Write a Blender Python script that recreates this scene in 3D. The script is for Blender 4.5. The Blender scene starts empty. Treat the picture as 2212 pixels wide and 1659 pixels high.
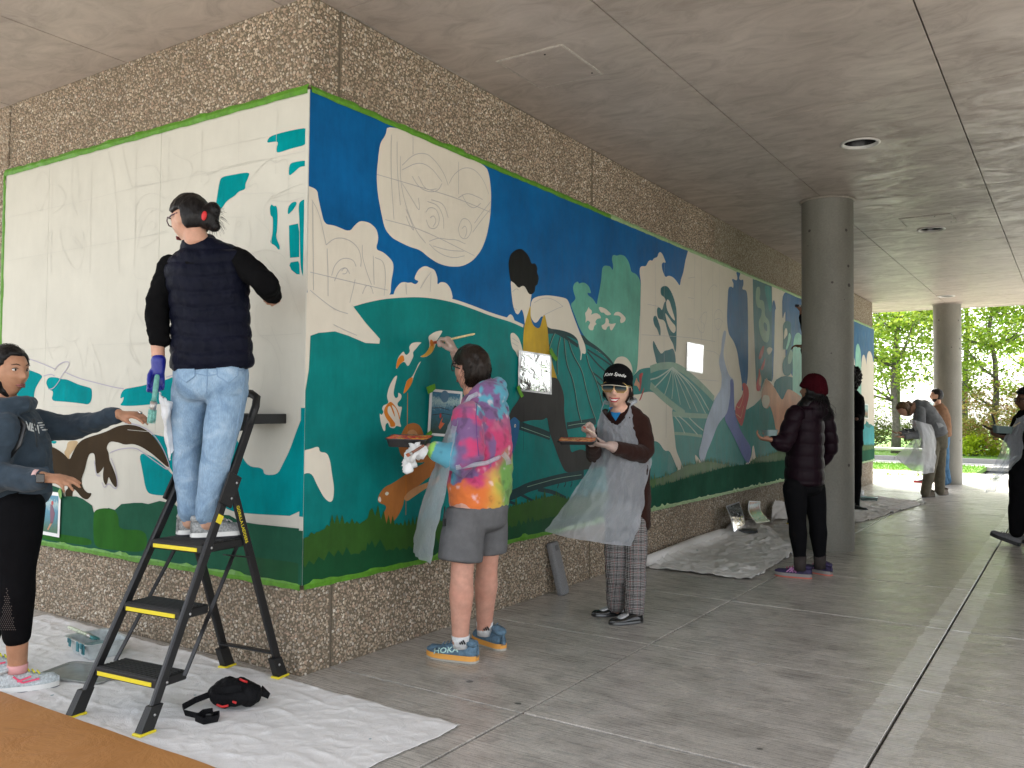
import bpy, bmesh, math, random
import numpy as np
from mathutils import Vector, Matrix, noise as mnoise
R = math.radians
random.seed(7)
rng = np.random.default_rng(11)
SC = bpy.context.scene
COL = SC.collection

# ------------------------------------------------------------------ camera
CAM_LOC = Vector((3.28799, -3.08303, 1.36))
F_PX, YAW, PITCH, ROLL = 1854.66, 0.580988, 0.0300472, 0.00882232     # focal length for a 2212 px wide frame
_fw = Vector((-math.sin(YAW) * math.cos(PITCH), math.cos(YAW) * math.cos(PITCH), math.sin(PITCH)))
_r = Vector((math.cos(YAW), math.sin(YAW), 0)); _u = _r.cross(_fw)
C_R = math.cos(ROLL) * _r + math.sin(ROLL) * _u
C_U = -math.sin(ROLL) * _r + math.cos(ROLL) * _u
C_F = _fw
cam_data = bpy.data.cameras.new('camera'); cam = bpy.data.objects.new('camera', cam_data); COL.objects.link(cam)
cam_data.sensor_width = 36; cam_data.sensor_fit = 'HORIZONTAL'; cam_data.lens = 36 * F_PX / 2212
cam_data.clip_start = 0.05; cam_data.clip_end = 2000
M = Matrix((C_R, C_U, -C_F)).transposed().to_4x4(); M.translation = CAM_LOC; cam.matrix_world = M
SC.camera = cam

# ------------------------------------------------------------------ light: bright overcast day, exposed for the shade of the canopy
SUN_EL, SUN_AZ = 52, 335      # azimuth clockwise from +Y
world = bpy.data.worlds.new('World'); SC.world = world; world.use_nodes = True
wn = world.node_tree; wn.nodes.clear()
sky = wn.nodes.new('ShaderNodeTexSky'); sky.sky_type = 'NISHITA'; sky.sun_disc = False
sky.sun_elevation = R(SUN_EL); sky.sun_rotation = R(SUN_AZ); sky.dust_density = 3.0; sky.air_density = 1.0
sky.ozone_density = 1.0
hsv = wn.nodes.new('ShaderNodeHueSaturation'); hsv.inputs['Saturation'].default_value = 0.25
bg = wn.nodes.new('ShaderNodeBackground'); bg.inputs['Strength'].default_value = 0.15
wo = wn.nodes.new('ShaderNodeOutputWorld')
wn.links.new(sky.outputs[0], hsv.inputs['Color']); wn.links.new(hsv.outputs[0], bg.inputs[0]); wn.links.new(bg.outputs[0], wo.inputs[0])
sun_d = bpy.data.lights.new('sun', 'SUN'); sun_d.energy = 3.0; sun_d.angle = R(14); sun_d.color = (1, .965, .91)
sun = bpy.data.objects.new('sun', sun_d); COL.objects.link(sun)
_s = Vector((math.sin(R(SUN_AZ)) * math.cos(R(SUN_EL)), math.cos(R(SUN_AZ)) * math.cos(R(SUN_EL)), math.sin(R(SUN_EL))))
sun.rotation_euler = (-_s).to_track_quat('-Z', 'Y').to_euler(); sun.location = (0, -20, 30)
SC.view_settings.view_transform = 'Standard'; SC.view_settings.look = 'None'
SC.view_settings.exposure = 2.22; SC.view_settings.gamma = 1.0; SC.view_settings.use_curve_mapping = False
SC.cycles.max_bounces = 7; SC.cycles.diffuse_bounces = 4; SC.cycles.glossy_bounces = 3; SC.cycles.transparent_max_bounces = 8
SC.cycles.caustics_reflective = False; SC.cycles.caustics_refractive = False

# ------------------------------------------------------------------ layout helpers (measured photo points -> metres in the place)
def ray(px, py):
    return C_F * F_PX + C_R * (px - 1106) - C_U * (py - 829.5)
def on_x(px, py, X=0.0):
    d = ray(px, py); t = (X - CAM_LOC.x) / d.x; return CAM_LOC + d * t
def on_y(px, py, Y=0.0):
    d = ray(px, py); t = (Y - CAM_LOC.y) / d.y; return CAM_LOC + d * t
def on_z(px, py, Z=0.0):
    d = ray(px, py); t = (Z - CAM_LOC.z) / d.z; return CAM_LOC + d * t
def at_depth(px, py, D):
    return CAM_LOC + ray(px, py) * (D / F_PX)

# ------------------------------------------------------------------ object helpers
def link(o, parent=None):
    COL.objects.link(o)
    if parent is not None: o.parent = parent
    return o
def thing(name, label, cat, loc=(0, 0, 0), rotz=0, group=None):
    o = bpy.data.objects.new(name, None); o.empty_display_size = .1; link(o)
    o.location = loc; o.rotation_euler = (0, 0, rotz); o['label'] = label; o['category'] = cat
    if group: o['group'] = group
    return o
def tag(o, label, cat, group=None):
    o['label'] = label; o['category'] = cat
    if group: o['group'] = group
    return o
def new_mesh(name, verts, faces, smooth=False):
    me = bpy.data.meshes.new(name); me.from_pydata([tuple(v) for v in verts], [], faces); me.update()
    if smooth: me.shade_smooth()
    return me
def mobj(name, me, mat=None, parent=None):
    o = bpy.data.objects.new(name, me)
    if mat is not None:
        for m in (mat if isinstance(mat, (list, tuple)) else [mat]): me.materials.append(m)
    return link(o, parent)
class MB:
    """collects simple solids, then links them as one mesh object"""
    def __init__(s): s.v = []; s.f = []; s.m = []; s.sm = []
    def add(s, v, f, mi=0, smooth=False):
        b = len(s.v); s.v += [tuple(p) for p in v]; s.f += [tuple(i + b for i in q) for q in f]; s.m += [mi] * len(f); s.sm += [smooth] * len(f); return s
    def box(s, x0, x1, y0, y1, z0, z1, mi=0, mtx=None, bev=0):
        if bev > 0:
            b = bev; P = []
            for z, e in ((z0, b), (z0 + b, 0), (z1 - b, 0), (z1, b)):
                x_0, x_1, y_0, y_1 = x0 + e, x1 - e, y0 + e, y1 - e
                P += [(x_0 + b * (e == 0), y_0, z), (x_1 - b * (e == 0), y_0, z), (x_1, y_0 + b * (e == 0), z), (x_1, y_1 - b * (e == 0), z),
                      (x_1 - b * (e == 0), y_1, z), (x_0 + b * (e == 0), y_1, z), (x_0, y_1 - b * (e == 0), z), (x_0, y_0 + b * (e == 0), z)]
            F = [tuple(range(7, -1, -1)), tuple(range(24, 32))]
            for k in range(3):
                for i in range(8): j = (i + 1) % 8; F.append((k * 8 + i, k * 8 + j, k * 8 + 8 + j, k * 8 + 8 + i))
        else:
            P = [(x0, y0, z0), (x1, y0, z0), (x1, y1, z0), (x0, y1, z0), (x0, y0, z1), (x1, y0, z1), (x1, y1, z1), (x0, y1, z1)]
            F = [(3, 2, 1, 0), (4, 5, 6, 7), (0, 1, 5, 4), (1, 2, 6, 5), (2, 3, 7, 6), (3, 0, 4, 7)]
        if mtx is not None: P = [mtx @ Vector(p) for p in P]
        return s.add(P, F, mi)
    def bar(s, a, b, w, h, up=(0, 0, 1), mi=0, bev=0):
        a, b = Vector(a), Vector(b); t = (b - a); L = t.length; t.normalize()
        x = t.cross(Vector(up)); x.normalize(); y = x.cross(t)
        m = Matrix((x, t, y)).transposed().to_4x4(); m.translation = a
        return s.box(-w / 2, w / 2, 0, L, -h / 2, h / 2, mi, m, bev)
    def tube(s, pts, rad, n=12, mi=0, cap=True, side=None, smooth=True):
        v, f = loft([(p, (r, r) if not isinstance(r, (tuple, list)) else r) for p, r in zip(pts, rad if isinstance(rad, (list, tuple)) else [rad] * len(pts))], n, side, 0, cap)
        return s.add(v, f, mi, smooth)
    def build(s, name, mat=None, parent=None):
        me = bpy.data.meshes.new(name); me.from_pydata(s.v, [], s.f)
        me.polygons.foreach_set('use_smooth', s.sm)
        if any(s.m): me.polygons.foreach_set('material_index', s.m)
        me.update(); return mobj(name, me, mat, parent)
def loft(rings, n=16, side=None, dome=0, cap=True):
    """rings: [(centre, (ra, rb)) or (centre, (ra, rb), axis)] along a path; side: direction of the ra axis; dome: rounded end rings"""
    C = [Vector(r[0]) for r in rings]; K = len(C); Rr = [r[1] for r in rings]
    T = []
    for i in range(K):
        if len(rings[i]) > 2 and rings[i][2] is not None: t = Vector(rings[i][2])
        else: t = C[min(i + 1, K - 1)] - C[max(i - 1, 0)]
        if t.length < 1e-9: t = Vector((0, 0, 1))
        T.append(t.normalized())
    if side is None: side = Vector((1, 0, 0)) if abs(T[0].x) < .9 else Vector((0, 1, 0))
    side = Vector(side)
    seq = []
    if dome:
        m = min(Rr[0])
        for a in (75, 45, 20): seq.append((C[0] - T[0] * m * dome * math.sin(R(a)), math.cos(R(a)), 0))
    for i in range(K): seq.append((C[i], 1, i))
    if dome:
        m = min(Rr[-1])
        for a in (20, 45, 75): seq.append((C[-1] + T[-1] * m * dome * math.sin(R(a)), math.cos(R(a)), K - 1))
    V = []; prev = side
    for c, k, i in seq:
        a = prev - T[i] * prev.dot(T[i])
        if a.length < 1e-4: a = T[i].orthogonal()
        a.normalize(); b = T[i].cross(a); prev = a
        ra, rb = Rr[i]
        for j in range(n):
            t = 2 * math.pi * j / n; V.append(c + a * (ra * k * math.cos(t)) + b * (rb * k * math.sin(t)))
    F = []; S = len(seq)
    for i in range(S - 1):
        for j in range(n):
            q = (j + 1) % n; F.append((i * n + j, i * n + q, (i + 1) * n + q, (i + 1) * n + j))
    if cap: F.append(tuple(range(n - 1, -1, -1))); F.append(tuple(range((S - 1) * n, S * n)))
    return V, F

# ------------------------------------------------------------------ material helpers
MATS = {}
def srgb(h):
    """'rrggbb' -> linear"""
    c = [int(h[i:i + 2], 16) / 255 for i in (0, 2, 4)]
    return tuple(x / 12.92 if x <= .04045 else ((x + .055) / 1.055) ** 2.4 for x in c)
class NT:
    def __init__(s, name):
        s.mat = bpy.data.materials.new(name); s.mat.use_nodes = True; s.t = s.mat.node_tree
        s.p = s.t.nodes['Principled BSDF']; s.out = s.t.nodes['Material Output']
    def n(s, typ, **kw):
        nd = s.t.nodes.new('ShaderNode' + typ)
        for k, v in kw.items():
            if k.startswith('i_'): nd.inputs[k[2:].replace('_', ' ')].default_value = v
            elif k.startswith('n_'): nd.inputs[int(k[2:])].default_value = v
            else: setattr(nd, k, v)
        return nd
    def l(s, a, b): s.t.links.new(a, b)
    def noise(s, scale, detail=4, rough=.55, vec=None, dist=0):
        nd = s.n('TexNoise'); nd.inputs['Scale'].default_value = scale; nd.inputs['Detail'].default_value = detail
        nd.inputs['Roughness'].default_value = rough; nd.inputs['Distortion'].default_value = dist
        if vec is not None: s.l(vec, nd.inputs['Vector'])
        return nd.outputs['Fac']
    def ramp(s, fac, stops, interp='LINEAR'):
        nd = s.n('ValToRGB'); cr = nd.color_ramp; cr.interpolation = interp
        while len(cr.elements) < len(stops): cr.elements.new(.5)
        for e, (p, c) in zip(cr.elements, stops):
            e.position = p; e.color = tuple(c) + (1,) if len(c) == 3 else tuple(c)
        s.l(fac, nd.inputs[0]); return nd.outputs[0]
    def mix(s, fac, a, b, mode='MIX'):
        nd = s.n('MixRGB', blend_type=mode)
        for v, i in ((fac, 0), (a, 1), (b, 2)):
            if hasattr(v, 'links'): s.l(v, nd.inputs[i])
            elif i == 0: nd.inputs[0].default_value = v
            else: nd.inputs[i].default_value = tuple(v) + (1,)
        return nd.outputs[0]
    def math(s, op, a, b=0.0, c=None, clamp=False):
        nd = s.n('Math', operation=op, use_clamp=clamp)
        for v, i in ((a, 0), (b, 1), (c, 2)):
            if v is None: continue
            if hasattr(v, 'links'): s.l(v, nd.inputs[i])
            else: nd.inputs[i].default_value = v
        return nd.outputs[0]
    def coord(s, kind='Object'): return s.n('TexCoord').outputs[kind]
    def pos(s): return s.n('NewGeometry').outputs['Position']
    def mapping(s, vec, scale=(1, 1, 1), rot=(0, 0, 0), loc=(0, 0, 0)):
        nd = s.n('Mapping'); nd.inputs['Scale'].default_value = scale; nd.inputs['Rotation'].default_value = rot; nd.inputs['Location'].default_value = loc
        s.l(vec, nd.inputs['Vector']); return nd.outputs[0]
    def sep(s, vec):
        nd = s.n('SeparateXYZ'); s.l(vec, nd.inputs[0]); return nd.outputs
    def bump(s, h, strength=.3, dist=.01):
        nd = s.n('Bump'); nd.inputs['Strength'].default_value = strength; nd.inputs['Distance'].default_value = dist
        s.l(h, nd.inputs['Height']); s.l(nd.outputs[0], s.p.inputs['Normal']); return nd
    def base(s, c):
        if hasattr(c, 'links'): s.l(c, s.p.inputs['Base Color'])
        else: s.p.inputs['Base Color'].default_value = tuple(c) + (1,)
    def rough(s, v):
        if hasattr(v, 'links'): s.l(v, s.p.inputs['Roughness'])
        else: s.p.inputs['Roughness'].default_value = v
def simple(name, col, rough=.6, metal=0, spec=None, noise=0, nscale=40, bump=0, bscale=60, bdist=.003, coat=0):
    if name in MATS: return MATS[name]
    m = NT(name); m.rough(rough); m.p.inputs['Metallic'].default_value = metal
    if spec is not None: m.p.inputs['Specular IOR Level'].default_value = spec
    if coat: m.p.inputs['Coat Weight'].default_value = coat
    if noise:
        f = m.noise(nscale, 5, .6, m.coord())
        lo = tuple(max(0, c * (1 - noise)) for c in col); hi = tuple(min(1, c * (1 + noise)) for c in col)
        m.base(m.ramp(f, [(.3, lo), (.7, hi)]))
    else: m.base(col)
    if bump: m.bump(m.noise(bscale, 4, .6, m.coord()), bump, bdist)
    MATS[name] = m.mat; return m.mat
def vcol(name, attr='tint', rough=.8, bump=0, bscale=80, bdist=.002, noise=0, sheen=0):
    if name in MATS: return MATS[name]
    m = NT(name); a = m.n('Attribute', attribute_name=attr); c = a.outputs['Color']; m.rough(rough)
    if noise: c = m.mix(noise, c, m.ramp(m.noise(90, 3, .6, m.coord()), [(.3, (.55,) * 3), (.7, (1,) * 3)]), 'MULTIPLY')
    m.base(c)
    if sheen: m.p.inputs['Sheen Weight'].default_value = sheen
    if bump: m.bump(m.noise(bscale, 4, .6, m.coord()), bump, bdist)
    MATS[name] = m.mat; return m.mat
def set_tint(me, cols, attr='tint'):
    a = me.color_attributes.new(attr, 'FLOAT_COLOR', 'POINT')
    c = np.ones((len(me.vertices), 4), np.float32); c[:, :3] = cols; a.data.foreach_set('color', c.ravel())
def vec_np(me):
    a = np.empty(len(me.vertices) * 3, np.float32); me.vertices.foreach_get('co', a); return a.reshape(-1, 3)
def nrm_np(me):
    a = np.empty(len(me.vertices) * 3, np.float32); me.vertex_normals.foreach_get('vector', a); return a.reshape(-1, 3)
def fbm(p, o=3): return .5 * mnoise.fractal(p, 1.0, 2.0, o, noise_basis='PERLIN_ORIGINAL')
# ================================================================== the setting
CEIL = 3.4984; M_TOP = 2.9944; M_BOT = 0.46485; WALL_END = 14.70; LEFT_END = -3.03
XJ = [-6.0, -4.45, -3.04, -1.63, -0.22, 1.195, 2.605, 4.02, 5.45]
YJ_F = [-6.9, -5.47, -4.05, -2.62, -1.2, .208, 1.59, 2.99, 4.43, 5.86, 7.3, 8.73, 10.16, 11.6, 13.0, 14.45, 15.9, 17.3]
YJ_C = [-3.0, .215, 3.10, 6.0, 8.87, 11.74, 14.6, 16.25]

# --- materials
def mat_concrete():
    m = NT('pavement_concrete'); p = m.pos(); xyz = m.sep(p)
    big = m.noise(1.1, 5, .6, p); mid = m.noise(7, 5, .65, p); fine = m.noise(160, 3, .6, p)
    broom = m.noise(1, 4, .65, m.mapping(p, (3.5, 95, 1), (0, 0, .02)))
    blot = m.ramp(m.noise(3.4, 7, .75, m.mapping(p, (1, 1.3, 1)), .4), [(.47, (0,) * 3), (.62, (1,) * 3)])
    c = m.ramp(big, [(.25, (.50, .470, .425)), (.75, (.70, .66, .60))])
    c = m.mix(.55, c, m.ramp(mid, [(.25, (.5,) * 3), (.75, (1.0,) * 3)]), 'MULTIPLY')
    c = m.mix(m.math('MULTIPLY', blot, .50), c, (.22, .20, .175))
    c = m.mix(.28, c, m.ramp(broom, [(.3, (.6, .59, .57)), (.7, (1.2, 1.2, 1.2))]), 'MULTIPLY')
    c = m.mix(.5, c, m.ramp(fine, [(.35, (.5,) * 3), (.65, (1.2,) * 3)]), 'MULTIPLY'); c = m.mix(.35, c, m.ramp(m.noise(38, 5, .7, p), [(.38, (.5,) * 3), (.5, (1.0,) * 3)]), 'MULTIPLY')
    # pale trowelled and washed band both sides of the long joint, reflection painted in
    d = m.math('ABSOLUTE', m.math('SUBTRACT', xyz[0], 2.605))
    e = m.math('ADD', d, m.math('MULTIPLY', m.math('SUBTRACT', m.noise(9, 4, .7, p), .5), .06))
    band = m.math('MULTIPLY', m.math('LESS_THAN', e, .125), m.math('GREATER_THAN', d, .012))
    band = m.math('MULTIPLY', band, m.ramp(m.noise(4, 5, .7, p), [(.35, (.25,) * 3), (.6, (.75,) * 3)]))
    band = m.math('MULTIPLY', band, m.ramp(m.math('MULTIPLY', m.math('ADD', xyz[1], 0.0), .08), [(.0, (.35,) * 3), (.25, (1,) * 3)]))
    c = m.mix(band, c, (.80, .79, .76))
    # gum and drip spots
    v = m.n('TexVoronoi', feature='F1'); v.inputs['Scale'].default_value = 2.6; m.l(p, v.inputs['Vector'])
    rnd = m.sep(v.outputs['Color'])[0]
    spot = m.math('MULTIPLY', m.math('LESS_THAN', v.outputs['Distance'], m.math('MULTIPLY', rnd, .055)), m.math('GREATER_THAN', rnd, .35))
    c = m.mix(m.math('MULTIPLY', spot, .75), c, (.035, .033, .03))
    m.base(c)
    m.rough(m.ramp(broom, [(.38, (.13,) * 3), (.62, (.52,) * 3)]))
    m.p.inputs['Specular IOR Level'].default_value = .8
    h = m.math('ADD', m.math('MULTIPLY', broom, .8), m.math('MULTIPLY', fine, .35)); m.bump(h, .35, .004)
    return m.mat
def mat_soffit():
    m = NT('ceiling_plaster'); p = m.pos()
    big = m.noise(1.3, 4, .55, p); sm = m.noise(1, 6, .7, m.mapping(p, (3.0, 5.2, 1), (0, 0, .25)), 1.2)
    c = m.ramp(big, [(.3, (.40, .340, .295)), (.7, (.53, .455, .40))])
    c = m.mix(.45, c, m.ramp(sm, [(.35, (.62, .60, .59)), (.52, (1, 1, 1)), (.75, (1.35, 1.33, 1.31))]), 'MULTIPLY')
    m.base(c); m.rough(m.ramp(sm, [(.35, (.60,) * 3), (.65, (.28,) * 3)])); m.p.inputs['Specular IOR Level'].default_value = .5
    m.bump(m.math('ADD', sm, m.math('MULTIPLY', m.noise(60, 3, .6, p), .15)), .12, .01)
    return m.mat
def mat_matrix():
    m = NT('aggregate_matrix'); p = m.pos()
    v = m.n('TexVoronoi', feature='F1'); v.inputs['Scale'].default_value = 58; m.l(p, v.inputs['Vector'])
    e = m.n('TexVoronoi', feature='DISTANCE_TO_EDGE'); e.inputs['Scale'].default_value = 58; m.l(p, e.inputs['Vector'])
    c = m.ramp(m.sep(v.outputs['Color'])[0], [(0, (.22, .165, .11)), (.4, (.38, .30, .215)), (.7, (.48, .40, .30)), (1, (.66, .60, .50))])
    edge = m.ramp(e.outputs['Distance'], [(.0, (1,) * 3), (.12, (0,) * 3)])
    m.base(m.mix(edge, c, (.15, .122, .086))); m.rough(.8); m.bump(m.ramp(e.outputs['Distance'], [(0, (0,) * 3), (.3, (1,) * 3)]), .9, .012)
    return m.mat
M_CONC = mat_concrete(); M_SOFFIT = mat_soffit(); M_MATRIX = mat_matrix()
M_JOINT = simple('dark_joint_filler', (.03, .028, .026), .9)
M_SEAL = simple('joint_sealant', (.16, .13, .095), .7, noise=.2)
M_MORTAR = simple('aggregate_mortar', (.165, .135, .095), .95, noise=.35, nscale=150, bump=.6, bscale=220, bdist=.004)
_m = NT('pebble_stone'); _p = _m.pos(); _c = _m.n('Attribute', attribute_name='tint').outputs['Color']
_c = _m.mix(.4, _c, _m.ramp(_m.noise(90, 3, .6, _p), [(.3, (.55,) * 3), (.7, (1,) * 3)]), 'MULTIPLY'); _c = _m.mix(.55, _c, _m.ramp(_m.noise(1.4, 5, .65, _m.mapping(_p, (1, 1, .45))), [(.32, (.62, .60, .57)), (.6, (1.08, 1.08, 1.08))]), 'MULTIPLY')
_m.base(_c); _m.rough(.62); M_PEB = _m.mat

def struct(name, o):
    o.name = name; o['kind'] = 'structure'; return o
# --- ground sheet out to the horizon
struct('ground', MB().add([(-400, -400, -.16), (400, -400, -.16), (400, 600, -.16), (-400, 600, -.16)], [(0, 1, 2, 3)]).build('ground', simple('far_ground', (.16, .16, .14), .9, noise=.3, nscale=.5)))
# --- pavement: bed with one slab per bay
pave = struct('pavement', MB().box(XJ[0] - 1.5, 5.45, YJ_F[0], 17.3, -.15, -.022).build('pavement', M_JOINT))
slab_cache = {}
def slab(x0, x1, y0, y1, j=.0065):
    L, W = round(x1 - x0 - 2 * j, 3), round(y1 - y0 - 2 * j, 3)
    if (L, W) not in slab_cache:
        b = MB().box(-L / 2, L / 2, -W / 2, W / 2, -.12, 0, bev=.003)
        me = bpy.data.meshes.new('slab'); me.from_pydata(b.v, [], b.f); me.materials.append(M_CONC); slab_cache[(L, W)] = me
    o = link(bpy.data.objects.new('slab', slab_cache[(L, W)]), pave)
    o.location = ((x0 + x1) / 2, (y0 + y1) / 2, random.uniform(-.0015, .0015))
for i in range(len(XJ) - 1):
    for j in range(len(YJ_F) - 1):
        x0, x1, y0, y1 = XJ[i], XJ[i + 1], YJ_F[j], YJ_F[j + 1]
        if x1 <= .1 and y0 > .1 and y1 < 14.5: continue         # inside the building
        slab(x0, x1, y0, y1)
# --- ceiling: slab with plaster bays
CX0, CX1, CY0, CY1 = -5.2, 5.45, -3.0, 16.25
ceil = struct('ceiling', MB().box(CX0, CX1 + .2, CY0, CY1, CEIL + .2, CEIL + .6).box(CX0, CX1 + .2, CY0 - .15, CY0 - .001, CEIL - .02, CEIL + .6).box(CX0, CX1 + .2, CY1 + .001, CY1 + .15, CEIL - .005, CEIL + .6).box(CX1 + .201, CX1 + .35, CY0 - .15, CY1 + .15, CEIL - .005, CEIL + .6).box(CX0 - .15, CX0 - .001, CY0 - .15, CY1 + .15, CEIL - .005, CEIL + .6).build('ceiling', M_SOFFIT))
xc = [CX0] + [x for x in XJ if x > CX0]
LIGHTS = [(1.878, 4.062), (1.905, 7.864), (1.335, 14.25), (1.89, .25), (-2.3, -1.5)]
def ceil_panel(x0, x1, y0, y1, j=.0045):
    """one plaster bay; bays with a downlight have a round hole"""
    x0 += j; x1 -= j; y0 += j; y1 -= j
    me = bpy.data.meshes.new('panel'); bm = bmesh.new()
    outer = [bm.verts.new((x, y, CEIL)) for x, y in ((x0, y0), (x0, y1), (x1, y1), (x1, y0))]
    edges = [bm.edges.new((outer[i], outer[(i + 1) % 4])) for i in range(4)]
    for lx, ly in LIGHTS:
        if x0 + .13 < lx < x1 - .13 and y0 + .13 < ly < y1 - .13:
            ring = [bm.verts.new((lx + .125 * math.cos(t * math.pi / 14), ly + .125 * math.sin(t * math.pi / 14), CEIL)) for t in range(28)]
            edges += [bm.edges.new((ring[i], ring[(i + 1) % 28])) for i in range(28)]
    if len(edges) == 4: bm.faces.new(outer)
    else: bmesh.ops.triangle_fill(bm, edges=edges, use_beauty=True)
    for f in bm.faces:
        if f.normal.z > 0: f.normal_flip()
    top = bmesh.ops.extrude_face_region(bm, geom=bm.faces[:])
    bmesh.ops.translate(bm, verts=[v for v in top['geom'] if isinstance(v, bmesh.types.BMVert)], vec=(0, 0, .010))
    bmesh.ops.recalc_face_normals(bm, faces=bm.faces)
    bm.to_mesh(me); bm.free(); mobj('panel', me, M_SOFFIT, ceil)
for i in range(len(xc) - 1):
    for j in range(len(YJ_C) - 1):
        x0, x1, y0, y1 = xc[i], xc[i + 1], YJ_C[j], YJ_C[j + 1]
        if x1 <= .1 and y0 > .1 and y1 < 14.7: continue
        if x0 < 0 < x1 and .2 < (y0 + y1) / 2 < 14.6: x0 = .006
        ceil_panel(x0, x1, y0, y1)
# --- recessed downlights
M_TRIM = simple('light_trim', (.66, .64, .60), .35); M_CAN = simple('light_can_dark', (.012, .011, .012), .25)
def downlight(x, y, label):
    t = thing('recessed_ceiling_light', label, 'ceiling light', (x, y, CEIL), 0, 'recessed lights in the canopy ceiling')
    v = []; f = []
    n = 36
    for r, z in ((.124, -.001), (.150, -.002), (.150, -.007), (.136, -.013), (.122, -.006), (.121, .010)):
        v += [(r * math.cos(2 * math.pi * i / n), r * math.sin(2 * math.pi * i / n), z) for i in range(n)]
    for k in range(5):
        for i in range(n): j = (i + 1) % n; f.append((k * n + i, k * n + j, k * n + n + j, k * n + n + i))
    MB().add(v, f, 0, True).build('trim_ring', M_TRIM, t)
    v = []; f = []
    for r, z in ((.1235, .002), (.112, .06), (.10, .10), (.075, .135)):
        v += [(r * math.cos(2 * math.pi * i / n), r * math.sin(2 * math.pi * i / n), z) for i in range(n)]
    for k in range(3):
        for i in range(n): j = (i + 1) % n; f.append((k * n + j, k * n + i, k * n + n + i, k * n + n + j))
    f.append(tuple(range(3 * n, 4 * n))[::-1])
    MB().add(v, f, 0, True).build('reflector', M_CAN, t)
    MB().tube([(0, 0, .132), (0, 0, .10), (0, 0, .075)], [.03, .05, .02], 16).build('bulb', simple('bulb_glass', (.25, .25, .24), .2), t)
    return t
downlight(*LIGHTS[0], 'large recessed ceiling light nearest the camera, between two ceiling joints')
downlight(*LIGHTS[1], 'recessed ceiling light beside the small ceiling hatch, past the first column')
downlight(*LIGHTS[2], 'recessed ceiling light just in front of the far column head')
# the holes of the remaining bays sit outside the picture or behind the column
for L, s in ((LIGHTS[3], 'recessed ceiling light above the walkway, nearest the corner'), (LIGHTS[4], 'recessed ceiling light in front of the white mural')):
    downlight(*L, s)
# ceiling slab is opened above the cans by simply sitting 12 mm higher; carve shallow wells
# --- access hatches
def hatch(x0, x1, y0, y1, label, rot=0):
    t = thing('ceiling_access_hatch', label, 'access hatch', ((x0 + x1) / 2, (y0 + y1) / 2, CEIL), rot, 'access hatches in the ceiling')
    a, b = (x1 - x0) / 2, (y1 - y0) / 2
    MB().box(-a, a, -b, b, -.007, -.0012, bev=.002).build('door', M_SOFFIT, t)
    fr = MB()
    for q in ((-a - .012, -a - .002, -b - .012, b + .012), (a + .002, a + .012, -b - .012, b + .012), (-a - .001, a + .001, -b - .012, -b - .002), (-a - .001, a + .001, b + .002, b + .012)):
        fr.box(*q, -.006, -.001)
    fr.build('frame', simple('hatch_frame_grey', (.50, .46, .41), .55, noise=.3, nscale=60), t)
    MB().add([(a + .0015, -b, -.0012), (a + .0015, b, -.0012), (-a - .0015, b, -.0012), (-a - .0015, -b, -.0012)], [(3, 2, 1, 0)]).build('gap', M_JOINT, t)
    for sx in (-1, 1):
        MB().tube([(sx * a * .8 * .3 + .6 * a, b * .8 * sx, -.011), (sx * a * .8 * .3 + .6 * a, b * .8 * sx, -.006)], .006, 8).build('screw', M_JOINT, t)
    return t
hatch(.345, .79, 1.215, 1.715, 'square access hatch in the ceiling above the blue mural')
hatch(1.69, 2.19, 7.09, 7.56, 'small access hatch in the ceiling next to a recessed light')
# --- round concrete columns
def mat_column():
    m = NT('column_concrete'); p = m.coord()
    c = m.ramp(m.noise(3, 5, .6, m.mapping(p, (1, 1, .35))), [(.3, (.17, .165, .138)), (.7, (.25, .243, .21))])
    c = m.mix(.4, c, m.ramp(m.noise(60, 4, .6, p), [(.3, (.65,) * 3), (.7, (1.1,) * 3)]), 'MULTIPLY')
    v = m.n('TexVoronoi'); v.inputs['Scale'].default_value = 9; m.l(m.mapping(p, (1, 1, 1.1)), v.inputs['Vector'])
    r = m.sep(v.outputs['Color'])[0]
    rr = m.math('ADD', m.math('MULTIPLY', m.math('POWER', r, 4), .19), m.math('MULTIPLY', m.math('SUBTRACT', m.noise(40, 3, .6, p), .5), .06))
    hole = m.math('LESS_THAN', v.outputs['Distance'], rr)
    m.base(m.mix(hole, c, (.06, .055, .045))); m.rough(.62)
    m.bump(m.math('SUBTRACT', m.math('MULTIPLY', m.noise(90, 3, .6, p), .2), hole), .6, .006); return m.mat
M_COL = mat_column()
def column(x, y, r, label):
    t = thing('concrete_column', label, 'column', (x, y, 0), 0, 'round concrete columns along the walkway')
    n = 64; v = []; f = []
    prof = [(r * .985, -.05), (r * .985, .004), (r, .014)] + [(r, CEIL * k / 8) for k in range(1, 8)] + [(r, CEIL - .012), (r, CEIL + .008)]
    for q, z in prof: v += [(q * math.cos(2 * math.pi * i / n), q * math.sin(2 * math.pi * i / n), z) for i in range(n)]
    for k in range(len(prof) - 1):
        for i in range(n): j = (i + 1) % n; f.append((k * n + i, k * n + j, k * n + n + j, k * n + n + i))
    MB().add(v, f, 0, True).build('shaft', M_COL, t)
    v = []; f = []
    for q, z in ((r + .001, -.003), (r + .020, -.004), (r + .020, -.012), (r + .001, -.020)): v += [(q * math.cos(2 * math.pi * i / n), q * math.sin(2 * math.pi * i / n), CEIL + z) for i in range(n)]
    for k in range(3):
        for i in range(n): j = (i + 1) % n; f.append((k * n + j, k * n + i, k * n + n + i, k * n + n + j))
    MB().add(v, f, 0, True).build('collar', simple('column_collar', (.30, .265, .225), .6, noise=.2), t)
column(1.205, 5.87, .248, 'thick round concrete column right behind the woman in the maroon knit cap')
column(1.205, 15.55, .248, 'far round concrete column in front of the green trees')

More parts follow.
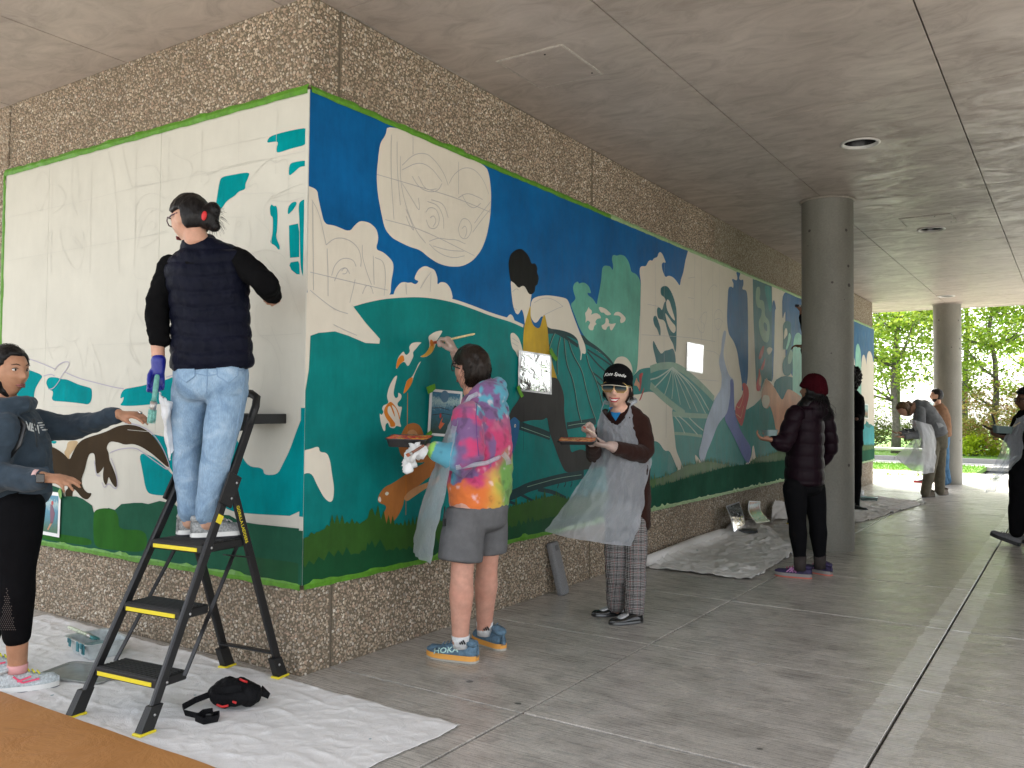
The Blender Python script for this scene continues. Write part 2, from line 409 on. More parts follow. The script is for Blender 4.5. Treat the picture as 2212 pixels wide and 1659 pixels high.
# --- building: precast exposed aggregate panels
bld = thing('building', 'building wall of tan exposed aggregate panels carrying the mural', 'building', (0, 0, 0))
def wall_panel(ax, a0, a1, z0=-.02, z1=CEIL + .006, th=.18):
    """panel with its face 6 mm behind the stone tips"""
    if ax == 'x': b = MB().box(-th, -.006, a0, a1, z0, z1, bev=.004)
    else: b = MB().box(a0, a1, .006, th, z0, z1, bev=.004)
    return b.build('precast_panel', M_MORTAR if ((ax == 'y' and a1 > LEFT_END) or (ax == 'x' and a1 < 6.5)) else M_MATRIX, bld)
WJ = [.215, 3.095, 5.95, 8.82, 11.69, 14.46]
G = .008
for a, b in zip(WJ[:-1], WJ[1:]): wall_panel('x', a + G, b - G)
wall_panel('x', 14.46 + G, 14.70)
wall_panel('y', LEFT_END + G, -.1805); wall_panel('y', -5.9, LEFT_END - G); wall_panel('y', -8.8, -5.9 - 2 * G)
MB().box(-.18, -.006, .006, .215 - G, -.02, CEIL + .006).build('precast_panel', M_MORTAR, bld)
for y in WJ: MB().box(-.1, -.014, y - G, y + G, 0, CEIL).build('sealant_joint', M_SEAL, bld)
MB().box(LEFT_END - G, LEFT_END + G, .014, .1, 0, CEIL).build('sealant_joint', M_SEAL, bld)
MB().box(-9, -.19, 14.2, 14.7, -.02, CEIL + .006).build('end_wall', M_MATRIX, bld)
# stones: real geometry, joined (tens of thousands)
def pebbles(name, ax, u0, u1, z0, z1, s, seed, nseg=6, sign=1):
    g = np.random.default_rng(seed)
    nu, nz = int((u1 - u0) / s), int((z1 - z0) / (s * .866))
    U, Z = np.meshgrid(np.arange(nu), np.arange(nz)); U = U.ravel().astype(float); Z = Z.ravel()
    U = u0 + (U + .5 + .5 * (Z % 2)) * s; Z = z0 + (Z + .5) * s * .866
    U += g.normal(0, s * .22, U.size); Z = Z + g.normal(0, s * .22, U.size)
    keep = (U > u0 + s * .4) & (U < u1 - s * .4) & (Z > z0 + .004) & (Z < z1 - .004) & (g.random(U.size) > .04); U = U[keep]; Z = Z[keep]; N = U.size
    rad = s * g.uniform(.34, .68, N); asp = g.uniform(.62, 1.0, N); th = g.uniform(0, math.pi, N); hh = g.uniform(.35, .8, N) * s * .60
    ang = np.linspace(0, 2 * math.pi, nseg, endpoint=False)[None, :] + g.normal(0, .18, (N, nseg))
    rr = rad[:, None] * g.uniform(.78, 1.15, (N, nseg))
    def ring(k, h, jit):
        a = rr * np.cos(ang) * k; b = rr * np.sin(ang) * k * asp[:, None]
        x = a * np.cos(th)[:, None] - b * np.sin(th)[:, None]; z = a * np.sin(th)[:, None] + b * np.cos(th)[:, None]
        d = h[:, None] + g.normal(0, .0012 * jit, (N, nseg)); return np.stack([U[:, None] + x, d, Z[:, None] + z], -1)
    V = np.concatenate([ring(1.0, np.zeros(N), 0), ring(.92, hh * .6, .5), ring(.5, hh, 1)], 1)     # N, 3n, 3
    off = V[..., 1]
    if ax == 'x': P = np.stack([-.008 + off, V[..., 0], V[..., 2]], -1)
    else: P = np.stack([V[..., 0], .008 - off, V[..., 2]], -1)
    n = nseg; fl = []
    for k in range(2):
        for i in range(n): j = (i + 1) % n; fl.append([k * n + i, k * n + j, (k + 1) * n + j, (k + 1) * n + i])
    quads = np.array(fl); base = (np.arange(N) * 3 * n)[:, None, None]
    Q = (quads[None] + base)                       # N,2n,4
    T = (np.arange(2 * n, 3 * n)[None] + base[:, 0])   # N,n
    if ax == 'y': pass
    else: Q = Q[..., ::-1]; T = T[..., ::-1]
    me = bpy.data.meshes.new(name); me.vertices.add(N * 3 * n); me.vertices.foreach_set('co', P.astype(np.float32).ravel())
    loops = np.concatenate([np.concatenate([Q.reshape(N, -1), T], 1).ravel()]).astype(np.int32)
    per = np.array([4] * (2 * n) + [n]); tot = np.tile(per, N); start = np.concatenate([[0], np.cumsum(tot)[:-1]])
    me.loops.add(loops.size); me.loops.foreach_set('vertex_index', loops)
    me.polygons.add(tot.size); me.polygons.foreach_set('loop_start', start.astype(np.int32)); me.polygons.foreach_set('loop_total', tot.astype(np.int32))
    me.update(calc_edges=True)
    pal = np.array([(.36, .28, .20), (.43, .35, .26), (.30, .235, .165), (.50, .43, .34), (.24, .18, .125), (.40, .29, .21), (.60, .55, .47), (.31, .27, .22)])
    w = np.array([.2, .2, .16, .14, .1, .1, .04, .06]); c = pal[g.choice(len(pal), N, p=w)] * g.uniform(.95, 1.45, (N, 1))
    set_tint(me, np.repeat(c, 3 * n, 0)); o = mobj(name, me, M_PEB, bld); o['kind'] = 'stuff'; return o
PZ = ((.0, M_BOT - .01), (M_TOP + .015, CEIL))
for k, (za, zb) in enumerate(PZ):
    pebbles('pebble_facing', 'y', LEFT_END + G, .004, za, zb, .0170, 21 + k)
    pebbles('pebble_facing', 'y', LEFT_END - .5, LEFT_END - G, 0 if k == 0 else .0, CEIL, .0170, 31 + k) if k == 0 else None
    pebbles('pebble_facing', 'x', -.004, .215 - G, za, zb, .0170, 41 + k)
    pebbles('pebble_facing', 'x', .215 + G, 3.095 - G, za, zb, .0170, 51 + k)
    pebbles('pebble_facing', 'x', 3.095 + G, 5.95 - G, za, zb, .017, 61 + k, 5)
# --- added blocker wall, unseen at the right, sized to shade the walkway
opp = thing('light_block_wall', 'added unseen aggregate wall right of view, blocking light from the walkway', 'building', (5.45, 0, 0))
MB().box(0, .3, 3.4, 10.2, -.02, CEIL + .01).build('wall', M_MATRIX, opp)
# ================================================================== the mural: primed boards on both faces of the corner, painted shapes as thin layers
VIEWS = dict(A=(0, 0, .66319), B=(1100, 300, .72333), C=(1200, 1300, .90416), D=(2000, 1000, .90416), E=(3000, 1000, .84373), F=(500, 700, .60286),
             G=(0, 1350, .51245), H=(0, 1300, 1.0682), I=(1500, 1250, .42208), J=(2150, 1350, .48232), K=(2000, 1000, .45208), L=(2600, 1000, .57283), N=(1900, 1400, .48222), P=(0, 0, 1.85172))
def vpx(v, p): X, Y, s = VIEWS[v]; return ((X + p[0] * s) / 1.85172, (Y + p[1] * s) / 1.85172)
BT = .020                                    # board thickness
def m_right(v, pts):                         # -> (y along wall, z)
    o = []
    for p in pts: q = on_x(*vpx(v, p), BT); o.append((q.y, q.z))
    return o
def m_left(v, pts):                          # -> (x along wall, z)
    o = []
    for p in pts: q = on_y(*vpx(v, p), -BT); o.append((q.x, q.z))
    return o
def chaikin(P, closed=True, k=.22):
    o = []; n = len(P)
    if not closed: o.append(P[0])
    for i in range(n if closed else n - 1):
        a, b = P[i], P[(i + 1) % n]
        o.append((a[0] + (b[0] - a[0]) * k, a[1] + (b[1] - a[1]) * k)); o.append((b[0] + (a[0] - b[0]) * k, b[1] + (a[1] - b[1]) * k))
    if not closed: o.append(P[-1])
    return o
def mat_paint(name, col, streak=.18, rough=.36):
    m = NT('paint_' + name); p = m.pos()
    f = m.noise(2.2, 5, .65, p); g = m.noise(1, 4, .6, m.mapping(p, (26, 26, 5), (.3, .3, 0)))
    lo = tuple(c * (1 - streak) for c in col); hi = tuple(min(1, c * (1 + streak)) for c in col)
    c = m.ramp(f, [(.3, lo), (.7, hi)]); c = m.mix(.5, c, m.ramp(g, [(.3, (1 - streak * .8,) * 3), (.7, (1 + streak * .5,) * 3)]), 'MULTIPLY')
    m.base(c); m.rough(m.ramp(g, [(.3, (rough - .06,) * 3), (.7, (rough + .12,) * 3)])); m.p.inputs['Specular IOR Level'].default_value = .13
    m.bump(m.math('ADD', g, m.math('MULTIPLY', m.noise(120, 3, .6, p), .35)), .12, .004); return m.mat
PAINT = dict(white=(.585, .572, .505), white2=(.68, .63, .53), blue=(.002, .105, .30), blue2=(.008, .095, .25), teal=(.002, .185, .175), teal2=(.0, .245, .265), tealdark=(.006, .105, .125),
             hillteal=(.02, .15, .15), mint=(.115, .37, .285), green=(.010, .075, .028), green2=(.035, .105, .018), greenleft=(.022, .100, .060), greenmid=(.028, .12, .02), black=(.007, .007, .007), grey=(.030, .028, .028),
             mustard=(.46, .30, .025), orange=(.62, .20, .025), yellow=(.68, .37, .06), brown=(.42, .155, .040), tan=(.52, .27, .12), darkbrown=(.045, .031, .018), beige=(.46, .34, .20), fish=(.02, .115, .27),
             line=(.014, .045, .05), ribpale=(.40, .50, .44), red=(.42, .045, .05), pink=(.72, .10, .14), periw=(.10, .13, .36), lilac=(.36, .42, .55), peach=(.52, .27, .17), aqua=(.03, .32, .36), mint2=(.25, .55, .45), palegreen=(.20, .33, .25), rock=(.02, .12, .15), teal3=(.015, .20, .20))
M_PAINT = {k: mat_paint(k, c, .045 if k in ('white', 'white2', 'black') else .24, .72 if k in ('white', 'darkbrown', 'teal2', 'beige', 'greenmid', 'greenleft') else (.5 if k == 'white2' else .40)) for k, c in PAINT.items()}
for k_ in ('white', 'darkbrown', 'teal2', 'beige', 'greenmid', 'greenleft'): M_PAINT[k_].node_tree.nodes['Principled BSDF'].inputs['Specular IOR Level'].default_value = .03
M_PENCIL = simple('pencil_line', (.41, .405, .41), .7); M_PENCIL2 = simple('pencil_line_violet', (.38, .35, .44), .7); M_TAPE = None

mural_r = thing('mural', 'long half painted mural of a runner, animals and a moon on the walkway wall', 'mural', (0, 0, 0))
mural_l = thing('mural', 'mostly white mural with pencil sketch and brown animal on the left wall', 'mural', (0, 0, 0))
R_END = 14.69
# boards, 8 ft tall sheets butted side by side
b0 = .004
for a in np.arange(0, R_END, 1.22):
    MB().box(.001, BT, max(a + .001, b0) if a > 0 else -BT + .002, min(a + 1.219, R_END), M_BOT, M_TOP).build('board', M_PAINT['white2'], mural_r)
for a in np.arange(0, 3.02, 1.22):
    MB().box(max(-a - 1.219, LEFT_END + .012), -a - .001 if a > 0 else -.001, -BT, -.001, M_BOT, M_TOP).build('board', M_PAINT['white'], mural_l)
for z0_, z1_, mt_ in ((M_BOT + .002, .74, 'greenleft'), (.741, .81, 'white'), (.811, 1.36, 'teal2'), (1.361, M_TOP - .002, 'white')): MB().box(-.001, BT + .001, -BT - .0045, -BT + .0015, z0_, z1_).build('corner_edge', M_PAINT[mt_], mural_r)
_cnt = [0]
def sheet(name, uv, lev, mat, side, parent):
    _cnt[0] += 1; d = BT + .0006 + lev * .00045 + (_cnt[0] % 8) * .00005
    out = []
    for u, z in uv:
        z = min(max(z, M_BOT + .0005), M_TOP - .0005)
        if side == 'r': u = min(max(u, -BT + .003), R_END - .002); out.append((d, u, z))
        else: u = min(max(u, LEFT_END + .013), -.0005 if lev >= 0 else 0); out.append((u, -d, z))
    cl = [out[0]]
    for q in out[1:]:
        if (Vector(q) - Vector(cl[-1])).length > 1e-4: cl.append(q)
    me = bpy.data.meshes.new(name); bm = bmesh.new(); vs = [bm.verts.new(q) for q in cl]
    try:
        f = bm.faces.new(vs); f.normal_update()
        if (side == 'r' and f.normal.x < 0) or (side == 'l' and f.normal.y > 0): f.normal_flip()
        bmesh.ops.triangulate(bm, faces=bm.faces[:])
    except Exception as e: print('sheet', name, e)
    bm.to_mesh(me); bm.free(); return mobj(name, me, M_PAINT[mat] if isinstance(mat, str) else mat, parent)
def pr(name, lev, mat, v, pts, smooth=True):
    uv = m_right(v, pts); uv = chaikin(chaikin(uv)) if smooth else uv; return sheet(name, uv, lev, mat, 'r', mural_r)
def pl(name, lev, mat, v, pts, smooth=True):
    uv = m_left(v, pts); uv = chaikin(chaikin(uv)) if smooth else uv; return sheet(name, uv, lev, mat, 'l', mural_l)
def strokes(name, lines, w, lev, mat, side, parent, v=None, smooth=True):
    """ribbon strokes; lines = [(view, pts)] or one view v"""
    _cnt[0] += 1; d = BT + .0006 + lev * .00045 + (_cnt[0] % 5) * .00003; V = []; F = []
    for L in lines:
        d += .00005 if len(lines) < 20 else .000004
        vv, pts, *ww = L if isinstance(L[0], str) else (v, L)
        uv = (m_right if side == 'r' else m_left)(vv, pts)
        if smooth and len(uv) > 2: uv = chaikin(chaikin(uv, False, .25), False, .25)
        hw = (ww[0] if ww else w) / 2; n = len(uv)
        for i, (u, z) in enumerate(uv):
            a = uv[max(i - 1, 0)]; b = uv[min(i + 1, n - 1)]; t = math.hypot(b[0] - a[0], b[1] - a[1]) or 1
            nx, nz = -(b[1] - a[1]) / t * hw, (b[0] - a[0]) / t * hw
            for s in (1, -1):
                U, Z = u + s * nx, min(max(z + s * nz, M_BOT + .001), M_TOP - .001)
                V.append((d, U, Z) if side == 'r' else (U, -d, Z))
        base = len(V) - 2 * n
        for i in range(n - 1): F.append((base + 2 * i, base + 2 * i + 1, base + 2 * i + 3, base + 2 * i + 2))
    me = new_mesh(name, V, F); return mobj(name, me, mat, parent)
def jag(pts_uv, amp, step, seed):
    """ragged brush edge along an open polyline given in wall metres"""
    g = random.Random(seed); o = []
    for (a, b) in zip(pts_uv[:-1], pts_uv[1:]):
        n = max(1, int(abs(b[0] - a[0]) / step))
        for i in range(n):
            t = i / n; u = a[0] + (b[0] - a[0]) * t; z = a[1] + (b[1] - a[1]) * t
            o.append((u, z)); o.append((u + (b[0] - a[0]) / n * .45, z + g.uniform(.25, 1) ** 2 * amp))
    o.append(pts_uv[-1]); return o
# ---------------- right face
TOPR = M_TOP; BOTR = M_BOT
uL = lambda v, p: m_right(v, [p])[0]
# sky blue
e = m_right('K', [(1662, 10), (1640, 90), (1620, 200), (1600, 260), (1590, 320), (1560, 420), (1200, 600), (700, 900), (380, 600)])
sheet('painted_sky', [(-.02, TOPR)] + [(e[0][0], TOPR)] + e + [(2.6, 1.5)] + m_right('B', [(1000, 1262), (640, 1232), (430, 1262), (160, 1200)]), 1, 'blue', 'r', mural_r)
# teal hill and ground
hill = m_right('B', [(428, 1275), (500, 1252), (600, 1232), (700, 1224), (800, 1223), (900, 1234), (1000, 1258), (1100, 1293), (1200, 1333), (1300, 1362), (1375, 1395)])
hill2 = m_right('K', [(210, 660), (420, 690), (480, 700), (600, 740), (720, 800), (800, 850), (900, 920), (960, 975), (1010, 1010), (1020, 1100)])
gl = m_right('K', [(1100, 1150), (1180, 1110), (1230, 1060), (1300, 1035), (1400, 1025), (1520, 1022), (1580, 1035), (1660, 1090), (1750, 1170), (1890, 1305)])
gl2 = m_right('L', [(445, 1045), (520, 1105), (600, 1120), (680, 1112), (725, 1085), (765, 1045), (790, 1010), (850, 985), (880, 905), (950, 878), (1030, 905), (1060, 1000)])
hl = m_right('B', [(428, 1275), (500, 1370), (580, 1460), (576, 1486), (500, 1482), (400, 1440), (330, 1418), (240, 1426), (195, 1442)]) + m_right('C', [(42, 130), (38, 200), (20, 290), (14, 400)])
hillpoly = [(-.02, BOTR), (-.02, hl[-1][1])] + hl[::-1] + hill[1:] + hill2[2:] + gl + gl2 + [(8.6, 1.30), (8.9, 1.42), (9.9, 1.66), (12.0, 1.72), (12.6, 1.66), (13.2, 1.48), (14.0, 1.2), (14.69, 1.10), (R_END, BOTR)]
sheet('painted_hill', hillpoly, 2, 'teal', 'r', mural_r)
# white pieces against the sky
pr('unpainted_rock', 3, 'white2', 'B', [(160, 606), (232, 632), (238, 680), (252, 745), (272, 825), (330, 832), (410, 868), (440, 830), (470, 806), (520, 815), (560, 850), (572, 905), (555, 965), (600, 980), (650, 1030), (655, 1070), (640, 1150), (638, 1222), (560, 1236), (428, 1262), (420, 1278), (300, 1300), (160, 1300)])
pr('unpainted_cloud', 3, 'white2', 'B', [(650, 1228), (662, 1185), (690, 1150), (712, 1144), (735, 1150), (752, 1146), (775, 1160), (795, 1140), (768, 1130), (778, 1100), (795, 1072), (828, 1054), (862, 1068), (882, 1078), (897, 1120), (896, 1162), (915, 1143), (948, 1150), (972, 1185), (985, 1248), (900, 1232), (800, 1224)])
strokes('hill_outline', [('B', [(428, 1270), (500, 1248), (600, 1228), (700, 1220), (800, 1218), (900, 1229), (1000, 1252), (1100, 1287), (1200, 1327), (1300, 1355), (1372, 1388)])], .022, 4, M_PAINT['white2'], 'r', mural_r)
pr('unpainted_moon', 3, 'white2', 'B', [(620, 276), (612, 330), (580, 375), (570, 450), (560, 550), (565, 650), (585, 760), (605, 850), (635, 890), (660, 910), (740, 950), (800, 967), (850, 1010), (900, 1042), (960, 1060), (1030, 1060), (1090, 1030), (1140, 970), (1170, 890), (1190, 780), (1195, 660), (1185, 560), (1165, 500), (900, 360)])
pr('unpainted_peak', 3, 'white2', 'B', [(1278, 1345), (1292, 1328), (1302, 1322), (1315, 1335), (1325, 1362), (1300, 1360)])
pr('painted_arm', 4, 'white2', 'B', [(1300, 1428), (1320, 1425), (1345, 1450), (1360, 1490), (1372, 1540), (1380, 1580), (1340, 1560), (1330, 1530), (1310, 1510), (1302, 1470)])
# foot near the corner
pr('unpainted_foot', 4, 'white2', 'C', [(-10, 558), (40, 550), (82, 535), (85, 562), (118, 565), (132, 600), (140, 660), (150, 720), (145, 775), (130, 785), (105, 765), (75, 710), (48, 650), (-10, 665)])
# flames / leaves round the otter
FL = [('I', [(640, 172), (610, 172), (560, 185), (515, 215), (502, 235), (515, 290), (510, 340), (470, 395), (420, 418), (450, 425), (490, 418), (540, 380), (570, 310), (580, 270), (610, 225)]),
      ('I', [(443, 283), (390, 280), (345, 290), (318, 325), (330, 370), (300, 405), (280, 395), (268, 365), (240, 395), (215, 430), (200, 480), (195, 530), (205, 535), (230, 490), (275, 460), (310, 520), (345, 450), (362, 415), (355, 375), (385, 345), (415, 305)]),
      ('I', [(437, 458), (410, 480), (380, 550), (350, 610), (300, 640), (285, 690), (265, 760), (270, 770), (310, 730), (350, 660), (365, 600), (395, 530)]),
      ('I', [(212, 592), (180, 610), (140, 680), (120, 740), (108, 800), (130, 860), (75, 880), (62, 915), (80, 940), (60, 975), (38, 950), (50, 1040), (75, 1120), (95, 1125), (95, 1060), (120, 1040), (135, 1090), (180, 1100), (200, 1070), (250, 1090), (228, 1030), (240, 960), (255, 890), (220, 895), (205, 860), (245, 820), (250, 780), (215, 755), (218, 800), (190, 815), (170, 770), (185, 690)])]
for i, (v, p) in enumerate(FL): pr('painted_flame', 4, 'white2', v, p)
for v, m_, p in [('I', 'orange', [(268, 408), (245, 405), (215, 435), (200, 480), (196, 528), (206, 532), (232, 488), (278, 455), (270, 430)]), ('I', 'orange', [(355, 605), (300, 640), (285, 690), (265, 760), (272, 768), (312, 728), (352, 660)]),
                 ('I', 'yellow', [(560, 290), (530, 275), (515, 320), (505, 345), (470, 395), (424, 416), (450, 424), (490, 416), (540, 378), (560, 330)]), ('I', 'orange', [(540, 260), (520, 255), (515, 300), (540, 330), (555, 290)]),
                 ('I', 'orange', [(145, 840), (110, 870), (85, 910), (80, 950), (100, 1000), (140, 1050), (140, 1085), (185, 1082), (190, 1050), (150, 1000), (115, 950), (115, 900), (140, 880), (170, 960), (190, 1000), (175, 930), (150, 870), (190, 900), (215, 960), (228, 1020), (235, 1000), (215, 930), (185, 880)])]:
    pr('painted_flame_tip', 5, m_, v, p)
# otter
pr('painted_otter', 4, 'brown', 'C', [(450, 475), (470, 440), (505, 432), (530, 445), (545, 480), (550, 530), (575, 560), (600, 560), (640, 540), (640, 620), (600, 650), (560, 680), (500, 730), (460, 765), (455, 800), (430, 850), (400, 880), (385, 895), (375, 870), (355, 860), (365, 840), (385, 800), (345, 785), (342, 770), (350, 745), (375, 715), (400, 705), (440, 680), (500, 635), (560, 605), (520, 610), (470, 600), (440, 570), (432, 520)])
pr('painted_otter_belly', 5, 'tan', 'C', [(455, 765), (480, 735), (520, 712), (580, 690), (620, 660), (620, 690), (560, 720), (500, 760), (470, 782)])
pr('painted_otter_muzzle', 5, 'white2', 'C', [(342, 775), (350, 755), (358, 770), (355, 785)]); pr('painted_otter_eye', 5, 'white2', 'C', [(373, 745), (382, 736), (392, 742), (388, 752), (378, 755)])
pr('painted_otter_tail_spot', 5, 'tan', 'C', [(472, 470), (500, 460), (520, 480), (522, 520), (490, 530), (470, 510)]); pr('painted_otter_tail_core', 6, 'brown', 'C', [(485, 490), (505, 480), (515, 500), (500, 520), (485, 512)])
for q in [('C', [(474, 300), (472, 480)]), ('C', [(467, 650), (466, 840)])]: strokes('paint_drip', [q], .004, 7, M_PAINT['orange'], 'r', mural_r, smooth=False)
# runner
pr('painted_hair', 6, 'black', 'B', [(1300, 1138), (1292, 1090), (1288, 1040), (1300, 990), (1330, 965), (1362, 960), (1390, 985), (1408, 1015), (1415, 1045), (1438, 1040), (1450, 1070), (1446, 1090), (1458, 1120), (1450, 1160), (1438, 1165), (1435, 1200), (1415, 1215), (1400, 1210), (1380, 1170), (1365, 1165), (1345, 1180), (1320, 1150)])
pr('painted_face', 5, 'white2', 'B', [(1300, 1130), (1305, 1200), (1312, 1260), (1318, 1290), (1330, 1320), (1345, 1325), (1362, 1290), (1375, 1330), (1380, 1390), (1400, 1330), (1412, 1250), (1420, 1180), (1380, 1140), (1340, 1125)])
pr('painted_shoulder', 5, 'white2', 'B', [(1412, 1262), (1425, 1235), (1460, 1222), (1510, 1218), (1560, 1225), (1610, 1235), (1625, 1260), (1640, 1310), (1670, 1390), (1690, 1440), (1712, 1490), (1718, 1530), (1712, 1545), (1695, 1535), (1692, 1575), (1686, 1578), (1690, 1535), (1680, 1500), (1672, 1460), (1640, 1430), (1580, 1410), (1500, 1400), (1480, 1320), (1440, 1380), (1410, 1340)])
pr('painted_vest', 6, 'mustard', 'B', [(1412, 1265), (1395, 1320), (1375, 1390), (1370, 1460), (1370, 1530), (1375, 1600), (1560, 1700), (1540, 1620), (1515, 1530), (1505, 1400), (1500, 1370), (1488, 1318), (1475, 1350), (1465, 1395), (1450, 1402), (1425, 1385), (1410, 1340)])
pr('painted_vest', 6, 'mustard', 'K', [(440, 950), (470, 1040), (500, 1130), (500, 1145), (455, 1145), (430, 1050)])
pr('painted_trousers', 7, 'grey', 'N', [(275, 600), (275, 560), (300, 490), (340, 440), (365, 400), (380, 340), (500, 240), (640, 225), (680, 235), (700, 270), (730, 350), (738, 420), (735, 500), (745, 600), (775, 740), (792, 855), (830, 835), (880, 822), (940, 850), (1000, 890), (1100, 900), (1100, 960), (960, 985), (860, 1000), (770, 1018), (738, 1000), (700, 920), (650, 780), (620, 700), (605, 620), (595, 555), (560, 582), (480, 580), (420, 590), (375, 600), (330, 555), (310, 560)])
# fish
pr('painted_fish', 6, 'fish', 'N', [(330, 548), (355, 580), (368, 630), (350, 740), (320, 840), (295, 890), (270, 905), (240, 880), (235, 780), (262, 620), (300, 565)])
pr('painted_fish_eye', 7, 'white2', 'N', [(322, 625), (328, 612), (335, 618), (336, 636), (328, 645), (322, 638)]); pr('painted_fish_pupil', 8, 'black', 'N', [(326, 628), (330, 622), (333, 630), (329, 637)])
# ribbed wings
strokes('wing_outline', [('K', [(415, 705), (480, 705), (560, 715), (640, 745), (720, 785), (800, 820), (880, 870), (950, 930), (1005, 1000)], .06), ('K', [(430, 690), (560, 760), (690, 850)], .03),
                         ('N', [(365, 625), (450, 655), (530, 680), (620, 715)], .06), ('N', [(760, 630), (850, 615), (940, 600), (1000, 590)], .055),
                         ('N', [(240, 1220), (330, 1195), (430, 1140), (540, 1110), (700, 1065), (900, 1030)], .07), ('N', [(520, 1155), (640, 1175), (750, 1230)], .03), ('N', [(370, 1195), (490, 1258)], .02), ('N', [(240, 1245), (330, 1275)], .02)], .03, 4, M_PAINT['line'], 'r', mural_r)
ribs = [[(480, 735), (450, 800), (430, 870)], [(530, 770), (510, 850), (500, 980), (505, 1100)], [(562, 780), (570, 900), (590, 1030), (635, 1130), (660, 1250), (680, 1400), (715, 1525)], [(600, 800), (640, 930), (720, 1060), (745, 1180), (780, 1330), (840, 1500)],
        [(760, 930), (780, 1020), (830, 1120), (870, 1230), (905, 1380)], [(770, 900), (850, 1000), (935, 1080)], [(810, 1080), (880, 1130), (940, 1190)], [(770, 880), (880, 950), (980, 1020)], [(850, 1160), (920, 1230)]]
strokes('wing_rib', [('K', r) for r in ribs], .016, 5, M_PAINT['line'], 'r', mural_r)
strokes('wing_rib_gloss', [('K', [(p[0] + 5, p[1]) for p in r]) for r in ribs[:5]] + [('N', [(380, 640), (450, 665), (520, 690), (615, 725)]), ('N', [(770, 628), (850, 612), (930, 606)]), ('N', [(430, 1135), (540, 1103), (700, 1060), (880, 1035)])], .005, 6, M_PAINT['palegreen'], 'r', mural_r)
for r in ([(680, 1145), (690, 1120), (688, 1105)], [(735, 1135), (750, 1115), (748, 1095)], [(790, 1135), (803, 1110), (800, 1090)]): strokes('web_loop', [('N', r)], .012, 5, M_PAINT['line'], 'r', mural_r)
# mint trees
pr('painted_tree', 4, 'mint', 'K', [(620, 480), (655, 450), (668, 425), (650, 380), (643, 330), (655, 295), (688, 276), (695, 300), (720, 288), (750, 290), (785, 320), (802, 370), (800, 386), (770, 375), (775, 400), (820, 430), (855, 490), (860, 440), (880, 350), (895, 250), (900, 170), (915, 140), (940, 138), (975, 145), (995, 185), (1000, 140), (986, 80), (992, 50), (1010, 42), (1030, 52), (1060, 40), (1100, 50), (1135, 100), (1150, 150), (1158, 195), (1200, 210), (1230, 250), (1243, 300), (1245, 380), (1235, 600), (1225, 800), (1215, 1060), (1180, 1110), (1150, 1160), (1020, 1100), (1010, 1000), (880, 870), (760, 790), (700, 690), (660, 580)])
for p in [[(748, 560), (762, 545), (775, 520), (782, 502), (788, 520), (805, 530), (812, 550), (800, 575), (830, 560), (860, 560), (885, 580), (892, 605), (870, 605), (850, 615), (838, 640), (855, 655), (830, 670), (822, 712), (790, 708), (775, 680), (800, 640), (770, 620), (752, 650), (758, 600)], [(868, 510), (885, 502), (930, 518), (960, 545), (985, 570), (950, 580), (930, 570), (915, 552), (890, 555)], [(1000, 578), (1018, 550), (1050, 545), (1090, 575), (1112, 605), (1100, 635), (1065, 650), (1058, 620), (1070, 600), (1050, 580), (1020, 578)],
          [(930, 605), (945, 600), (962, 625), (958, 650), (990, 655), (1025, 645), (1010, 675), (985, 715), (970, 700), (968, 670), (945, 680), (935, 710), (905, 700), (893, 665), (915, 660), (932, 640)]]: pr('painted_leaf', 5, 'white2', 'K', p)
pr('unpainted_boulder', 5, 'white2', 'K', [(1000, 1020), (1015, 975), (1040, 948), (1080, 940), (1120, 955), (1155, 1000), (1170, 1060), (1165, 1120), (1050, 1120), (1000, 1080)])
# white tree trunks with blue and rock shapes
pr('unpainted_tree', 3, 'white2', 'K', [(1215, 1060), (1225, 800), (1237, 600), (1248, 300), (1232, 200), (1238, 150), (1260, 142), (1290, 145), (1310, 100), (1330, 88), (1345, 98), (1360, 72), (1390, 65), (1400, 30), (1415, 15), (1435, 35), (1450, 70), (1468, 115), (1440, 108), (1428, 130), (1435, 180), (1462, 245), (1490, 225), (1530, 240), (1565, 280), (1590, 322), (1600, 262), (1622, 195), (1662, 10), (1700, 10), (2085, 185), (2300, 300), (2300, 1300), (1900, 1320), (1660, 1100), (1520, 1030), (1300, 1040)])
pr('painted_knot', 4, 'tealdark', 'K', [(1418, 375), (1420, 335), (1445, 318), (1480, 320), (1515, 370), (1545, 450), (1562, 540), (1562, 700), (1556, 900), (1545, 900), (1530, 830), (1500, 780), (1475, 700), (1455, 620), (1395, 610), (1385, 540), (1392, 505), (1415, 510), (1432, 540), (1450, 465), (1465, 455), (1455, 420), (1425, 400)])
for p in [[(1465, 470), (1478, 432), (1498, 450), (1515, 510), (1540, 590), (1548, 630), (1520, 605), (1478, 540)], [(1455, 550), (1480, 580), (1520, 640), (1550, 670), (1552, 715), (1535, 740), (1505, 710), (1478, 650)]]: pr('knot_gap', 5, 'white2', 'K', p)
pr('painted_knot', 4, 'tealdark', 'K', [(1352, 620), (1358, 585), (1380, 580), (1395, 620), (1418, 690), (1420, 755), (1408, 758), (1390, 700), (1365, 670)])
pr('painted_knot', 4, 'tealdark', 'K', [(1352, 800), (1365, 815), (1390, 870), (1425, 925), (1455, 890), (1490, 885), (1530, 868), (1548, 920), (1555, 1020), (1480, 1012), (1385, 1018), (1370, 940), (1350, 860)])
pr('painted_totem', 4, 'blue2', 'L', [(598, 150), (632, 158), (618, 200), (632, 212), (650, 205), (652, 240), (640, 275), (672, 280), (680, 330), (683, 480), (685, 700), (682, 930), (640, 1000), (630, 900), (612, 720), (585, 640), (545, 585), (535, 480), (540, 350), (545, 260), (568, 255), (580, 268), (582, 230), (570, 212), (575, 200), (605, 215), (610, 190)])
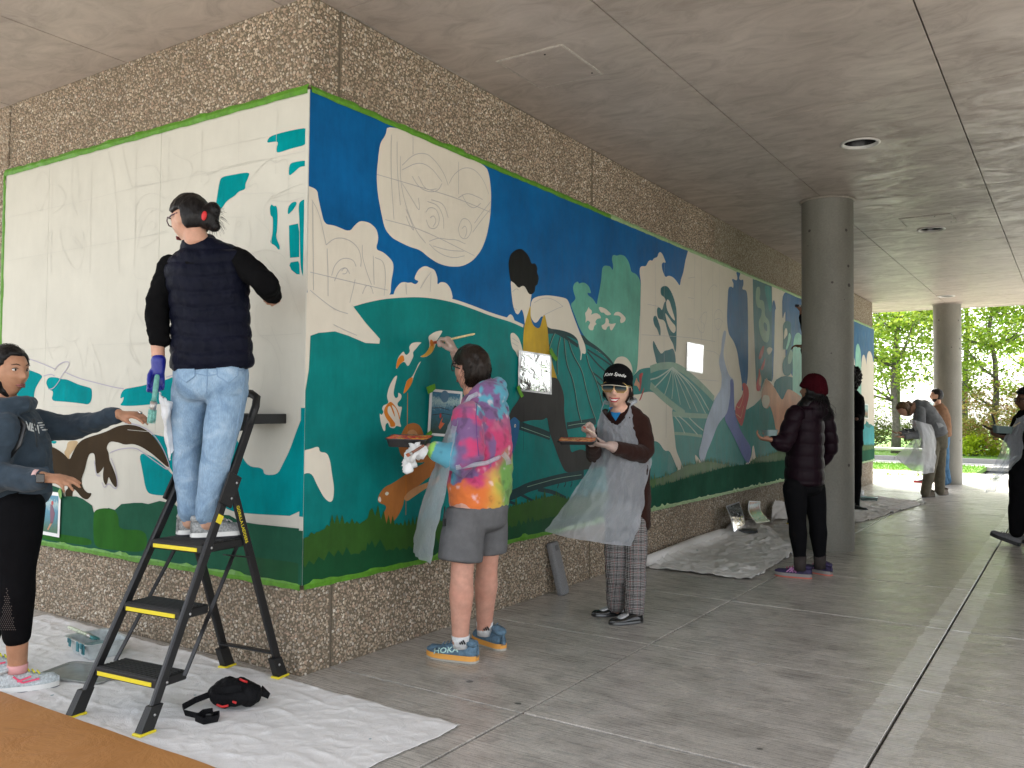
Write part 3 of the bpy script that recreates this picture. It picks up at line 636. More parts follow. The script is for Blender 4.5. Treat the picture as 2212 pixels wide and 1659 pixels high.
# half fan / wing of the second runner
fan = m_right('L', [(0, 930), (60, 870), (110, 835), (165, 805), (220, 830), (300, 890), (380, 965), (450, 1040), (430, 1090), (400, 1180), (380, 1300), (250, 1310), (170, 1280), (160, 1150), (110, 1020), (60, 960)])
strokes('fan_edge', [('L', [(0, 835), (60, 812), (130, 806), (180, 812), (240, 845), (310, 905), (380, 970), (445, 1040)], .07), ('L', [(0, 945), (90, 1030), (170, 1095), (240, 1145)], .07), ('L', [(155, 1145), (260, 1155), (400, 1160)], .05), ('L', [(170, 1280), (260, 1285), (360, 1300)], .03)], .05, 5, M_PAINT['palegreen'], 'r', mural_r)
strokes('fan_rib', [('L', [(155, 820), (x1, y1), (x2, y2)]) for x1, y1, x2, y2 in ((60, 890, 0, 905), (90, 900, 30, 960), (130, 920, 100, 1010), (160, 950, 150, 1040), (185, 950, 210, 1080), (215, 950, 280, 1110), (250, 950, 330, 1130), (290, 950, 385, 1140), (320, 960, 410, 1120))] +
        [('L', [(170, 1160), (210, 1210), (240, 1280)]), ('L', [(200, 1160), (260, 1210), (330, 1290)]), ('L', [(270, 1170), (330, 1230), (370, 1260)])], .014, 6, M_PAINT['ribpale'], 'r', mural_r)
# pale dog
pr('unpainted_dog', 5, 'white2', 'L', [(-200, 1000), (-150, 1010), (-80, 1010), (-30, 990), (20, 990), (60, 1030), (100, 1035), (120, 1080), (165, 1088), (150, 1130), (160, 1200), (172, 1310), (180, 1400), (215, 1480), (240, 1560), (258, 1610), (230, 1608), (200, 1560), (170, 1480), (135, 1400), (100, 1405), (60, 1340), (10, 1330), (-60, 1310), (-200, 1250)])
pr('painted_ear', 6, 'red', 'K', [(1230, 1100), (1255, 1083), (1265, 1095), (1250, 1130), (1250, 1180), (1235, 1250), (1225, 1245), (1235, 1180), (1228, 1130)]); pr('painted_ear', 6, 'peach', 'K', [(1205, 1125), (1215, 1160), (1235, 1180), (1230, 1240), (1210, 1200), (1180, 1200), (1195, 1160)])
pr('painted_ear', 6, 'red', 'K', [(1275, 1210), (1265, 1260), (1240, 1330), (1225, 1335), (1245, 1290), (1260, 1240)])
# walker in periwinkle trousers
pr('painted_walker_arm', 6, 'white2', 'L', [(520, 560), (560, 600), (600, 690), (620, 800), (640, 920), (640, 1000), (640, 1050), (620, 1095), (600, 1060), (590, 980), (570, 900), (545, 890), (530, 790), (505, 700)])
pr('painted_walker', 7, 'lilac', 'L', [(512, 568), (522, 560), (530, 575), (520, 640), (508, 720), (520, 790), (550, 880), (585, 905), (582, 1000), (585, 1080), (560, 1120), (510, 1170), (470, 1220), (430, 1330), (390, 1420), (372, 1510), (350, 1470), (335, 1420), (360, 1330), (385, 1200), (430, 1090), (455, 1030), (495, 970), (500, 880), (480, 800), (480, 760), (495, 700), (500, 620)])
pr('painted_walker_leg', 8, 'periw', 'L', [(585, 1060), (590, 1140), (620, 1240), (660, 1310), (700, 1370), (705, 1420), (690, 1490), (670, 1480), (640, 1430), (600, 1340), (560, 1260), (530, 1210), (515, 1165), (540, 1130), (560, 1000), (555, 900), (582, 905)])
pr('painted_shoe', 8, 'white2', 'L', [(310, 1425), (325, 1440), (340, 1460), (372, 1500), (370, 1530), (350, 1565), (330, 1545), (318, 1500)]); pr('painted_shoe', 8, 'white2', 'L', [(712, 1375), (722, 1360), (735, 1440), (738, 1510), (728, 1550), (715, 1510), (705, 1470), (690, 1500), (660, 1490), (690, 1480), (708, 1430)])
pr('painted_bag', 8, 'red', 'L', [(640, 935), (660, 925), (685, 960), (690, 1020), (670, 1100), (655, 1180), (638, 1238), (615, 1200), (592, 1150), (595, 1090), (612, 1060), (640, 1020), (650, 980)])
strokes('bag_seam', [('L', [(652, 1000), (640, 1060), (620, 1110), (600, 1085)]), ('L', [(595, 1145), (620, 1160), (632, 1180), (650, 1090)])], .012, 9, M_PAINT['peach'], 'r', mural_r)
# far section
pr('painted_panel', 4, 'rock', 'L', [(716, 202), (790, 225), (850, 255), (852, 400), (855, 600), (850, 920), (800, 900), (770, 990), (740, 940), (730, 700), (720, 450)], False)
pr('painted_curl', 5, 'palegreen', 'L', [(740, 260), (765, 255), (770, 300), (760, 350), (790, 350), (800, 400), (800, 460), (830, 490), (835, 560), (825, 650), (790, 640), (765, 580), (755, 500), (775, 460), (780, 410), (745, 400), (735, 340)])
pr('painted_curl', 6, 'rock', 'L', [(795, 500), (815, 520), (818, 570), (800, 560), (790, 530)]); pr('painted_curl', 5, 'teal3', 'L', [(800, 245), (845, 262), (848, 430), (830, 430), (815, 340), (800, 300)])
for p in [[(782, 672), (798, 670), (790, 720), (775, 760), (755, 765), (765, 715)], [(805, 745), (800, 800), (785, 842), (768, 835), (785, 790)], [(760, 810), (775, 900), (770, 985), (742, 985), (740, 930), (755, 880)]]: pr('painted_flame', 6, 'red', 'L', p)
pr('painted_flame', 6, 'peach', 'L', [(770, 860), (778, 900), (770, 960), (755, 930)]); pr('painted_flame', 6, 'white2', 'L', [(810, 690), (835, 675), (855, 690), (845, 715), (825, 738)])
pr('painted_post', 5, 'blue2', 'L', [(848, 380), (865, 340), (880, 410), (870, 420), (868, 600), (862, 760), (858, 900), (850, 920)])
pr('painted_gap', 4, 'blue2', 'L', [(922, 288), (1000, 312), (1110, 350), (1110, 480), (1030, 430), (985, 415), (940, 425), (922, 500)])
pr('painted_totem', 5, 'tealdark', 'L', [(925, 520), (950, 492), (985, 505), (980, 560), (990, 620), (985, 680), (1002, 700), (1000, 800), (975, 885), (925, 870), (922, 780), (960, 720), (950, 690), (925, 700), (930, 620)])
pr('knot_gap', 6, 'white2', 'L', [(938, 550), (955, 545), (960, 590), (945, 610), (932, 630)]); pr('knot_gap', 6, 'mint2', 'L', [(968, 570), (985, 600), (970, 660), (955, 700), (945, 690), (960, 640)]); pr('knot_gap', 6, 'palegreen', 'L', [(980, 690), (1000, 720), (985, 790), (962, 800), (960, 750)])
pr('painted_mound', 5, 'tealdark', 'L', [(858, 930), (900, 890), (950, 878), (1000, 890), (1030, 920), (1060, 1000), (1000, 1060), (920, 1060), (880, 1000)])
pr('painted_deer', 6, 'peach', 'L', [(800, 920), (812, 890), (822, 912), (840, 925), (860, 950), (890, 1000), (922, 1055), (945, 1000), (960, 968), (1010, 990), (1100, 1060), (1100, 1200), (980, 1250), (930, 1300), (900, 1330), (880, 1280), (860, 1160), (835, 1080), (820, 1110), (790, 1100), (775, 1050), (780, 985), (795, 950)])
pr('painted_deer_face', 7, 'white2', 'L', [(790, 1010), (830, 1015), (835, 1060), (815, 1110), (785, 1095), (778, 1050)])
pr('painted_leg', 6, 'peach', 'L', [(900, 1390), (940, 1380), (960, 1440), (930, 1500), (905, 1450)])
# beyond the column, in wall metres
def prm(name, lev, mat, uv, sm=True): sheet(name, chaikin(chaikin(uv)) if sm else uv, lev, mat, 'r', mural_r)
prm('painted_sky', 3, 'blue2', [(8.6, TOPR), (R_END, TOPR), (R_END, 2.36), (14.2, 2.3), (13.2, 2.15), (12.2, 2.2), (11.4, 1.6), (9.6, 1.6), (8.6, 2.0)], False)
for k, (u, h, w, mt) in enumerate([(11.55, 2.28, .5, 'mint2'), (12.15, 2.60, .62, 'mint2'), (12.75, 2.42, .5, 'white2'), (13.25, 2.62, .5, 'mint2'), (13.75, 2.45, .5, 'white2'), (14.3, 2.55, .7, 'white2'), (12.45, 2.1, .4, 'white2'), (10.2, 2.3, .8, 'white2'), (9.3, 2.5, .7, 'mint2'), (11.0, 2.1, .5, 'white2')]):
    prm('painted_tree', 4 + k % 3, mt, [(u - w / 2, 1.15), (u - w / 2, h - .25), (u - w / 3, h - .05), (u, h), (u + w * .4, h - .12), (u + w / 2, h - .35), (u + w / 2, 1.15)])
prm('painted_hill', 8, 'aqua', [(8.8, .55), (8.8, 1.40), (9.9, 1.62), (11.4, 1.72), (12.4, 1.55), (13.4, 1.25), (14.1, 1.05), (R_END, 1.15), (R_END, .55)])
prm('painted_fox', 9, 'pink', [(10.9, 1.35), (11.7, 1.42), (12.5, 1.52), (12.9, 1.35), (12.5, 1.18), (12.2, 1.05), (12.6, .92), (12.75, .72), (12.45, .74), (12.1, .9), (11.6, 1.0), (11.0, .92), (10.6, .85)])
# grass strip along the bottom
gb = m_right('C', [(-20, 960), (60, 925), (150, 880), (260, 880), (290, 860), (305, 820), (330, 845), (380, 880), (470, 890)]) + m_right('N', [(225, 1350), (300, 1300), (420, 1270), (560, 1230), (640, 1210), (760, 1240), (900, 1230)]) + m_right('L', [(0, 1610), (120, 1580), (250, 1510), (400, 1480), (520, 1500), (640, 1530), (740, 1450), (820, 1440), (910, 1400)]) + [(9.0, .78), (10.5, .74), (12, .80), (13.4, .78), (R_END, .72)]
gb.sort(key=lambda p: p[0])
sheet('painted_grass', [(-.02, BOTR)] + jag(gb, .07, .035, 4) + [(R_END, BOTR)], 10, 'green2', 'r', mural_r)
sheet('painted_grass_base', [(-.02, BOTR)] + jag([(u, max(BOTR + .06, z * .55 + BOTR * .36)) for u, z in gb], .05, .05, 5) + [(R_END, BOTR)], 11, 'green', 'r', mural_r)
prm('painted_far_grass', 12, 'greenleft', [(3.3, .47)] + jag([(3.3, .6), (4.5, .66), (6.2, .74), (8, .72), (11, .68), (R_END, .66)], .05, .05, 6) + [(R_END, .47)], False)
# pencil sketch
PR = [('B', r) for r in ([(640, 330), (638, 560), (655, 800)], [(672, 370), (672, 520), (690, 720)], [(700, 500), (760, 440), (830, 430), (880, 470), (930, 540), (955, 610)], [(700, 525), (790, 480), (860, 510), (920, 590)], [(755, 560), (790, 620), (850, 650), (900, 640), (920, 600)], [(790, 560), (830, 640), (890, 630)], [(960, 600), (985, 550), (1040, 510), (1100, 520), (1150, 580), (1180, 660)],
      [(1010, 680), (1060, 650), (1130, 680), (1145, 690)], [(1030, 660), (1060, 720), (1100, 740), (1135, 710)], [(690, 450), (690, 600), (730, 760), (780, 870), (830, 930)], [(700, 600), (750, 680), (800, 765), (790, 680)], [(830, 760), (850, 730), (890, 740), (910, 800), (890, 850), (850, 850), (832, 800)], [(855, 790), (875, 775), (890, 810), (870, 840)], [(840, 700), (900, 720), (930, 790), (930, 850)], [(860, 690), (930, 710), (955, 790)],
      [(1010, 850), (1030, 790), (1070, 800), (1090, 850), (1060, 910), (1020, 900), (1010, 850)], [(1030, 850), (1050, 830), (1060, 870), (1045, 900)], [(1090, 870), (1140, 800), (1190, 740)], [(1100, 820), (1150, 750), (1190, 700)], [(850, 920), (900, 900), (950, 910), (1000, 910), (1050, 935)], [(850, 935), (900, 985), (980, 1015), (1045, 1000)], [(870, 945), (950, 970), (1040, 975)], [(560, 550), (800, 620), (1000, 680), (1190, 760)], [(605, 800), (800, 850), (1100, 1000)], [(760, 340), (760, 440)], [(1012, 480), (1012, 660)],
      [(720, 740), (745, 800), (770, 870), (740, 830), (722, 780)], [(280, 940), (320, 905), (370, 900), (420, 920), (460, 960), (475, 1020), (470, 1060)], [(310, 1110), (325, 1050), (370, 1010), (430, 1020), (445, 1060)], [(325, 1140), (350, 1080), (390, 1060), (410, 1100)], [(365, 1085), (380, 1065), (400, 1075), (390, 1100), (370, 1100)], [(480, 940), (478, 1000), (500, 1080), (530, 1160)], [(550, 1010), (600, 1030), (610, 1120), (600, 1220)], [(285, 960), (290, 1090), (290, 1222)], [(200, 690), (240, 760), (280, 940)], [(190, 1090), (400, 1140), (620, 1190)],
      [(410, 1260), (430, 1180), (440, 1130)], [(480, 1210), (500, 1160), (530, 1170), (540, 1210)], [(190, 1190), (250, 1240), (330, 1300), (400, 1320)], [(320, 1380), (380, 1410), (450, 1440)], [(540, 1000), (545, 1160)], [(205, 700), (210, 1190)], [(800, 1180), (830, 1130), (860, 1090)], [(720, 1150), (725, 1215)], [(860, 1100), (855, 1200)], [(1310, 1200), (1330, 1180), (1345, 1190)], [(1320, 1290), (1335, 1300)], [(1430, 1260), (1480, 1230), (1540, 1240), (1590, 1280)], [(1480, 1330), (1560, 1290), (1590, 1280)], [(1310, 1455), (1345, 1480)], [(1308, 1480), (1340, 1500)])]
PR += [('K', r) for r in ([(1450, 110), (1446, 800), (1450, 1010)], [(1370, 120), (1372, 600)], [(1720, 60), (1712, 800)], [(1780, 100), (1776, 520), (1780, 820)], [(1880, 150), (1875, 820)], [(1940, 150), (1930, 900)], [(1250, 750), (1650, 770), (1900, 810)], [(1300, 480), (1400, 500)], [(1760, 620), (1790, 560), (1830, 540), (1820, 640), (1790, 700)], [(1740, 650), (1760, 720), (1800, 740), (1810, 660), (1770, 630)], [(1890, 600), (1900, 540), (1940, 520), (1970, 570), (1965, 640), (1930, 720), (1900, 680), (1890, 600)], [(1895, 620), (1940, 600), (1968, 640)], [(1750, 690), (1780, 760), (1778, 800)], [(1820, 890), (1900, 900), (1960, 960)],
      [(1660, 250), (1720, 240)], [(1660, 420), (1710, 430)], [(1660, 610), (1710, 612)], [(1830, 400), (1850, 340), (1890, 300), (1920, 330)], [(1990, 740), (2000, 1000), (2060, 1180)], [(1240, 330), (1235, 900)], [(1700, 1140), (1930, 1160)])]
strokes('pencil_sketch', PR, .0036, 8.6, M_PENCIL, 'r', mural_r)['kind'] = 'stuff'
# board seams
for q in [('N', [(402, 440), (398, 830)]), ('K', [(1468, 1300), (1465, 1659)]), ('C', [(474, 480), (474, 640)])]: strokes('board_seam', [q], .003, 9, M_PAINT['black'], 'r', mural_r, smooth=False)
# ---------------- left face
pl('painted_block', 1, 'teal2', 'A', [(1615, 862), (1612, 850), (1630, 822), (1700, 800), (1790, 780), (1856, 770), (1856, 872), (1760, 895), (1672, 925), (1668, 900), (1680, 855), (1650, 855)])
pl('painted_block', 1, 'teal2', 'A', [(1742, 1065), (1745, 1000), (1760, 980), (1856, 965), (1856, 1002), (1810, 1005), (1780, 1035)])
pl('painted_block', 1, 'teal2', 'A', [(1335, 1068), (1400, 1055), (1510, 1036), (1495, 1080), (1480, 1110), (1482, 1142), (1440, 1155), (1420, 1180), (1370, 1210), (1340, 1255), (1318, 1272), (1298, 1260), (1310, 1190), (1322, 1110)])
pl('painted_block', 1, 'teal2', 'A', [(1628, 1250), (1640, 1230), (1650, 1245), (1670, 1240), (1676, 1300), (1672, 1390), (1665, 1430), (1690, 1490), (1685, 1512), (1660, 1480), (1628, 1465), (1645, 1420), (1648, 1310), (1632, 1300)])
pl('painted_block', 1, 'teal2', 'A', [(1736, 1300), (1738, 1250), (1760, 1222), (1785, 1215), (1792, 1230), (1770, 1265)])
pl('painted_block', 1, 'teal2', 'A', [(1800, 1230), (1825, 1205), (1856, 1200), (1858, 1640), (1850, 1700), (1815, 1640), (1810, 1500), (1808, 1350)])
pl('painted_block', 1, 'teal2', 'A', [(1744, 1360), (1798, 1348), (1806, 1400), (1806, 1550), (1750, 1555), (1745, 1450)], False)
pl('painted_block', 1, 'teal2', 'F', [(1092, 600), (1100, 580), (1150, 572), (1158, 590), (1160, 660), (1140, 658), (1105, 630)], False)
# big teal with unpainted tail at right
pl('painted_water', 1, 'teal2', 'H', [(1190, 330), (1135, 335), (1110, 400), (1085, 470), (1060, 520), (1040, 560), (990, 562), (985, 535), (930, 530), (900, 480), (890, 420), (800, 390), (700, 390), (660, 420), (620, 420), (560, 405), (590, 450), (640, 540), (690, 620), (800, 650), (850, 690), (900, 705), (1190, 720)])
pl('painted_water', 1, 'teal2', 'H', [(520, 478), (570, 490), (620, 530), (680, 600), (700, 640), (640, 640), (560, 635), (545, 610), (535, 550)])
pl('painted_water', 1, 'teal2', 'G', [(150, 230), (220, 250), (340, 295), (310, 340), (275, 400), (265, 460), (275, 490), (200, 490), (100, 440), (100, 250)])
pl('painted_water', 1, 'teal2', 'G', [(380, 310), (440, 310), (480, 325), (520, 325), (620, 370), (700, 390), (720, 405), (718, 490), (690, 525), (640, 515), (500, 500), (400, 495), (420, 420), (385, 408), (370, 380), (360, 350)])
pl('painted_water', 1, 'teal2', 'G', [(1366, 300), (1300, 330), (1230, 345), (1120, 375), (1040, 390), (970, 402), (945, 440), (940, 480), (970, 460), (960, 500), (935, 530), (1000, 535), (1100, 530), (1200, 520), (1300, 515), (1400, 505)])
pl('painted_water', 1, 'teal2', 'G', [(380, 806), (450, 808), (430, 832), (400, 822)])
pl('painted_fin', 2, 'beige', 'G', [(530, 808), (615, 805), (600, 850), (560, 900), (540, 925), (550, 985), (520, 940), (500, 895), (520, 870)])
# brown animal
pl('painted_animal', 3, 'darkbrown', 'G', [(370, 840), (430, 860), (500, 905), (545, 960), (570, 900), (600, 840), (640, 800), (700, 775), (820, 740), (920, 690), (1000, 678), (1080, 690), (1150, 725), (1210, 780), (1270, 870), (1310, 960), (1325, 1015), (1300, 1005), (1250, 960), (1180, 900), (1100, 850), (1040, 830), (975, 838), (930, 820), (860, 808), (830, 860), (850, 900), (855, 960), (880, 1010), (910, 1090), (920, 1150), (905, 1175), (870, 1130), (850, 1080), (840, 1130), (830, 1158), (808, 1120), (805, 1060), (815, 1000), (800, 1030), (770, 1062), (755, 1060), (748, 990), (740, 900), (700, 905), (680, 960), (665, 1030), (640, 1100), (640, 1150), (660, 1190), (690, 1215), (718, 1212), (710, 1240), (680, 1268), (640, 1250), (600, 1200), (575, 1180), (565, 1240), (575, 1290), (545, 1292), (515, 1240), (510, 1200), (540, 1170), (500, 1140), (430, 1080), (380, 1000)])
# grass patches
pl('painted_grass', 4, 'greenleft', 'G', [(300, 1140), (330, 1160), (400, 1150), (480, 1180), (500, 1240), (600, 1240), (650, 1260), (720, 1310), (735, 1365), (810, 1350), (850, 1330), (900, 1345), (950, 1300), (1050, 1290), (1110, 1290), (1160, 1300), (1250, 1275), (1366, 1300), (1500, 1480), (1500, 1800), (200, 1640), (200, 1150)], False)
pl('painted_grass', 4.5, 'greenleft', 'H', [(640, 660), (690, 700), (860, 712), (900, 735), (960, 745), (1190, 770), (1190, 990), (600, 920)], False)
pl('painted_grass_patch', 5, 'greenmid', 'G', [(735, 1365), (760, 1340), (830, 1330), (900, 1345), (930, 1400), (930, 1500), (1150, 1500), (1150, 1680), (900, 1660), (740, 1640), (730, 1500)])
pl('painted_grass_base', 5, 'green', 'H', [(860, 850), (960, 870), (1190, 900), (1190, 990), (850, 930)])
pl('painted_grass_patch', 5, 'greenmid', 'H', [(150, 800), (250, 815), (345, 828), (345, 800), (240, 785), (150, 770)])
# sketch lines
PLn = [('A', r) for r in ([(318, 1020), (316, 1250), (310, 1650)], [(826, 885), (822, 1100), (815, 1400)], [(1022, 830), (1015, 1100)], [(1222, 790), (1215, 1100)], [(1443, 720), (1440, 980)], [(1676, 660), (1670, 800), (1665, 1050)], [(60, 1310), (310, 1255), (560, 1200), (820, 1130), (1180, 1060), (1480, 990), (1850, 910)], [(40, 1575), (400, 1510), (800, 1440), (1020, 1400)], [(1150, 950), (1220, 910), (1400, 870), (1620, 825)], [(650, 900), (690, 1050), (710, 1300), (720, 1650)], [(560, 940), (550, 1200), (545, 1650)],
       [(215, 1130), (230, 1050), (270, 1030), (300, 1080), (290, 1180), (240, 1290), (215, 1230)], [(300, 1110), (360, 1120), (400, 1170), (390, 1240), (320, 1290)], [(440, 960), (430, 1200), (470, 1300)], [(470, 970), (480, 1200)], [(270, 1500), (290, 1410), (320, 1390), (310, 1450)], [(360, 1380), (380, 1500), (430, 1600), (480, 1640), (520, 1500), (500, 1400)], [(430, 1420), (470, 1440), (510, 1520), (440, 1440)], [(740, 880), (760, 1000), (800, 1130)], [(810, 1020), (940, 990), (960, 1050), (990, 1060), (980, 1100), (850, 1120), (800, 1130)], [(820, 1250), (860, 1180), (930, 1160), (1000, 1200)], [(830, 1500), (850, 1380), (900, 1280), (960, 1260)], [(890, 1360), (920, 1330), (950, 1360), (920, 1390)], [(840, 1500), (900, 1480), (960, 1430)],
       [(1040, 920), (1080, 950), (1150, 970), (1170, 1030), (1120, 1150)], [(1165, 1060), (1190, 1030), (1250, 1040), (1270, 1080), (1230, 1120)], [(1360, 1000), (1300, 1040), (1240, 1060)], [(1370, 1010), (1520, 970), (1640, 960)], [(1485, 1150), (1510, 1080), (1580, 1000), (1630, 960), (1670, 990), (1720, 950), (1745, 990), (1740, 1200)], [(1500, 1130), (1550, 1100), (1560, 1140)], [(1430, 1170), (1530, 1170), (1655, 1160), (1640, 1190), (1590, 1250), (1600, 1330)], [(1370, 1310), (1430, 1310), (1480, 1310)], [(1640, 1190), (1760, 1130), (1830, 1110)], [(1640, 1200), (1760, 1160), (1850, 1170)], [(1640, 1210), (1740, 1220), (1830, 1190)],
       [(1430, 1310), (1420, 1390), (1410, 1430), (1425, 1430), (1420, 1500)], [(1425, 1350), (1450, 1330), (1460, 1360), (1430, 1370)], [(1500, 1330), (1520, 1420), (1500, 1500)], [(1540, 1300), (1640, 1400), (1640, 1470)], [(1500, 1540), (1600, 1500), (1700, 1530), (1720, 1560)])]
PLn += [('F', r) for r in ([(900, 520), (900, 700)], [(940, 550), (1000, 640), (1090, 720)], [(1070, 650), (1100, 760), (1150, 900), (1190, 980)], [(880, 860), (860, 1000), (900, 1070), (980, 1110), (1030, 1250), (1040, 1400)], [(970, 1000), (1000, 1080), (1050, 1200)], [(840, 1070), (1090, 1058), (1180, 1050)], [(930, 1260), (920, 1400), (860, 1520)], [(60, 650), (80, 690), (150, 690)], [(85, 760), (80, 900), (40, 1000), (30, 1100), (100, 1260)], [(80, 910), (130, 1000), (200, 1040)], [(60, 600), (70, 400), (75, 200)], [(75, 330), (130, 230), (200, 215), (260, 250)], [(0, 430), (150, 405), (280, 370)], [(0, 1130), (130, 1120), (170, 1110)])]
PLn += [('G', r) for r in ([(490, 0), (550, 40), (600, 20), (620, 0)], [(420, 110), (440, 80), (490, 60), (540, 100), (515, 160)], [(360, 0), (390, 120), (420, 180)], [(580, 20), (620, 100), (640, 180), (650, 270)], [(690, 0), (680, 150), (660, 230)], [(705, 0), (740, 110), (780, 200), (800, 330)], [(730, 200), (760, 330), (790, 480), (770, 580)], [(845, 520), (860, 430), (900, 350), (915, 330)], [(860, 540), (900, 440), (960, 370)], [(790, 400), (820, 300), (840, 560)], [(990, 220), (1010, 300), (1020, 390)], [(1010, 50), (1030, 150), (1100, 220)], [(1040, 300), (1080, 360), (1120, 280)], [(80, 100), (240, 95), (430, 75)], [(700, 60), (1140, 40)], [(640, 1110), (680, 1000), (720, 960), (750, 1000)], [(860, 900), (920, 870), (1010, 860), (1090, 890)], [(660, 1060), (740, 1080), (790, 1060)], [(1010, 1000), (1020, 1260)], [(860, 1160), (870, 1300)], [(815, 1180), (820, 1310)], [(400, 540), (720, 540)], [(1000, 720), (1280, 745)])]
strokes('pencil_sketch', PLn, .0024, 6, simple('pencil_line_faint', (.515, .505, .455), .7), 'l', mural_l)['kind'] = 'stuff'
strokes('pencil_outline', [('G', r) for r in ([(180, 150), (300, 190), (430, 245)], [(510, 270), (620, 320), (780, 360), (900, 390), (970, 400)], [(430, 260), (450, 220), (500, 190), (550, 190), (530, 240), (490, 290), (460, 350), (420, 400), (380, 405)], [(345, 300), (400, 285), (430, 300)], [(860, 905), (880, 890), (960, 865), (1060, 860), (1110, 890), (1240, 985), (1320, 1040), (1330, 1000), (1280, 870), (1210, 760), (1130, 700), (1040, 672), (980, 668)], [(870, 940), (905, 1030), (925, 1150), (905, 1190), (850, 1130), (820, 1180), (800, 1130)], [(740, 960), (755, 1080), (785, 1080)], [(1300, 310), (1366, 290)])], .006, 6.5, M_PENCIL2, 'l', mural_l)
# ---------------- green masking tape
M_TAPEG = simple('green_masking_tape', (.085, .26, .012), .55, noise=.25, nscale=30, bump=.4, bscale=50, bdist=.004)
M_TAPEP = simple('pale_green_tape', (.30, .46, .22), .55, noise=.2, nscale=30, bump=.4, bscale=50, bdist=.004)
def tape(side, u0, u1, z, w, seed, mat, parent, d0=BT + .0065, vert=False):
    g = random.Random(seed); V = []; F = []; n = max(3, int(abs(u1 - u0) / .06))
    for i in range(n + 1):
        u = u0 + (u1 - u0) * i / n; lift = abs(g.gauss(0, .003)) + (.010 if g.random() < .08 else 0)
        for k, (dz, dd) in enumerate(((w * .5 + g.uniform(-.004, .006), -.012 + lift), (0.002, lift * .6), (-w * .5 + g.uniform(-.003, .003), .0))):
            zz = z + dz; dp = d0 + dd
            V.append(((dp, u, zz) if not vert else (dp, z + dz, u)) if side == 'r' else ((u, -dp, zz) if not vert else (z + dz, -dp, u)))
    for i in range(n):
        for k in range(2): F.append((i * 3 + k, i * 3 + k + 1, i * 3 + 4 + k, i * 3 + 3 + k))
    return mobj('masking_tape', new_mesh('masking_tape', V, F), mat, parent)
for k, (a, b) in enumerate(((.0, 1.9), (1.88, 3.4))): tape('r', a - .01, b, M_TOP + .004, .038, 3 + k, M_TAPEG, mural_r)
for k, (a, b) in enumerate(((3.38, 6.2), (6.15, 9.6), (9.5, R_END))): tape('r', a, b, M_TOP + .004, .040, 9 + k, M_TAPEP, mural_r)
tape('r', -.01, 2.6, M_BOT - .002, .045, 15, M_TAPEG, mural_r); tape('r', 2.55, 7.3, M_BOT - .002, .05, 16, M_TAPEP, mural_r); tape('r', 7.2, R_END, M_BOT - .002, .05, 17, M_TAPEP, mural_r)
for k, (a, b) in enumerate(((-3.03, -2.3), (-2.32, -1.45), (-1.47, .012))): tape('l', a, b, M_TOP + .004, .045, 20 + k, M_TAPEG, mural_l)
tape('l', -3.03, .012, M_BOT - .002, .045, 25, M_TAPEG, mural_l); tape('l', M_BOT, M_TOP, LEFT_END + .008, .03, 26, M_TAPEG, mural_l, vert=True)
# ================================================================== outside, beyond the far end of the walkway
M_PLAZA = simple('plaza_concrete', (.48, .465, .43), .75, noise=.2, nscale=3, bump=.2, bscale=60)
M_ASPH = simple('asphalt', (.20, .20, .20), .8, noise=.2, nscale=8, bump=.4, bscale=120)
M_GRASSB = simple('lawn_soil', (.13, .26, .030), .9, noise=.35, nscale=3)
M_BLADE = vcol('grass_blade', rough=.6); M_LEAF = None
def slab_sheet(name, x0, x1, y0, y1, z, mat): return struct(name, MB().box(x0, x1, y0, y1, z - .1, z).build(name, mat))
slab_sheet('plaza', -60, -7.5, -45, 17.29, -.026, M_PLAZA); slab_sheet('plaza', -7.49, 60, -45, -6.91, -.026, M_PLAZA)
slab_sheet('plaza', 5.46, 60, -6.9, 17.29, -.026, M_PLAZA)
slab_sheet('path', -60, 60, 17.31, 19.3, -.012, M_PLAZA)
slab_sheet('path', -60, 60, 22.31, 23.0, -.012, M_PLAZA)
slab_sheet('road', -80, 80, 23.2, 26.2, -.10, M_ASPH)
def kerb(x0, x1, y0, y1):
    b = MB()
    for a in np.arange(x0, x1, 1.5): b.box(a, a + 1.49, y0, y1, -.2, .015, bev=.012)
    o = b.build('kerb', simple('kerb_stone', (.40, .39, .37), .7, noise=.15)); o['kind'] = 'structure'; return o
kerb(-30, 30, 23.02, 23.18); kerb(-30, 30, 26.22, 26.38)
def lawn(x0, x1, y0, y1, n, hgt, seed, z=.0):
    o = slab_sheet('lawn', x0, x1, y0, y1, z, M_GRASSB)
    g = np.random.default_rng(seed); X = g.uniform(max(x0, -9), min(x1, 9), n); Y = g.uniform(y0, y1, n); h = hgt * g.uniform(.5, 1.2, n); a = g.uniform(0, math.pi, n); w = .012
    dx, dy = np.cos(a) * w, np.sin(a) * w; lx, ly = g.normal(0, .3, n) * h, g.normal(0, .3, n) * h
    V = np.stack([np.stack([X - dx, Y - dy, 0 * h + z - .005], -1), np.stack([X + dx, Y + dy, 0 * h + z - .005], -1), np.stack([X + lx, Y + ly, h + z], -1)], 1).reshape(-1, 3)
    me = bpy.data.meshes.new('grass'); me.from_pydata(V.tolist(), [], np.arange(3 * n).reshape(-1, 3).tolist())
    c = np.stack([g.uniform(.16, .30, n), g.uniform(.34, .52, n), g.uniform(.03, .06, n)], -1); set_tint(me, np.repeat(c, 3, 0))
    q = mobj('grass', me, M_BLADE); q['kind'] = 'stuff'; q['label'] = 'short green lawn grass beside the road'; return q
lawn(-30, 1.35, 19.31, 22.3, 9000, .05, 1); lawn(-40, 40, 26.4, 75, 14000, .06, 2)
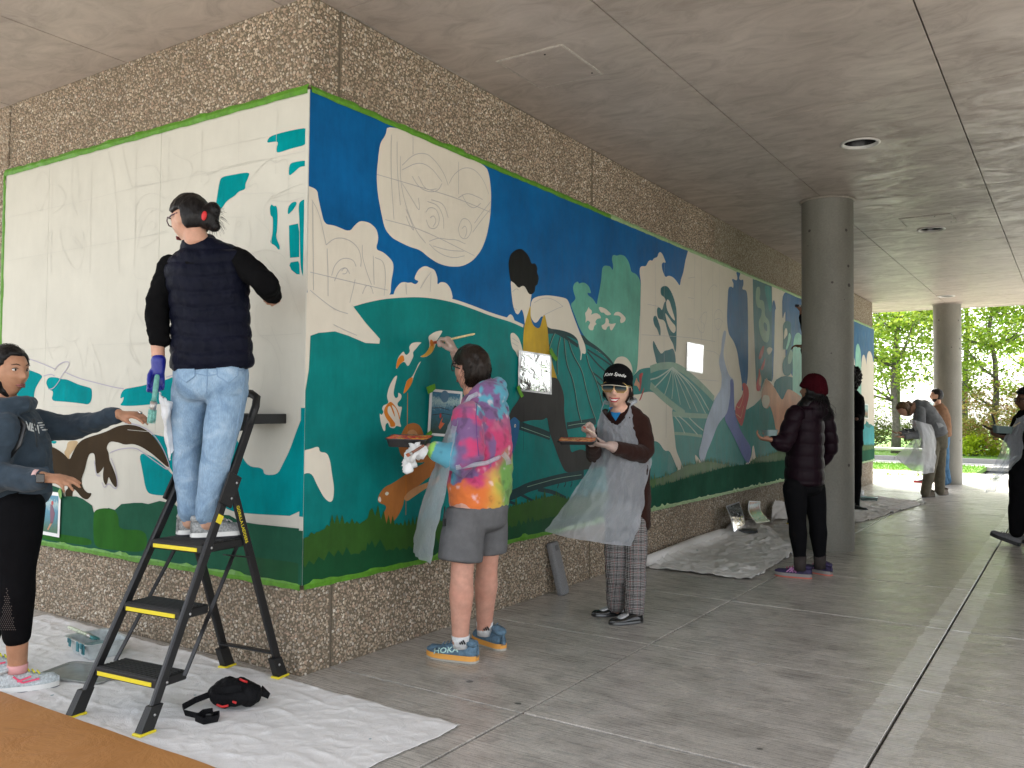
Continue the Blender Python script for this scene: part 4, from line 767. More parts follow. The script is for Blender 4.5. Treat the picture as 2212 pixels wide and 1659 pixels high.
# weeds at the pavement edge
g_ = np.random.default_rng(9)
def leaf_mat(name, rough=.5):
    m = NT(name); a = m.n('Attribute', attribute_name='tint'); m.base(a.outputs['Color']); m.rough(rough)
    tr = m.n('BsdfTranslucent'); m.l(m.mix(1, a.outputs['Color'], (1.15, 1.15, .6), 'MULTIPLY'), tr.inputs[0]); mx = m.n('MixShader'); mx.inputs[0].default_value = .45
    m.l(m.p.outputs[0], mx.inputs[1]); m.l(tr.outputs[0], mx.inputs[2]); m.l(mx.outputs[0], m.out.inputs[0]); return m.mat
M_LEAF = leaf_mat('leaf'); M_BARK = simple('bark', (.14, .125, .11), .9, noise=.4, nscale=12, bump=.6, bscale=25, bdist=.02)
def leaves_mesh(name, C, size, pal, g, droop=.3):
    n = len(C); s = size * g.uniform(.6, 1.3, n)
    nrm = g.normal(0, 1, (n, 3)); nrm[:, 2] = np.abs(nrm[:, 2]) + .6; nrm /= np.linalg.norm(nrm, axis=1)[:, None]
    t = g.normal(0, 1, (n, 3)); t -= (t * nrm).sum(1)[:, None] * nrm; t /= np.linalg.norm(t, axis=1)[:, None]; b = np.cross(nrm, t)
    L = [(-.5, 0, 0), (-.1, .36, .06), (.5, 0, -.10), (-.1, -.36, .06)]
    V = np.stack([C + s[:, None] * (t * p + b * q + nrm * r) for p, q, r in L], 1).reshape(-1, 3)
    i = np.arange(n)[:, None] * 4; F = np.concatenate([i + np.array([[0, 1, 2]]), i + np.array([[0, 2, 3]])], 0)
    me = bpy.data.meshes.new(name); me.from_pydata(V.tolist(), [], F.tolist())
    c = np.array(pal)[g.integers(0, len(pal), n)] * g.uniform(.75, 1.25, (n, 1)); set_tint(me, np.repeat(c, 4, 0)); return me
LIME = [(.32, .44, .050), (.26, .40, .045), (.38, .48, .08), (.20, .34, .04), (.40, .48, .11)]
def tree(x, y, h, rad, crown0, seed, label, nl=7000, size=.13, pal=LIME, trunk=.13, open_=.0):
    g = np.random.default_rng(seed); t = thing('tree', label, 'tree', (x, y, 0), 0, 'trees beyond the road')
    b = MB(); top = h * .82; pts = []
    for k in range(7): f = k / 6; pts.append((math.sin(k * 1.7 + seed) * .10 * k / 3, math.cos(k * 1.3 + seed) * .10 * k / 3, top * f))
    b.tube(pts, [trunk * (1.25 if k == 0 else 1 - .13 * k) for k in range(7)], 9)
    tips = []
    for k in range(15):
        f = g.uniform(crown0 / h * .85, .78); z = f * h; a = g.uniform(0, 2 * math.pi); L = rad * g.uniform(.55, 1.0) * (1.15 - .6 * f); i = min(5, int(z / top * 6)); p0 = Vector(pts[i]).lerp(Vector(pts[i + 1]), .5)
        p3 = p0 + Vector((math.cos(a) * L, math.sin(a) * L, L * g.uniform(.25, .9))); p1 = p0.lerp(p3, .35) + Vector((0, 0, -.05 * L)); p2 = p0.lerp(p3, .7) + Vector((0, 0, .03 * L))
        r0 = trunk * .38 * (1.2 - f); b.tube([p0, p1, p2, p3], [r0, r0 * .7, r0 * .4, r0 * .15], 5)
        for q in (p1, p2, p3): tips.append(q)
        for _ in range(3):
            u = Vector(g.normal(0, .35, 3)) * L * .6; b.tube([p2, p2 + u * .5, p2 + u], [r0 * .3, r0 * .2, r0 * .08], 4); tips.append(p2 + u)
    b.build('trunk', M_BARK, t)
    tips = np.array([tuple(p) for p in tips]); C = []
    K = int(nl / 60)
    for k in range(K):
        if g.random() < .65: c = tips[g.integers(len(tips))] + g.normal(0, rad * .16, 3)
        else:
            a = g.uniform(0, 2 * math.pi); zf = g.beta(1.6, 1.9); rr = rad * (math.sin(math.pi * (.12 + .82 * zf)) ** .7) * math.sqrt(g.random())
            c = np.array([math.cos(a) * rr, math.sin(a) * rr, crown0 + zf * (h - crown0)])
        sp = rad * g.uniform(.07, .15); C.append(c + g.normal(0, 1, (60, 3)) * np.array([sp, sp, sp * .45]))
    C = np.concatenate(C); C = C[C[:, 2] > crown0 * .6]
    mobj('crown', leaves_mesh('crown', C, size, pal, g), M_LEAF, t); return t
DK = [(.12, .24, .025), (.16, .30, .03), (.10, .19, .03), (.20, .33, .04)]
PALE = [(.34, .46, .10), (.28, .42, .08), (.42, .52, .16)]
tree(-1.85, 28.6, 8.6, 3.0, 1.9, 1, 'lime green maple with a bare trunk left of the far column', 13000)
tree(-4.2, 30.5, 9.2, 3.0, 2.2, 2, 'lime green maple half hidden behind the end of the mural wall', 9000)
tree(-.2, 33.5, 11.5, 3.2, 3.0, 3, 'tall thin leaved tree rising behind the maple', 8000, .12, PALE)
tree(1.0, 30.0, 7.6, 2.8, 2.0, 4, 'bright green maple behind the man in the tan shirt', 10000)
tree(-3.0, 36.0, 13, 3.2, 3.5, 5, 'very tall slender tree at the left of the tree belt', 8000, .13, PALE)
tree(2.9, 33.2, 11.0, 3.2, 2.4, 6, 'tall lime green tree right of the far column', 13000, .13)
tree(5.2, 34.5, 12.0, 3.4, 2.2, 7, 'tall green tree at the right edge of the tree belt', 11000, .13, DK + LIME)
tree(2.3, 38.5, 13.5, 3.4, 3.0, 8, 'pale tall tree far behind the column', 8000, .14, PALE)
tree(8.4, 37, 12, 3.6, 2.5, 9, 'green tree beyond the right edge of view', 5000, .15, DK)
tree(-7.5, 36, 12, 3.6, 2.5, 10, 'green tree hidden behind the building end', 4000, .16, DK)
def shrub(x, y, rx, rz, seed, label, n, pal, size=.10):
    g = np.random.default_rng(seed); t = thing('shrub', label, 'shrub', (x, y, 0), 0, 'shrubs under the trees'); C = []; b = MB()
    for k in range(max(12, n // 80)):
        a = g.uniform(0, 2 * math.pi); rr = rx * math.sqrt(g.random()) * .9; z = rz * (.12 + .8 * g.random() * (1 - (rr / rx) ** 2 * .6)); c = np.array([math.cos(a) * rr, math.sin(a) * rr, z])
        C.append(c + g.normal(0, 1, (80, 3)) * np.array([.16, .16, .10]) * rx ** .5)
        if k < 9: b.tube([(0, 0, 0), tuple(c * .5 + [0, 0, .1]), tuple(c)], [.03, .02, .008], 5)
    b.build('stem', M_BARK, t); C = np.concatenate(C); C = C[C[:, 2] > .02]; mobj('foliage', leaves_mesh('foliage', C, size, pal, g), M_LEAF, t)
BLOOM = [(.42, .36, .14), (.50, .36, .20), (.30, .30, .08), (.20, .28, .05), (.36, .16, .08), (.55, .50, .25)]
shrub(1.6, 29.6, 1.9, 3.0, 21, 'tall shrub with pale yellow and reddish blossom right of the far column', 8000, BLOOM)
shrub(3.2, 29.8, 1.8, 2.0, 22, 'dark green shrub mass behind the woman at the right edge', 6000, DK + BLOOM[2:4])
shrub(.55, 28.6, .75, .75, 23, 'low bright yellow green shrub by the lawn beside the far column', 2200, [(.45, .55, .03), (.38, .50, .03)])
shrub(-3.4, 31.5, 2.0, 1.4, 24, 'dark twiggy shrub under the left maple', 3500, [(.10, .13, .04), (.14, .16, .06), (.08, .10, .03)])
shrub(-.6, 31.0, 1.8, 1.5, 25, 'dark shrub behind the bench and the sign', 3500, [(.10, .14, .04), (.14, .18, .06), (.18, .22, .06)])
shrub(5.6, 30.5, 2.0, 2.3, 26, 'shrub at the right end of the shrub bed', 4000, DK)
shrub(-6.5, 31.5, 2.2, 2.0, 27, 'shrub hidden by the building end', 2500, DK)
for k, (x, y) in enumerate(((-.55, 17.36), (-.2, 17.38), (.1, 17.35), (.4, 17.40), (.75, 17.37), (1.9, 17.36))):
    g = np.random.default_rng(60 + k); C = g.normal(0, 1, (30, 3)) * np.array([.07, .03, .025]) + np.array([0, 0, .03]); C[:, 2] = np.abs(C[:, 2])
    o = mobj('weed', leaves_mesh('weed', C, .05, [(.16, .24, .05), (.24, .30, .08)], g), M_LEAF); o.location = (x, y, -.01); tag(o, 'weed tuft in the pavement end joint, %s from the left' % ('first', 'second', 'third', 'fourth', 'fifth', 'sixth')[k], 'weed', 'weeds in the pavement edge')
# bench and sign
t = thing('bench', 'low backless concrete bench on the grass strip beyond the walkway', 'bench', (-.95, 22.0, 0))
MB().box(-1.15, 1.15, -.2, .2, .36, .43, bev=.012).build('seat', simple('bench_concrete', (.50, .49, .46), .7, noise=.15), t)
for s in (-.75, .75):
    b = MB(); b.box(s - .06, s + .06, -.15, .15, .0, .36, bev=.01); b.build('leg', simple('bench_leg', (.14, .14, .14), .6), t)
t = thing('street_sign', 'small pale sign on a thin post beyond the road', 'sign', (-.55, 26.9, 0))
MB().tube([(0, 0, -.05), (0, 0, 1.75)], .03, 8).build('post', simple('sign_post', (.55, .55, .55), .4, .6), t)
MB().box(-.24, .24, -.045, -.032, 1.25, 1.70, bev=.004).build('plate', simple('sign_plate', (.55, .66, .62), .5), t)
# ================================================================== people: helpers
def W(px, py, D): return at_depth(px, py, D)
def fuse(name, parts, voxel, smooth=3, base=None, factor=.5):
    """closed shells -> one continuous surface (voxel union), smoothed; returned in coordinates relative to base"""
    V = []; F = []
    for v, f in parts: b = len(V); V += [tuple(p) for p in v]; F += [tuple(i + b for i in q) for q in f]
    me = bpy.data.meshes.new('tmp'); me.from_pydata(V, [], F); me.update()
    bm = bmesh.new(); bm.from_mesh(me); bmesh.ops.recalc_face_normals(bm, faces=bm.faces); bm.to_mesh(me); bm.free()
    o = bpy.data.objects.new('tmp', me); COL.objects.link(o)
    m = o.modifiers.new('r', 'REMESH'); m.mode = 'VOXEL'; m.voxel_size = voxel; m.use_smooth_shade = True
    if smooth: s = o.modifiers.new('s', 'SMOOTH'); s.iterations = smooth; s.factor = factor
    dg = bpy.context.evaluated_depsgraph_get(); out = bpy.data.meshes.new_from_object(o.evaluated_get(dg), depsgraph=dg)
    bpy.data.objects.remove(o); bpy.data.meshes.remove(me); out.name = name
    if base is not None: out.transform(Matrix.Translation(-Vector(base)))
    out.shade_smooth(); return out
def limb(pts, rad, side=None, n=18, dome=1.0):
    return loft([(p, r if isinstance(r, (tuple, list)) else (r, r)) for p, r in zip(pts, rad)], n, side, dome)
def ell(c, r, fwd=(0, 1, 0), up=(0, 0, 1), n=20, k=14):
    f = Vector(fwd).normalized(); u = Vector(up); u = (u - f * u.dot(f)).normalized(); x = f.cross(u); V = []; F = []
    for i in range(k + 1):
        a = math.pi * i / k
        for j in range(n):
            b = 2 * math.pi * j / n; V.append(Vector(c) + x * (r[0] * math.sin(a) * math.cos(b)) + f * (r[1] * math.sin(a) * math.sin(b)) + u * (r[2] * math.cos(a)))
    for i in range(k):
        for j in range(n): q = (j + 1) % n; F.append((i * n + j, i * n + q, (i + 1) * n + q, (i + 1) * n + j))
    return V, F
def sm(a, b, x): t = min(max((x - a) / (b - a), 0), 1); return t * t * (3 - 2 * t)
def gs(x, s): return math.exp(-(x / s) ** 2)
class Head:
    """sculpted head; local axes x right, y forward, z up, unit = metres for a 0.225 m tall head"""
    def __init__(s, c, fwd, up=(0, 0, 1), k=1.0, jaw=1.0, nose=1.0):
        s.c = Vector(c); s.f = Vector(fwd).normalized(); u = Vector(up); s.u = (u - s.f * u.dot(s.f)).normalized(); s.x = s.f.cross(s.u); s.k = k; s.jaw = jaw; s.nose = nose
    def w(s, x, y, z): return s.c + (s.x * x + s.f * y + s.u * z) * s.k
    def surf(s, dx, dy, dz, face=True):
        x, y, z = .075 * dx, .097 * dy, .114 * dz
        low = sm(0, .112, -z)
        x *= 1 - .30 * low * s.jaw
        if dy < 0: y *= 1 - .42 * sm(.01, .105, -z); x *= 1 + .05 * sm(0, .09, -y) * (1 - low)
        else: y *= 1 - .07 * low
        if face and dy > 0:
            fr = sm(0, .06, y)
            y += fr * (.010 * gs(x, .022) * gs(z + .098, .020) * s.jaw + .006 * gs(z - .028, .012) * gs(x, .05) - .009 * (gs(x - .030, .013) + gs(x + .030, .013)) * gs(z - .010, .012)
                       + .004 * (gs(x - .043, .018) + gs(x + .043, .018)) * gs(z + .020, .018) + .007 * gs(x, .020) * gs(z + .060, .011) - .003 * gs(x, .02) * gs(z + .078, .007))
            pz = sm(.020, -.022, z) * sm(-.043, -.033, z); y += s.nose * fr * .026 * gs(x, .0085 + .006 * sm(.0, -.03, z)) * pz
        return x, y, z
    def mesh(s, n=44, m=36, off=None, face=True):
        V = []; F = []
        for i in range(m + 1):
            a = math.pi * i / m
            for j in range(n):
                b = 2 * math.pi * j / n; d = (math.sin(a) * math.cos(b), math.sin(a) * math.sin(b), math.cos(a))
                x, y, z = s.surf(*d, face=face)
                if off is not None: o = off(x, y, z); x += d[0] * o; y += d[1] * o; z += d[2] * o
                V.append(s.w(x, y, z))
        for i in range(m):
            for j in range(n): q = (j + 1) % n; F.append((i * n + j, i * n + q, (i + 1) * n + q, (i + 1) * n + j))
        return V, F
    def ears(s):
        return [ell(s.w(e * .073, -.006, -.006), (.010 * s.k, .018 * s.k, .032 * s.k), s.f - s.x * .35 * e * -1, s.u - s.f * .15, 12, 10) for e in (-1, 1)]
    def neck(s, bottom, r=.055): return limb([s.w(0, -.018, -.055), s.w(0, -.022, -.10), Vector(bottom)], [(r * .92, r * .95), (r * .95, r), (r * 1.25, r * 1.1)], s.x)
def hand(wrist, f, n, t, curl=(.35, .35, .35, .35), thumb=(.5, .7, .4), size=1.0, spread=.0, thick=1.0):
    """f finger direction, n palm normal, t thumb side. palm + five separate bent fingers, as shells to fuse"""
    f = Vector(f).normalized(); n = Vector(n); n = (n - f * n.dot(f)).normalized(); t = Vector(t); t = (t - f * t.dot(f) - n * t.dot(n)).normalized(); Wp = Vector(wrist); S = size; out = []
    out.append(limb([Wp - f * .01 * S, Wp + f * .02 * S, Wp + f * .055 * S + t * .004 * S, Wp + f * .088 * S], [(.025 * S, .019 * S), (.031 * S, .018 * S), (.040 * S, .016 * S), (.039 * S, .013 * S)], t))
    for i, (o, L, r) in enumerate(((.029, .074, .0088), (.0095, .082, .009), (-.0105, .076, .0087), (-.029, .058, .0078))):
        p = Wp + (f * (.086 - abs(i - 1) * .004) + t * o) * S; d = (f + t * (o * spread * 8)).normalized(); pts = [p - d * .012 * S, p]; a = 0
        for q, fr in enumerate((.46, .30, .24)):
            a += curl[i] * (1.0, 1.15, .8)[q]; d2 = d * math.cos(a) + n * math.sin(a); p = p + d2 * L * fr * S; pts.append(p)
        out.append(limb(pts, [r * S * k * thick for k in (1.05, 1.05, 1.0, .92, .78)], t, 10))
    p = Wp + (f * .022 + t * .024) * S; d = (f * thumb[0] + t * thumb[1] + n * thumb[2]).normalized(); d2 = (d + f * .35 - t * .25).normalized()
    out.append(limb([p - d * .012 * S, p + d * .028 * S, p + d * .030 * S + d2 * .024 * S, p + d * .030 * S + d2 * .046 * S], [r * S * thick for r in (.0135, .0115, .0100, .0080)], n, 10))
    return out
def wrinkle(me, amp, scale=(14, 14, 5), seed=0, mask=None, oct_=3):
    co = vec_np(me); nr = nrm_np(me); o = Vector((seed * 7.1, seed * 3.3, seed)); d = np.empty(len(co), np.float32)
    for i, p in enumerate(co): d[i] = fbm(Vector((p[0] * scale[0], p[1] * scale[1], p[2] * scale[2])) + o, oct_) * (mask(p) if mask else 1)
    co += nr * (d * amp)[:, None]; me.vertices.foreach_set('co', co.ravel()); me.update(); return me
def displace(me, fn):
    co = vec_np(me); nr = nrm_np(me); d = np.array([fn(p) for p in co], np.float32)
    co += nr * d[:, None]; me.vertices.foreach_set('co', co.ravel()); me.update(); return me
def mat_skin(name, col):
    if name in MATS: return MATS[name]
    m = NT(name); p = m.coord(); c = m.ramp(m.noise(25, 4, .6, p), [(.3, tuple(x * .86 for x in col)), (.7, tuple(min(1, x * 1.1) for x in col))])
    c = m.mix(m.math('MULTIPLY', m.ramp(m.noise(9, 3, .5, p), [(.45, (0,) * 3), (.7, (1,) * 3)]), .25), c, (col[0] * 1.05, col[1] * .72, col[2] * .66)); m.base(c); m.rough(.5); m.p.inputs['Specular IOR Level'].default_value = .3; m.p.inputs['Subsurface Weight'].default_value = .08
    m.p.inputs['Subsurface Radius'].default_value = (.01, .004, .002); m.bump(m.noise(260, 3, .6, p), .08, .002); MATS[name] = m.mat; return m.mat
def mat_cloth(name, col, rough=.85, fold=.35, fscale=9, weave=.25, var=.15, sheen=.0):
    if name in MATS: return MATS[name]
    m = NT(name); p = m.coord(); f = m.noise(fscale, 5, .6, p, .6); w = m.noise(420, 2, .5, p)
    c = m.ramp(m.noise(16, 4, .6, p), [(.3, tuple(x * (1 - var) for x in col)), (.7, tuple(min(1, x * (1 + var)) for x in col))]); c = m.mix(.3, c, m.ramp(w, [(.3, (.7,) * 3), (.7, (1.1,) * 3)]), 'MULTIPLY'); m.base(c); m.rough(rough); m.p.inputs['Specular IOR Level'].default_value = .05
    if sheen: m.p.inputs['Sheen Weight'].default_value = sheen
    m.bump(m.math('ADD', m.math('MULTIPLY', f, 1.0), m.math('MULTIPLY', w, weave * .2)), fold, .02); MATS[name] = m.mat; return m.mat
def mat_hair(name, col, rough=.38):
    if name in MATS: return MATS[name]
    m = NT(name); p = m.coord(); s = m.noise(1, 4, .7, m.mapping(p, (90, 90, 22)), .5)
    m.base(m.ramp(s, [(.3, tuple(x * .5 for x in col)), (.7, tuple(x * 1.6 for x in col))])); m.rough(rough); m.p.inputs['Specular IOR Level'].default_value = .25; m.bump(s, .5, .006); MATS[name] = m.mat; return m.mat
def strands(lines, w, base):
    """thin tapering hair tubes; lines = lists of points"""
    V = []; F = []
    for L in lines:
        L = [Vector(p) - Vector(base) for p in L]; n = len(L); b = len(V)
        for i, p in enumerate(L):
            t = (L[min(i + 1, n - 1)] - L[max(i - 1, 0)]).normalized(); a = t.orthogonal().normalized(); c = t.cross(a); r = w * (1 - .75 * i / (n - 1))
            for k in range(3): V.append(p + (a * math.cos(k * 2.0944) + c * math.sin(k * 2.0944)) * r)
        for i in range(n - 1):
            for k in range(3): q = (k + 1) % 3; F.append((b + i * 3 + k, b + i * 3 + q, b + i * 3 + 3 + q, b + i * 3 + 3 + k))
    return V, F
def add_to_mesh(me, V, F):
    bm = bmesh.new(); bm.from_mesh(me); vs = [bm.verts.new(v) for v in V]
    for f in F:
        try: q = bm.faces.new([vs[i] for i in f]); q.smooth = True
        except ValueError: pass
    bm.to_mesh(me); bm.free(); return me
def combed(H, n, off, region, length, bend, seed):
    """hair strands lying on a head; region(x,y,z)->bool, bend = local flow direction"""
    g = random.Random(seed); out = []
    while len(out) < n:
        a, b = math.acos(g.uniform(-1, 1)), g.uniform(0, 2 * math.pi); d = (math.sin(a) * math.cos(b), math.sin(a) * math.sin(b), math.cos(a)); x, y, z = H.surf(*d, face=False)
        if not region(x, y, z): continue
        fl = Vector(bend(x, y, z)) + Vector((g.gauss(0, .15), g.gauss(0, .15), g.gauss(0, .15))); fl.normalize(); pts = []; q = Vector((x, y, z)); L = length * g.uniform(.6, 1.3)
        for k in range(5):
            r = q.normalized(); e = Vector(H.surf(*_unit(q), face=False)); pts.append(H.w(*(e + r * (off + .004 * math.sin(k / 4 * 3.1) + g.uniform(0, .003)))))
            fl2 = fl - r * fl.dot(r); q = e + fl2 * (L / 4)
        out.append(pts)
    return out
def _unit(q): v = Vector((q.x / .075, q.y / .097, q.z / .114)).normalized(); return v
class Person:
    def __init__(s, label, foot, group=None):
        s.b = Vector(foot); s.root = thing('person', label, 'person', s.b, 0, group)
    def add(s, name, me, mat, parent=None): return mobj(name, me, mat, parent or s.root)
    def fuse(s, name, parts, mat, voxel=.008, smooth=3, wr=None, parent=None, fn=None, tint=None):
        me = fuse(name, parts, voxel, smooth, s.b)
        if wr: wrinkle(me, *wr)
        if fn: displace(me, fn)
        if tint: set_tint(me, np.array([tint(p) for p in vec_np(me)]))
        return s.add(name, me, mat, parent)
    def raw(s, name, V, F, mat, smooth=True, parent=None): return s.add(name, new_mesh(name, [Vector(v) - s.b for v in V], F, smooth), mat, parent)
    def shoe(s, heel, toe, w=.095, h=.085, mats=None, sole_t=.032, lift=0, low=False, laces=None, sections=None, collar=.05, name='shoe'):
        """heel and toe: floor points; upper + sole (+ midsole band) as sub-parts"""
        heel, toe = Vector(heel), Vector(toe); d = toe - heel; L = d.length; f = d.normalized(); x = f.cross(Vector((0, 0, 1))).normalized(); u = x.cross(f); n = 14; K = 22
        V = []; F = []
        def hw(t): return w / 2 * (0.62 + .30 * math.sin(math.pi * min(t * 1.05, 1) * .9) ** .8 + .10 * sm(.35, .72, t)) * math.sqrt(max(1 - max((t - .72) / .28, 0) ** 2 * .93, 0)) * math.sqrt(max(1 - max((.14 - t) / .14, 0) ** 2 * .75, 0))
        def top(t): return sole_t + ((h * (1 - .10 * sm(.25, .05, t)) if t < .3 else h * (1 - .45 * sm(.3, .80, t))) * (1 - .45 * sm(.90, 1.0, t)))
        for i in range(K + 1):
            t = i / K; W_, T = hw(t) * .97, top(t); c = heel + f * (L * t)
            for j in range(n):
                a = math.pi * j / (n - 1); cx, cz = math.cos(a), max(math.sin(a), 0) ** .75; V.append(c + x * (W_ * cx * (1 - .25 * cz if t < .5 else 1 - .1 * cz)) + u * (lift + sole_t * .8 + max(T - sole_t, .01) * cz))
            V.append(c + u * (lift + sole_t * .8)); 
        m = n + 1
        for i in range(K):
            for j in range(m): q = (j + 1) % m; F.append((i * m + j, i * m + q, (i + 1) * m + q, (i + 1) * m + j))
        F.append(tuple(range(m))); F.append(tuple(range(K * m, K * m + m))[::-1])
        me = new_mesh(name, [p - s.b for p in V], F, True); o = s.add(name, me, mats[0]); V = []; F = []
        def ringo(z, k): return [heel + f * (L * t) + x * (sg * hw(t) * k) + u * (lift + z) for sg, seq in ((1, range(0, K + 1)), (-1, range(K, -1, -1))) for t in [q / K for q in seq]]
        def band(nm, z0, z1, k0, k1, mt):
            A, B = ringo(z0, k0), ringo(z1, k1); N = len(A); me = new_mesh(nm, [p - s.b for p in A + B], [tuple(range(N)), tuple(range(N, 2 * N))[::-1]] + [(i, (i + 1) % N, N + (i + 1) % N, N + i) for i in range(N)], False); return s.add(nm, me, mt, o)
        band('outsole', .0, sole_t * .3, 1.02, 1.06, mats[2]); band('midsole', sole_t * .3 + .0005, sole_t, 1.06, 1.0, mats[1])
        if collar:
            cv, cf = loft([(heel + f * (L * .17) + u * (lift + sole_t + h * .80), (w * .33, w * .42)), (heel + f * (L * .15) + u * (lift + sole_t + h * 1.02), (w * .36, w * .45)), (heel + f * (L * .15) + u * (lift + sole_t + h * 1.03), (w * .29, w * .38))], 18, x); s.raw('collar', cv, cf, mats[0], parent=o)
        if laces is not None:
            b = MB()
            for q in range(5):
                t = .36 + q * .075; z = lift + top(t) + .004; c = heel + f * (L * t); b.tube([c - x * hw(t) * .45 + u * (z - .010), c + u * z, c + x * hw(t) * .45 + u * (z - .010) + f * .012], .0035, 6)
            c = heel + f * (L * .34) + u * (lift + top(.34) + .006)
            for e in (-1, 1): b.tube([c, c + x * e * .03 + u * .016, c + x * e * .045 + f * .02, c + x * e * .02 + f * .012], .003, 6); b.tube([c, c + x * e * .03 + f * .04 + u * .004], .003, 6)
            b.v = [Vector(p) - s.b for p in b.v]; b.build('laces', laces, o)
        return o
def text_mesh(txt, size, mat, parent, origin, xdir, ydir, name='lettering', depth=.0006, shear=0, align='CENTER', bend=None, wscale=1):
    cu = bpy.data.curves.new('t', 'FONT'); cu.body = txt; cu.size = size; cu.align_x = align; cu.align_y = 'CENTER'; cu.extrude = depth; cu.shear = shear; cu.resolution_u = 3
    o = bpy.data.objects.new('t', cu); COL.objects.link(o); dg = bpy.context.evaluated_depsgraph_get(); me = bpy.data.meshes.new_from_object(o.evaluated_get(dg)); bpy.data.objects.remove(o)
    x = Vector(xdir).normalized(); y = Vector(ydir); y = (y - x * y.dot(x)).normalized(); z = x.cross(y)
    for v in me.vertices:
        a, b_, c = v.co; a *= wscale; v.co = Vector(origin) + x * a + y * b_ + z * (c + (bend(a) if bend else 0))
    me.name = name; me.materials.clear(); return mobj(name, me, mat, parent)
M_NITRILE = simple('blue_nitrile', (.012, .018, .22), .35, bump=.5, bscale=45, bdist=.006)
def mat_film(name, col=(.80, .84, .88), tr=.45, rough=.13, bump=.5):
    if name in MATS: return MATS[name]
    m = NT(name); p = m.coord(); m.base(col); m.rough(rough); m.p.inputs['Specular IOR Level'].default_value = 1.0
    b = m.math('ADD', m.noise(7, 3, .5, p, 1.5), m.math('MULTIPLY', m.noise(26, 3, .6, p, 1.0), .35)); bm_ = m.bump(b, bump, .03)
    t = m.n('BsdfTransparent'); t.inputs[0].default_value = (.92, .94, .96, 1); mx = m.n('MixShader')
    lw = m.n('LayerWeight'); lw.inputs[0].default_value = .35; m.l(bm_.outputs[0], lw.inputs['Normal'])
    f = m.math('ADD', m.math('MULTIPLY', lw.outputs['Facing'], .45), 1 - tr - .12, clamp=True); tl = m.n('BsdfTranslucent'); tl.inputs[0].default_value = tuple(col) + (1,); m2 = m.n('MixShader'); m2.inputs[0].default_value = .35
    m.l(m.p.outputs[0], m2.inputs[1]); m.l(tl.outputs[0], m2.inputs[2]); m.l(f, mx.inputs[0]); m.l(t.outputs[0], mx.inputs[1]); m.l(m2.outputs[0], mx.inputs[2]); m.l(mx.outputs[0], m.out.inputs[0]); MATS[name] = m.mat; return m.mat
def grid_sheet(rows, nu=24, amp=.006, seed=0, nv=6):
    """rows: list of rows, each a list of control points left->right; resampled to a smooth sheet with creases"""
    def cr(P, n):
        out = []; P = [Vector(p) for p in P]; m = len(P) - 1
        for i in range(n + 1):
            t = i / n * m; k = min(int(t), m - 1); u = t - k; a, b, c, d = P[max(k - 1, 0)], P[k], P[k + 1], P[min(k + 2, m)]
            out.append(.5 * ((2 * b) + (c - a) * u + (2 * a - 5 * b + 4 * c - d) * u * u + (3 * b - a - 3 * c + d) * u ** 3))
        return out
    Rw = [cr(r, nu) for r in rows]; cols = [cr([Rw[i][j] for i in range(len(Rw))], nv * (len(Rw) - 1)) for j in range(nu + 1)]; nr = len(cols[0]); V = []
    for i in range(nr):
        for j in range(nu + 1):
            p = cols[j][i]; t1 = cols[min(j + 1, nu)][i] - cols[max(j - 1, 0)][i]; t2 = cols[j][min(i + 1, nr - 1)] - cols[j][max(i - 1, 0)]; nn = t1.cross(t2)
            if nn.length > 0: nn.normalize()
            V.append(p + nn * amp * (fbm(Vector((j * .45 + seed, i * .22, seed)), 3) * 1.6))
    F = [(i * (nu + 1) + j, i * (nu + 1) + j + 1, (i + 1) * (nu + 1) + j + 1, (i + 1) * (nu + 1) + j) for i in range(nr - 1) for j in range(nu)]
    return V, F
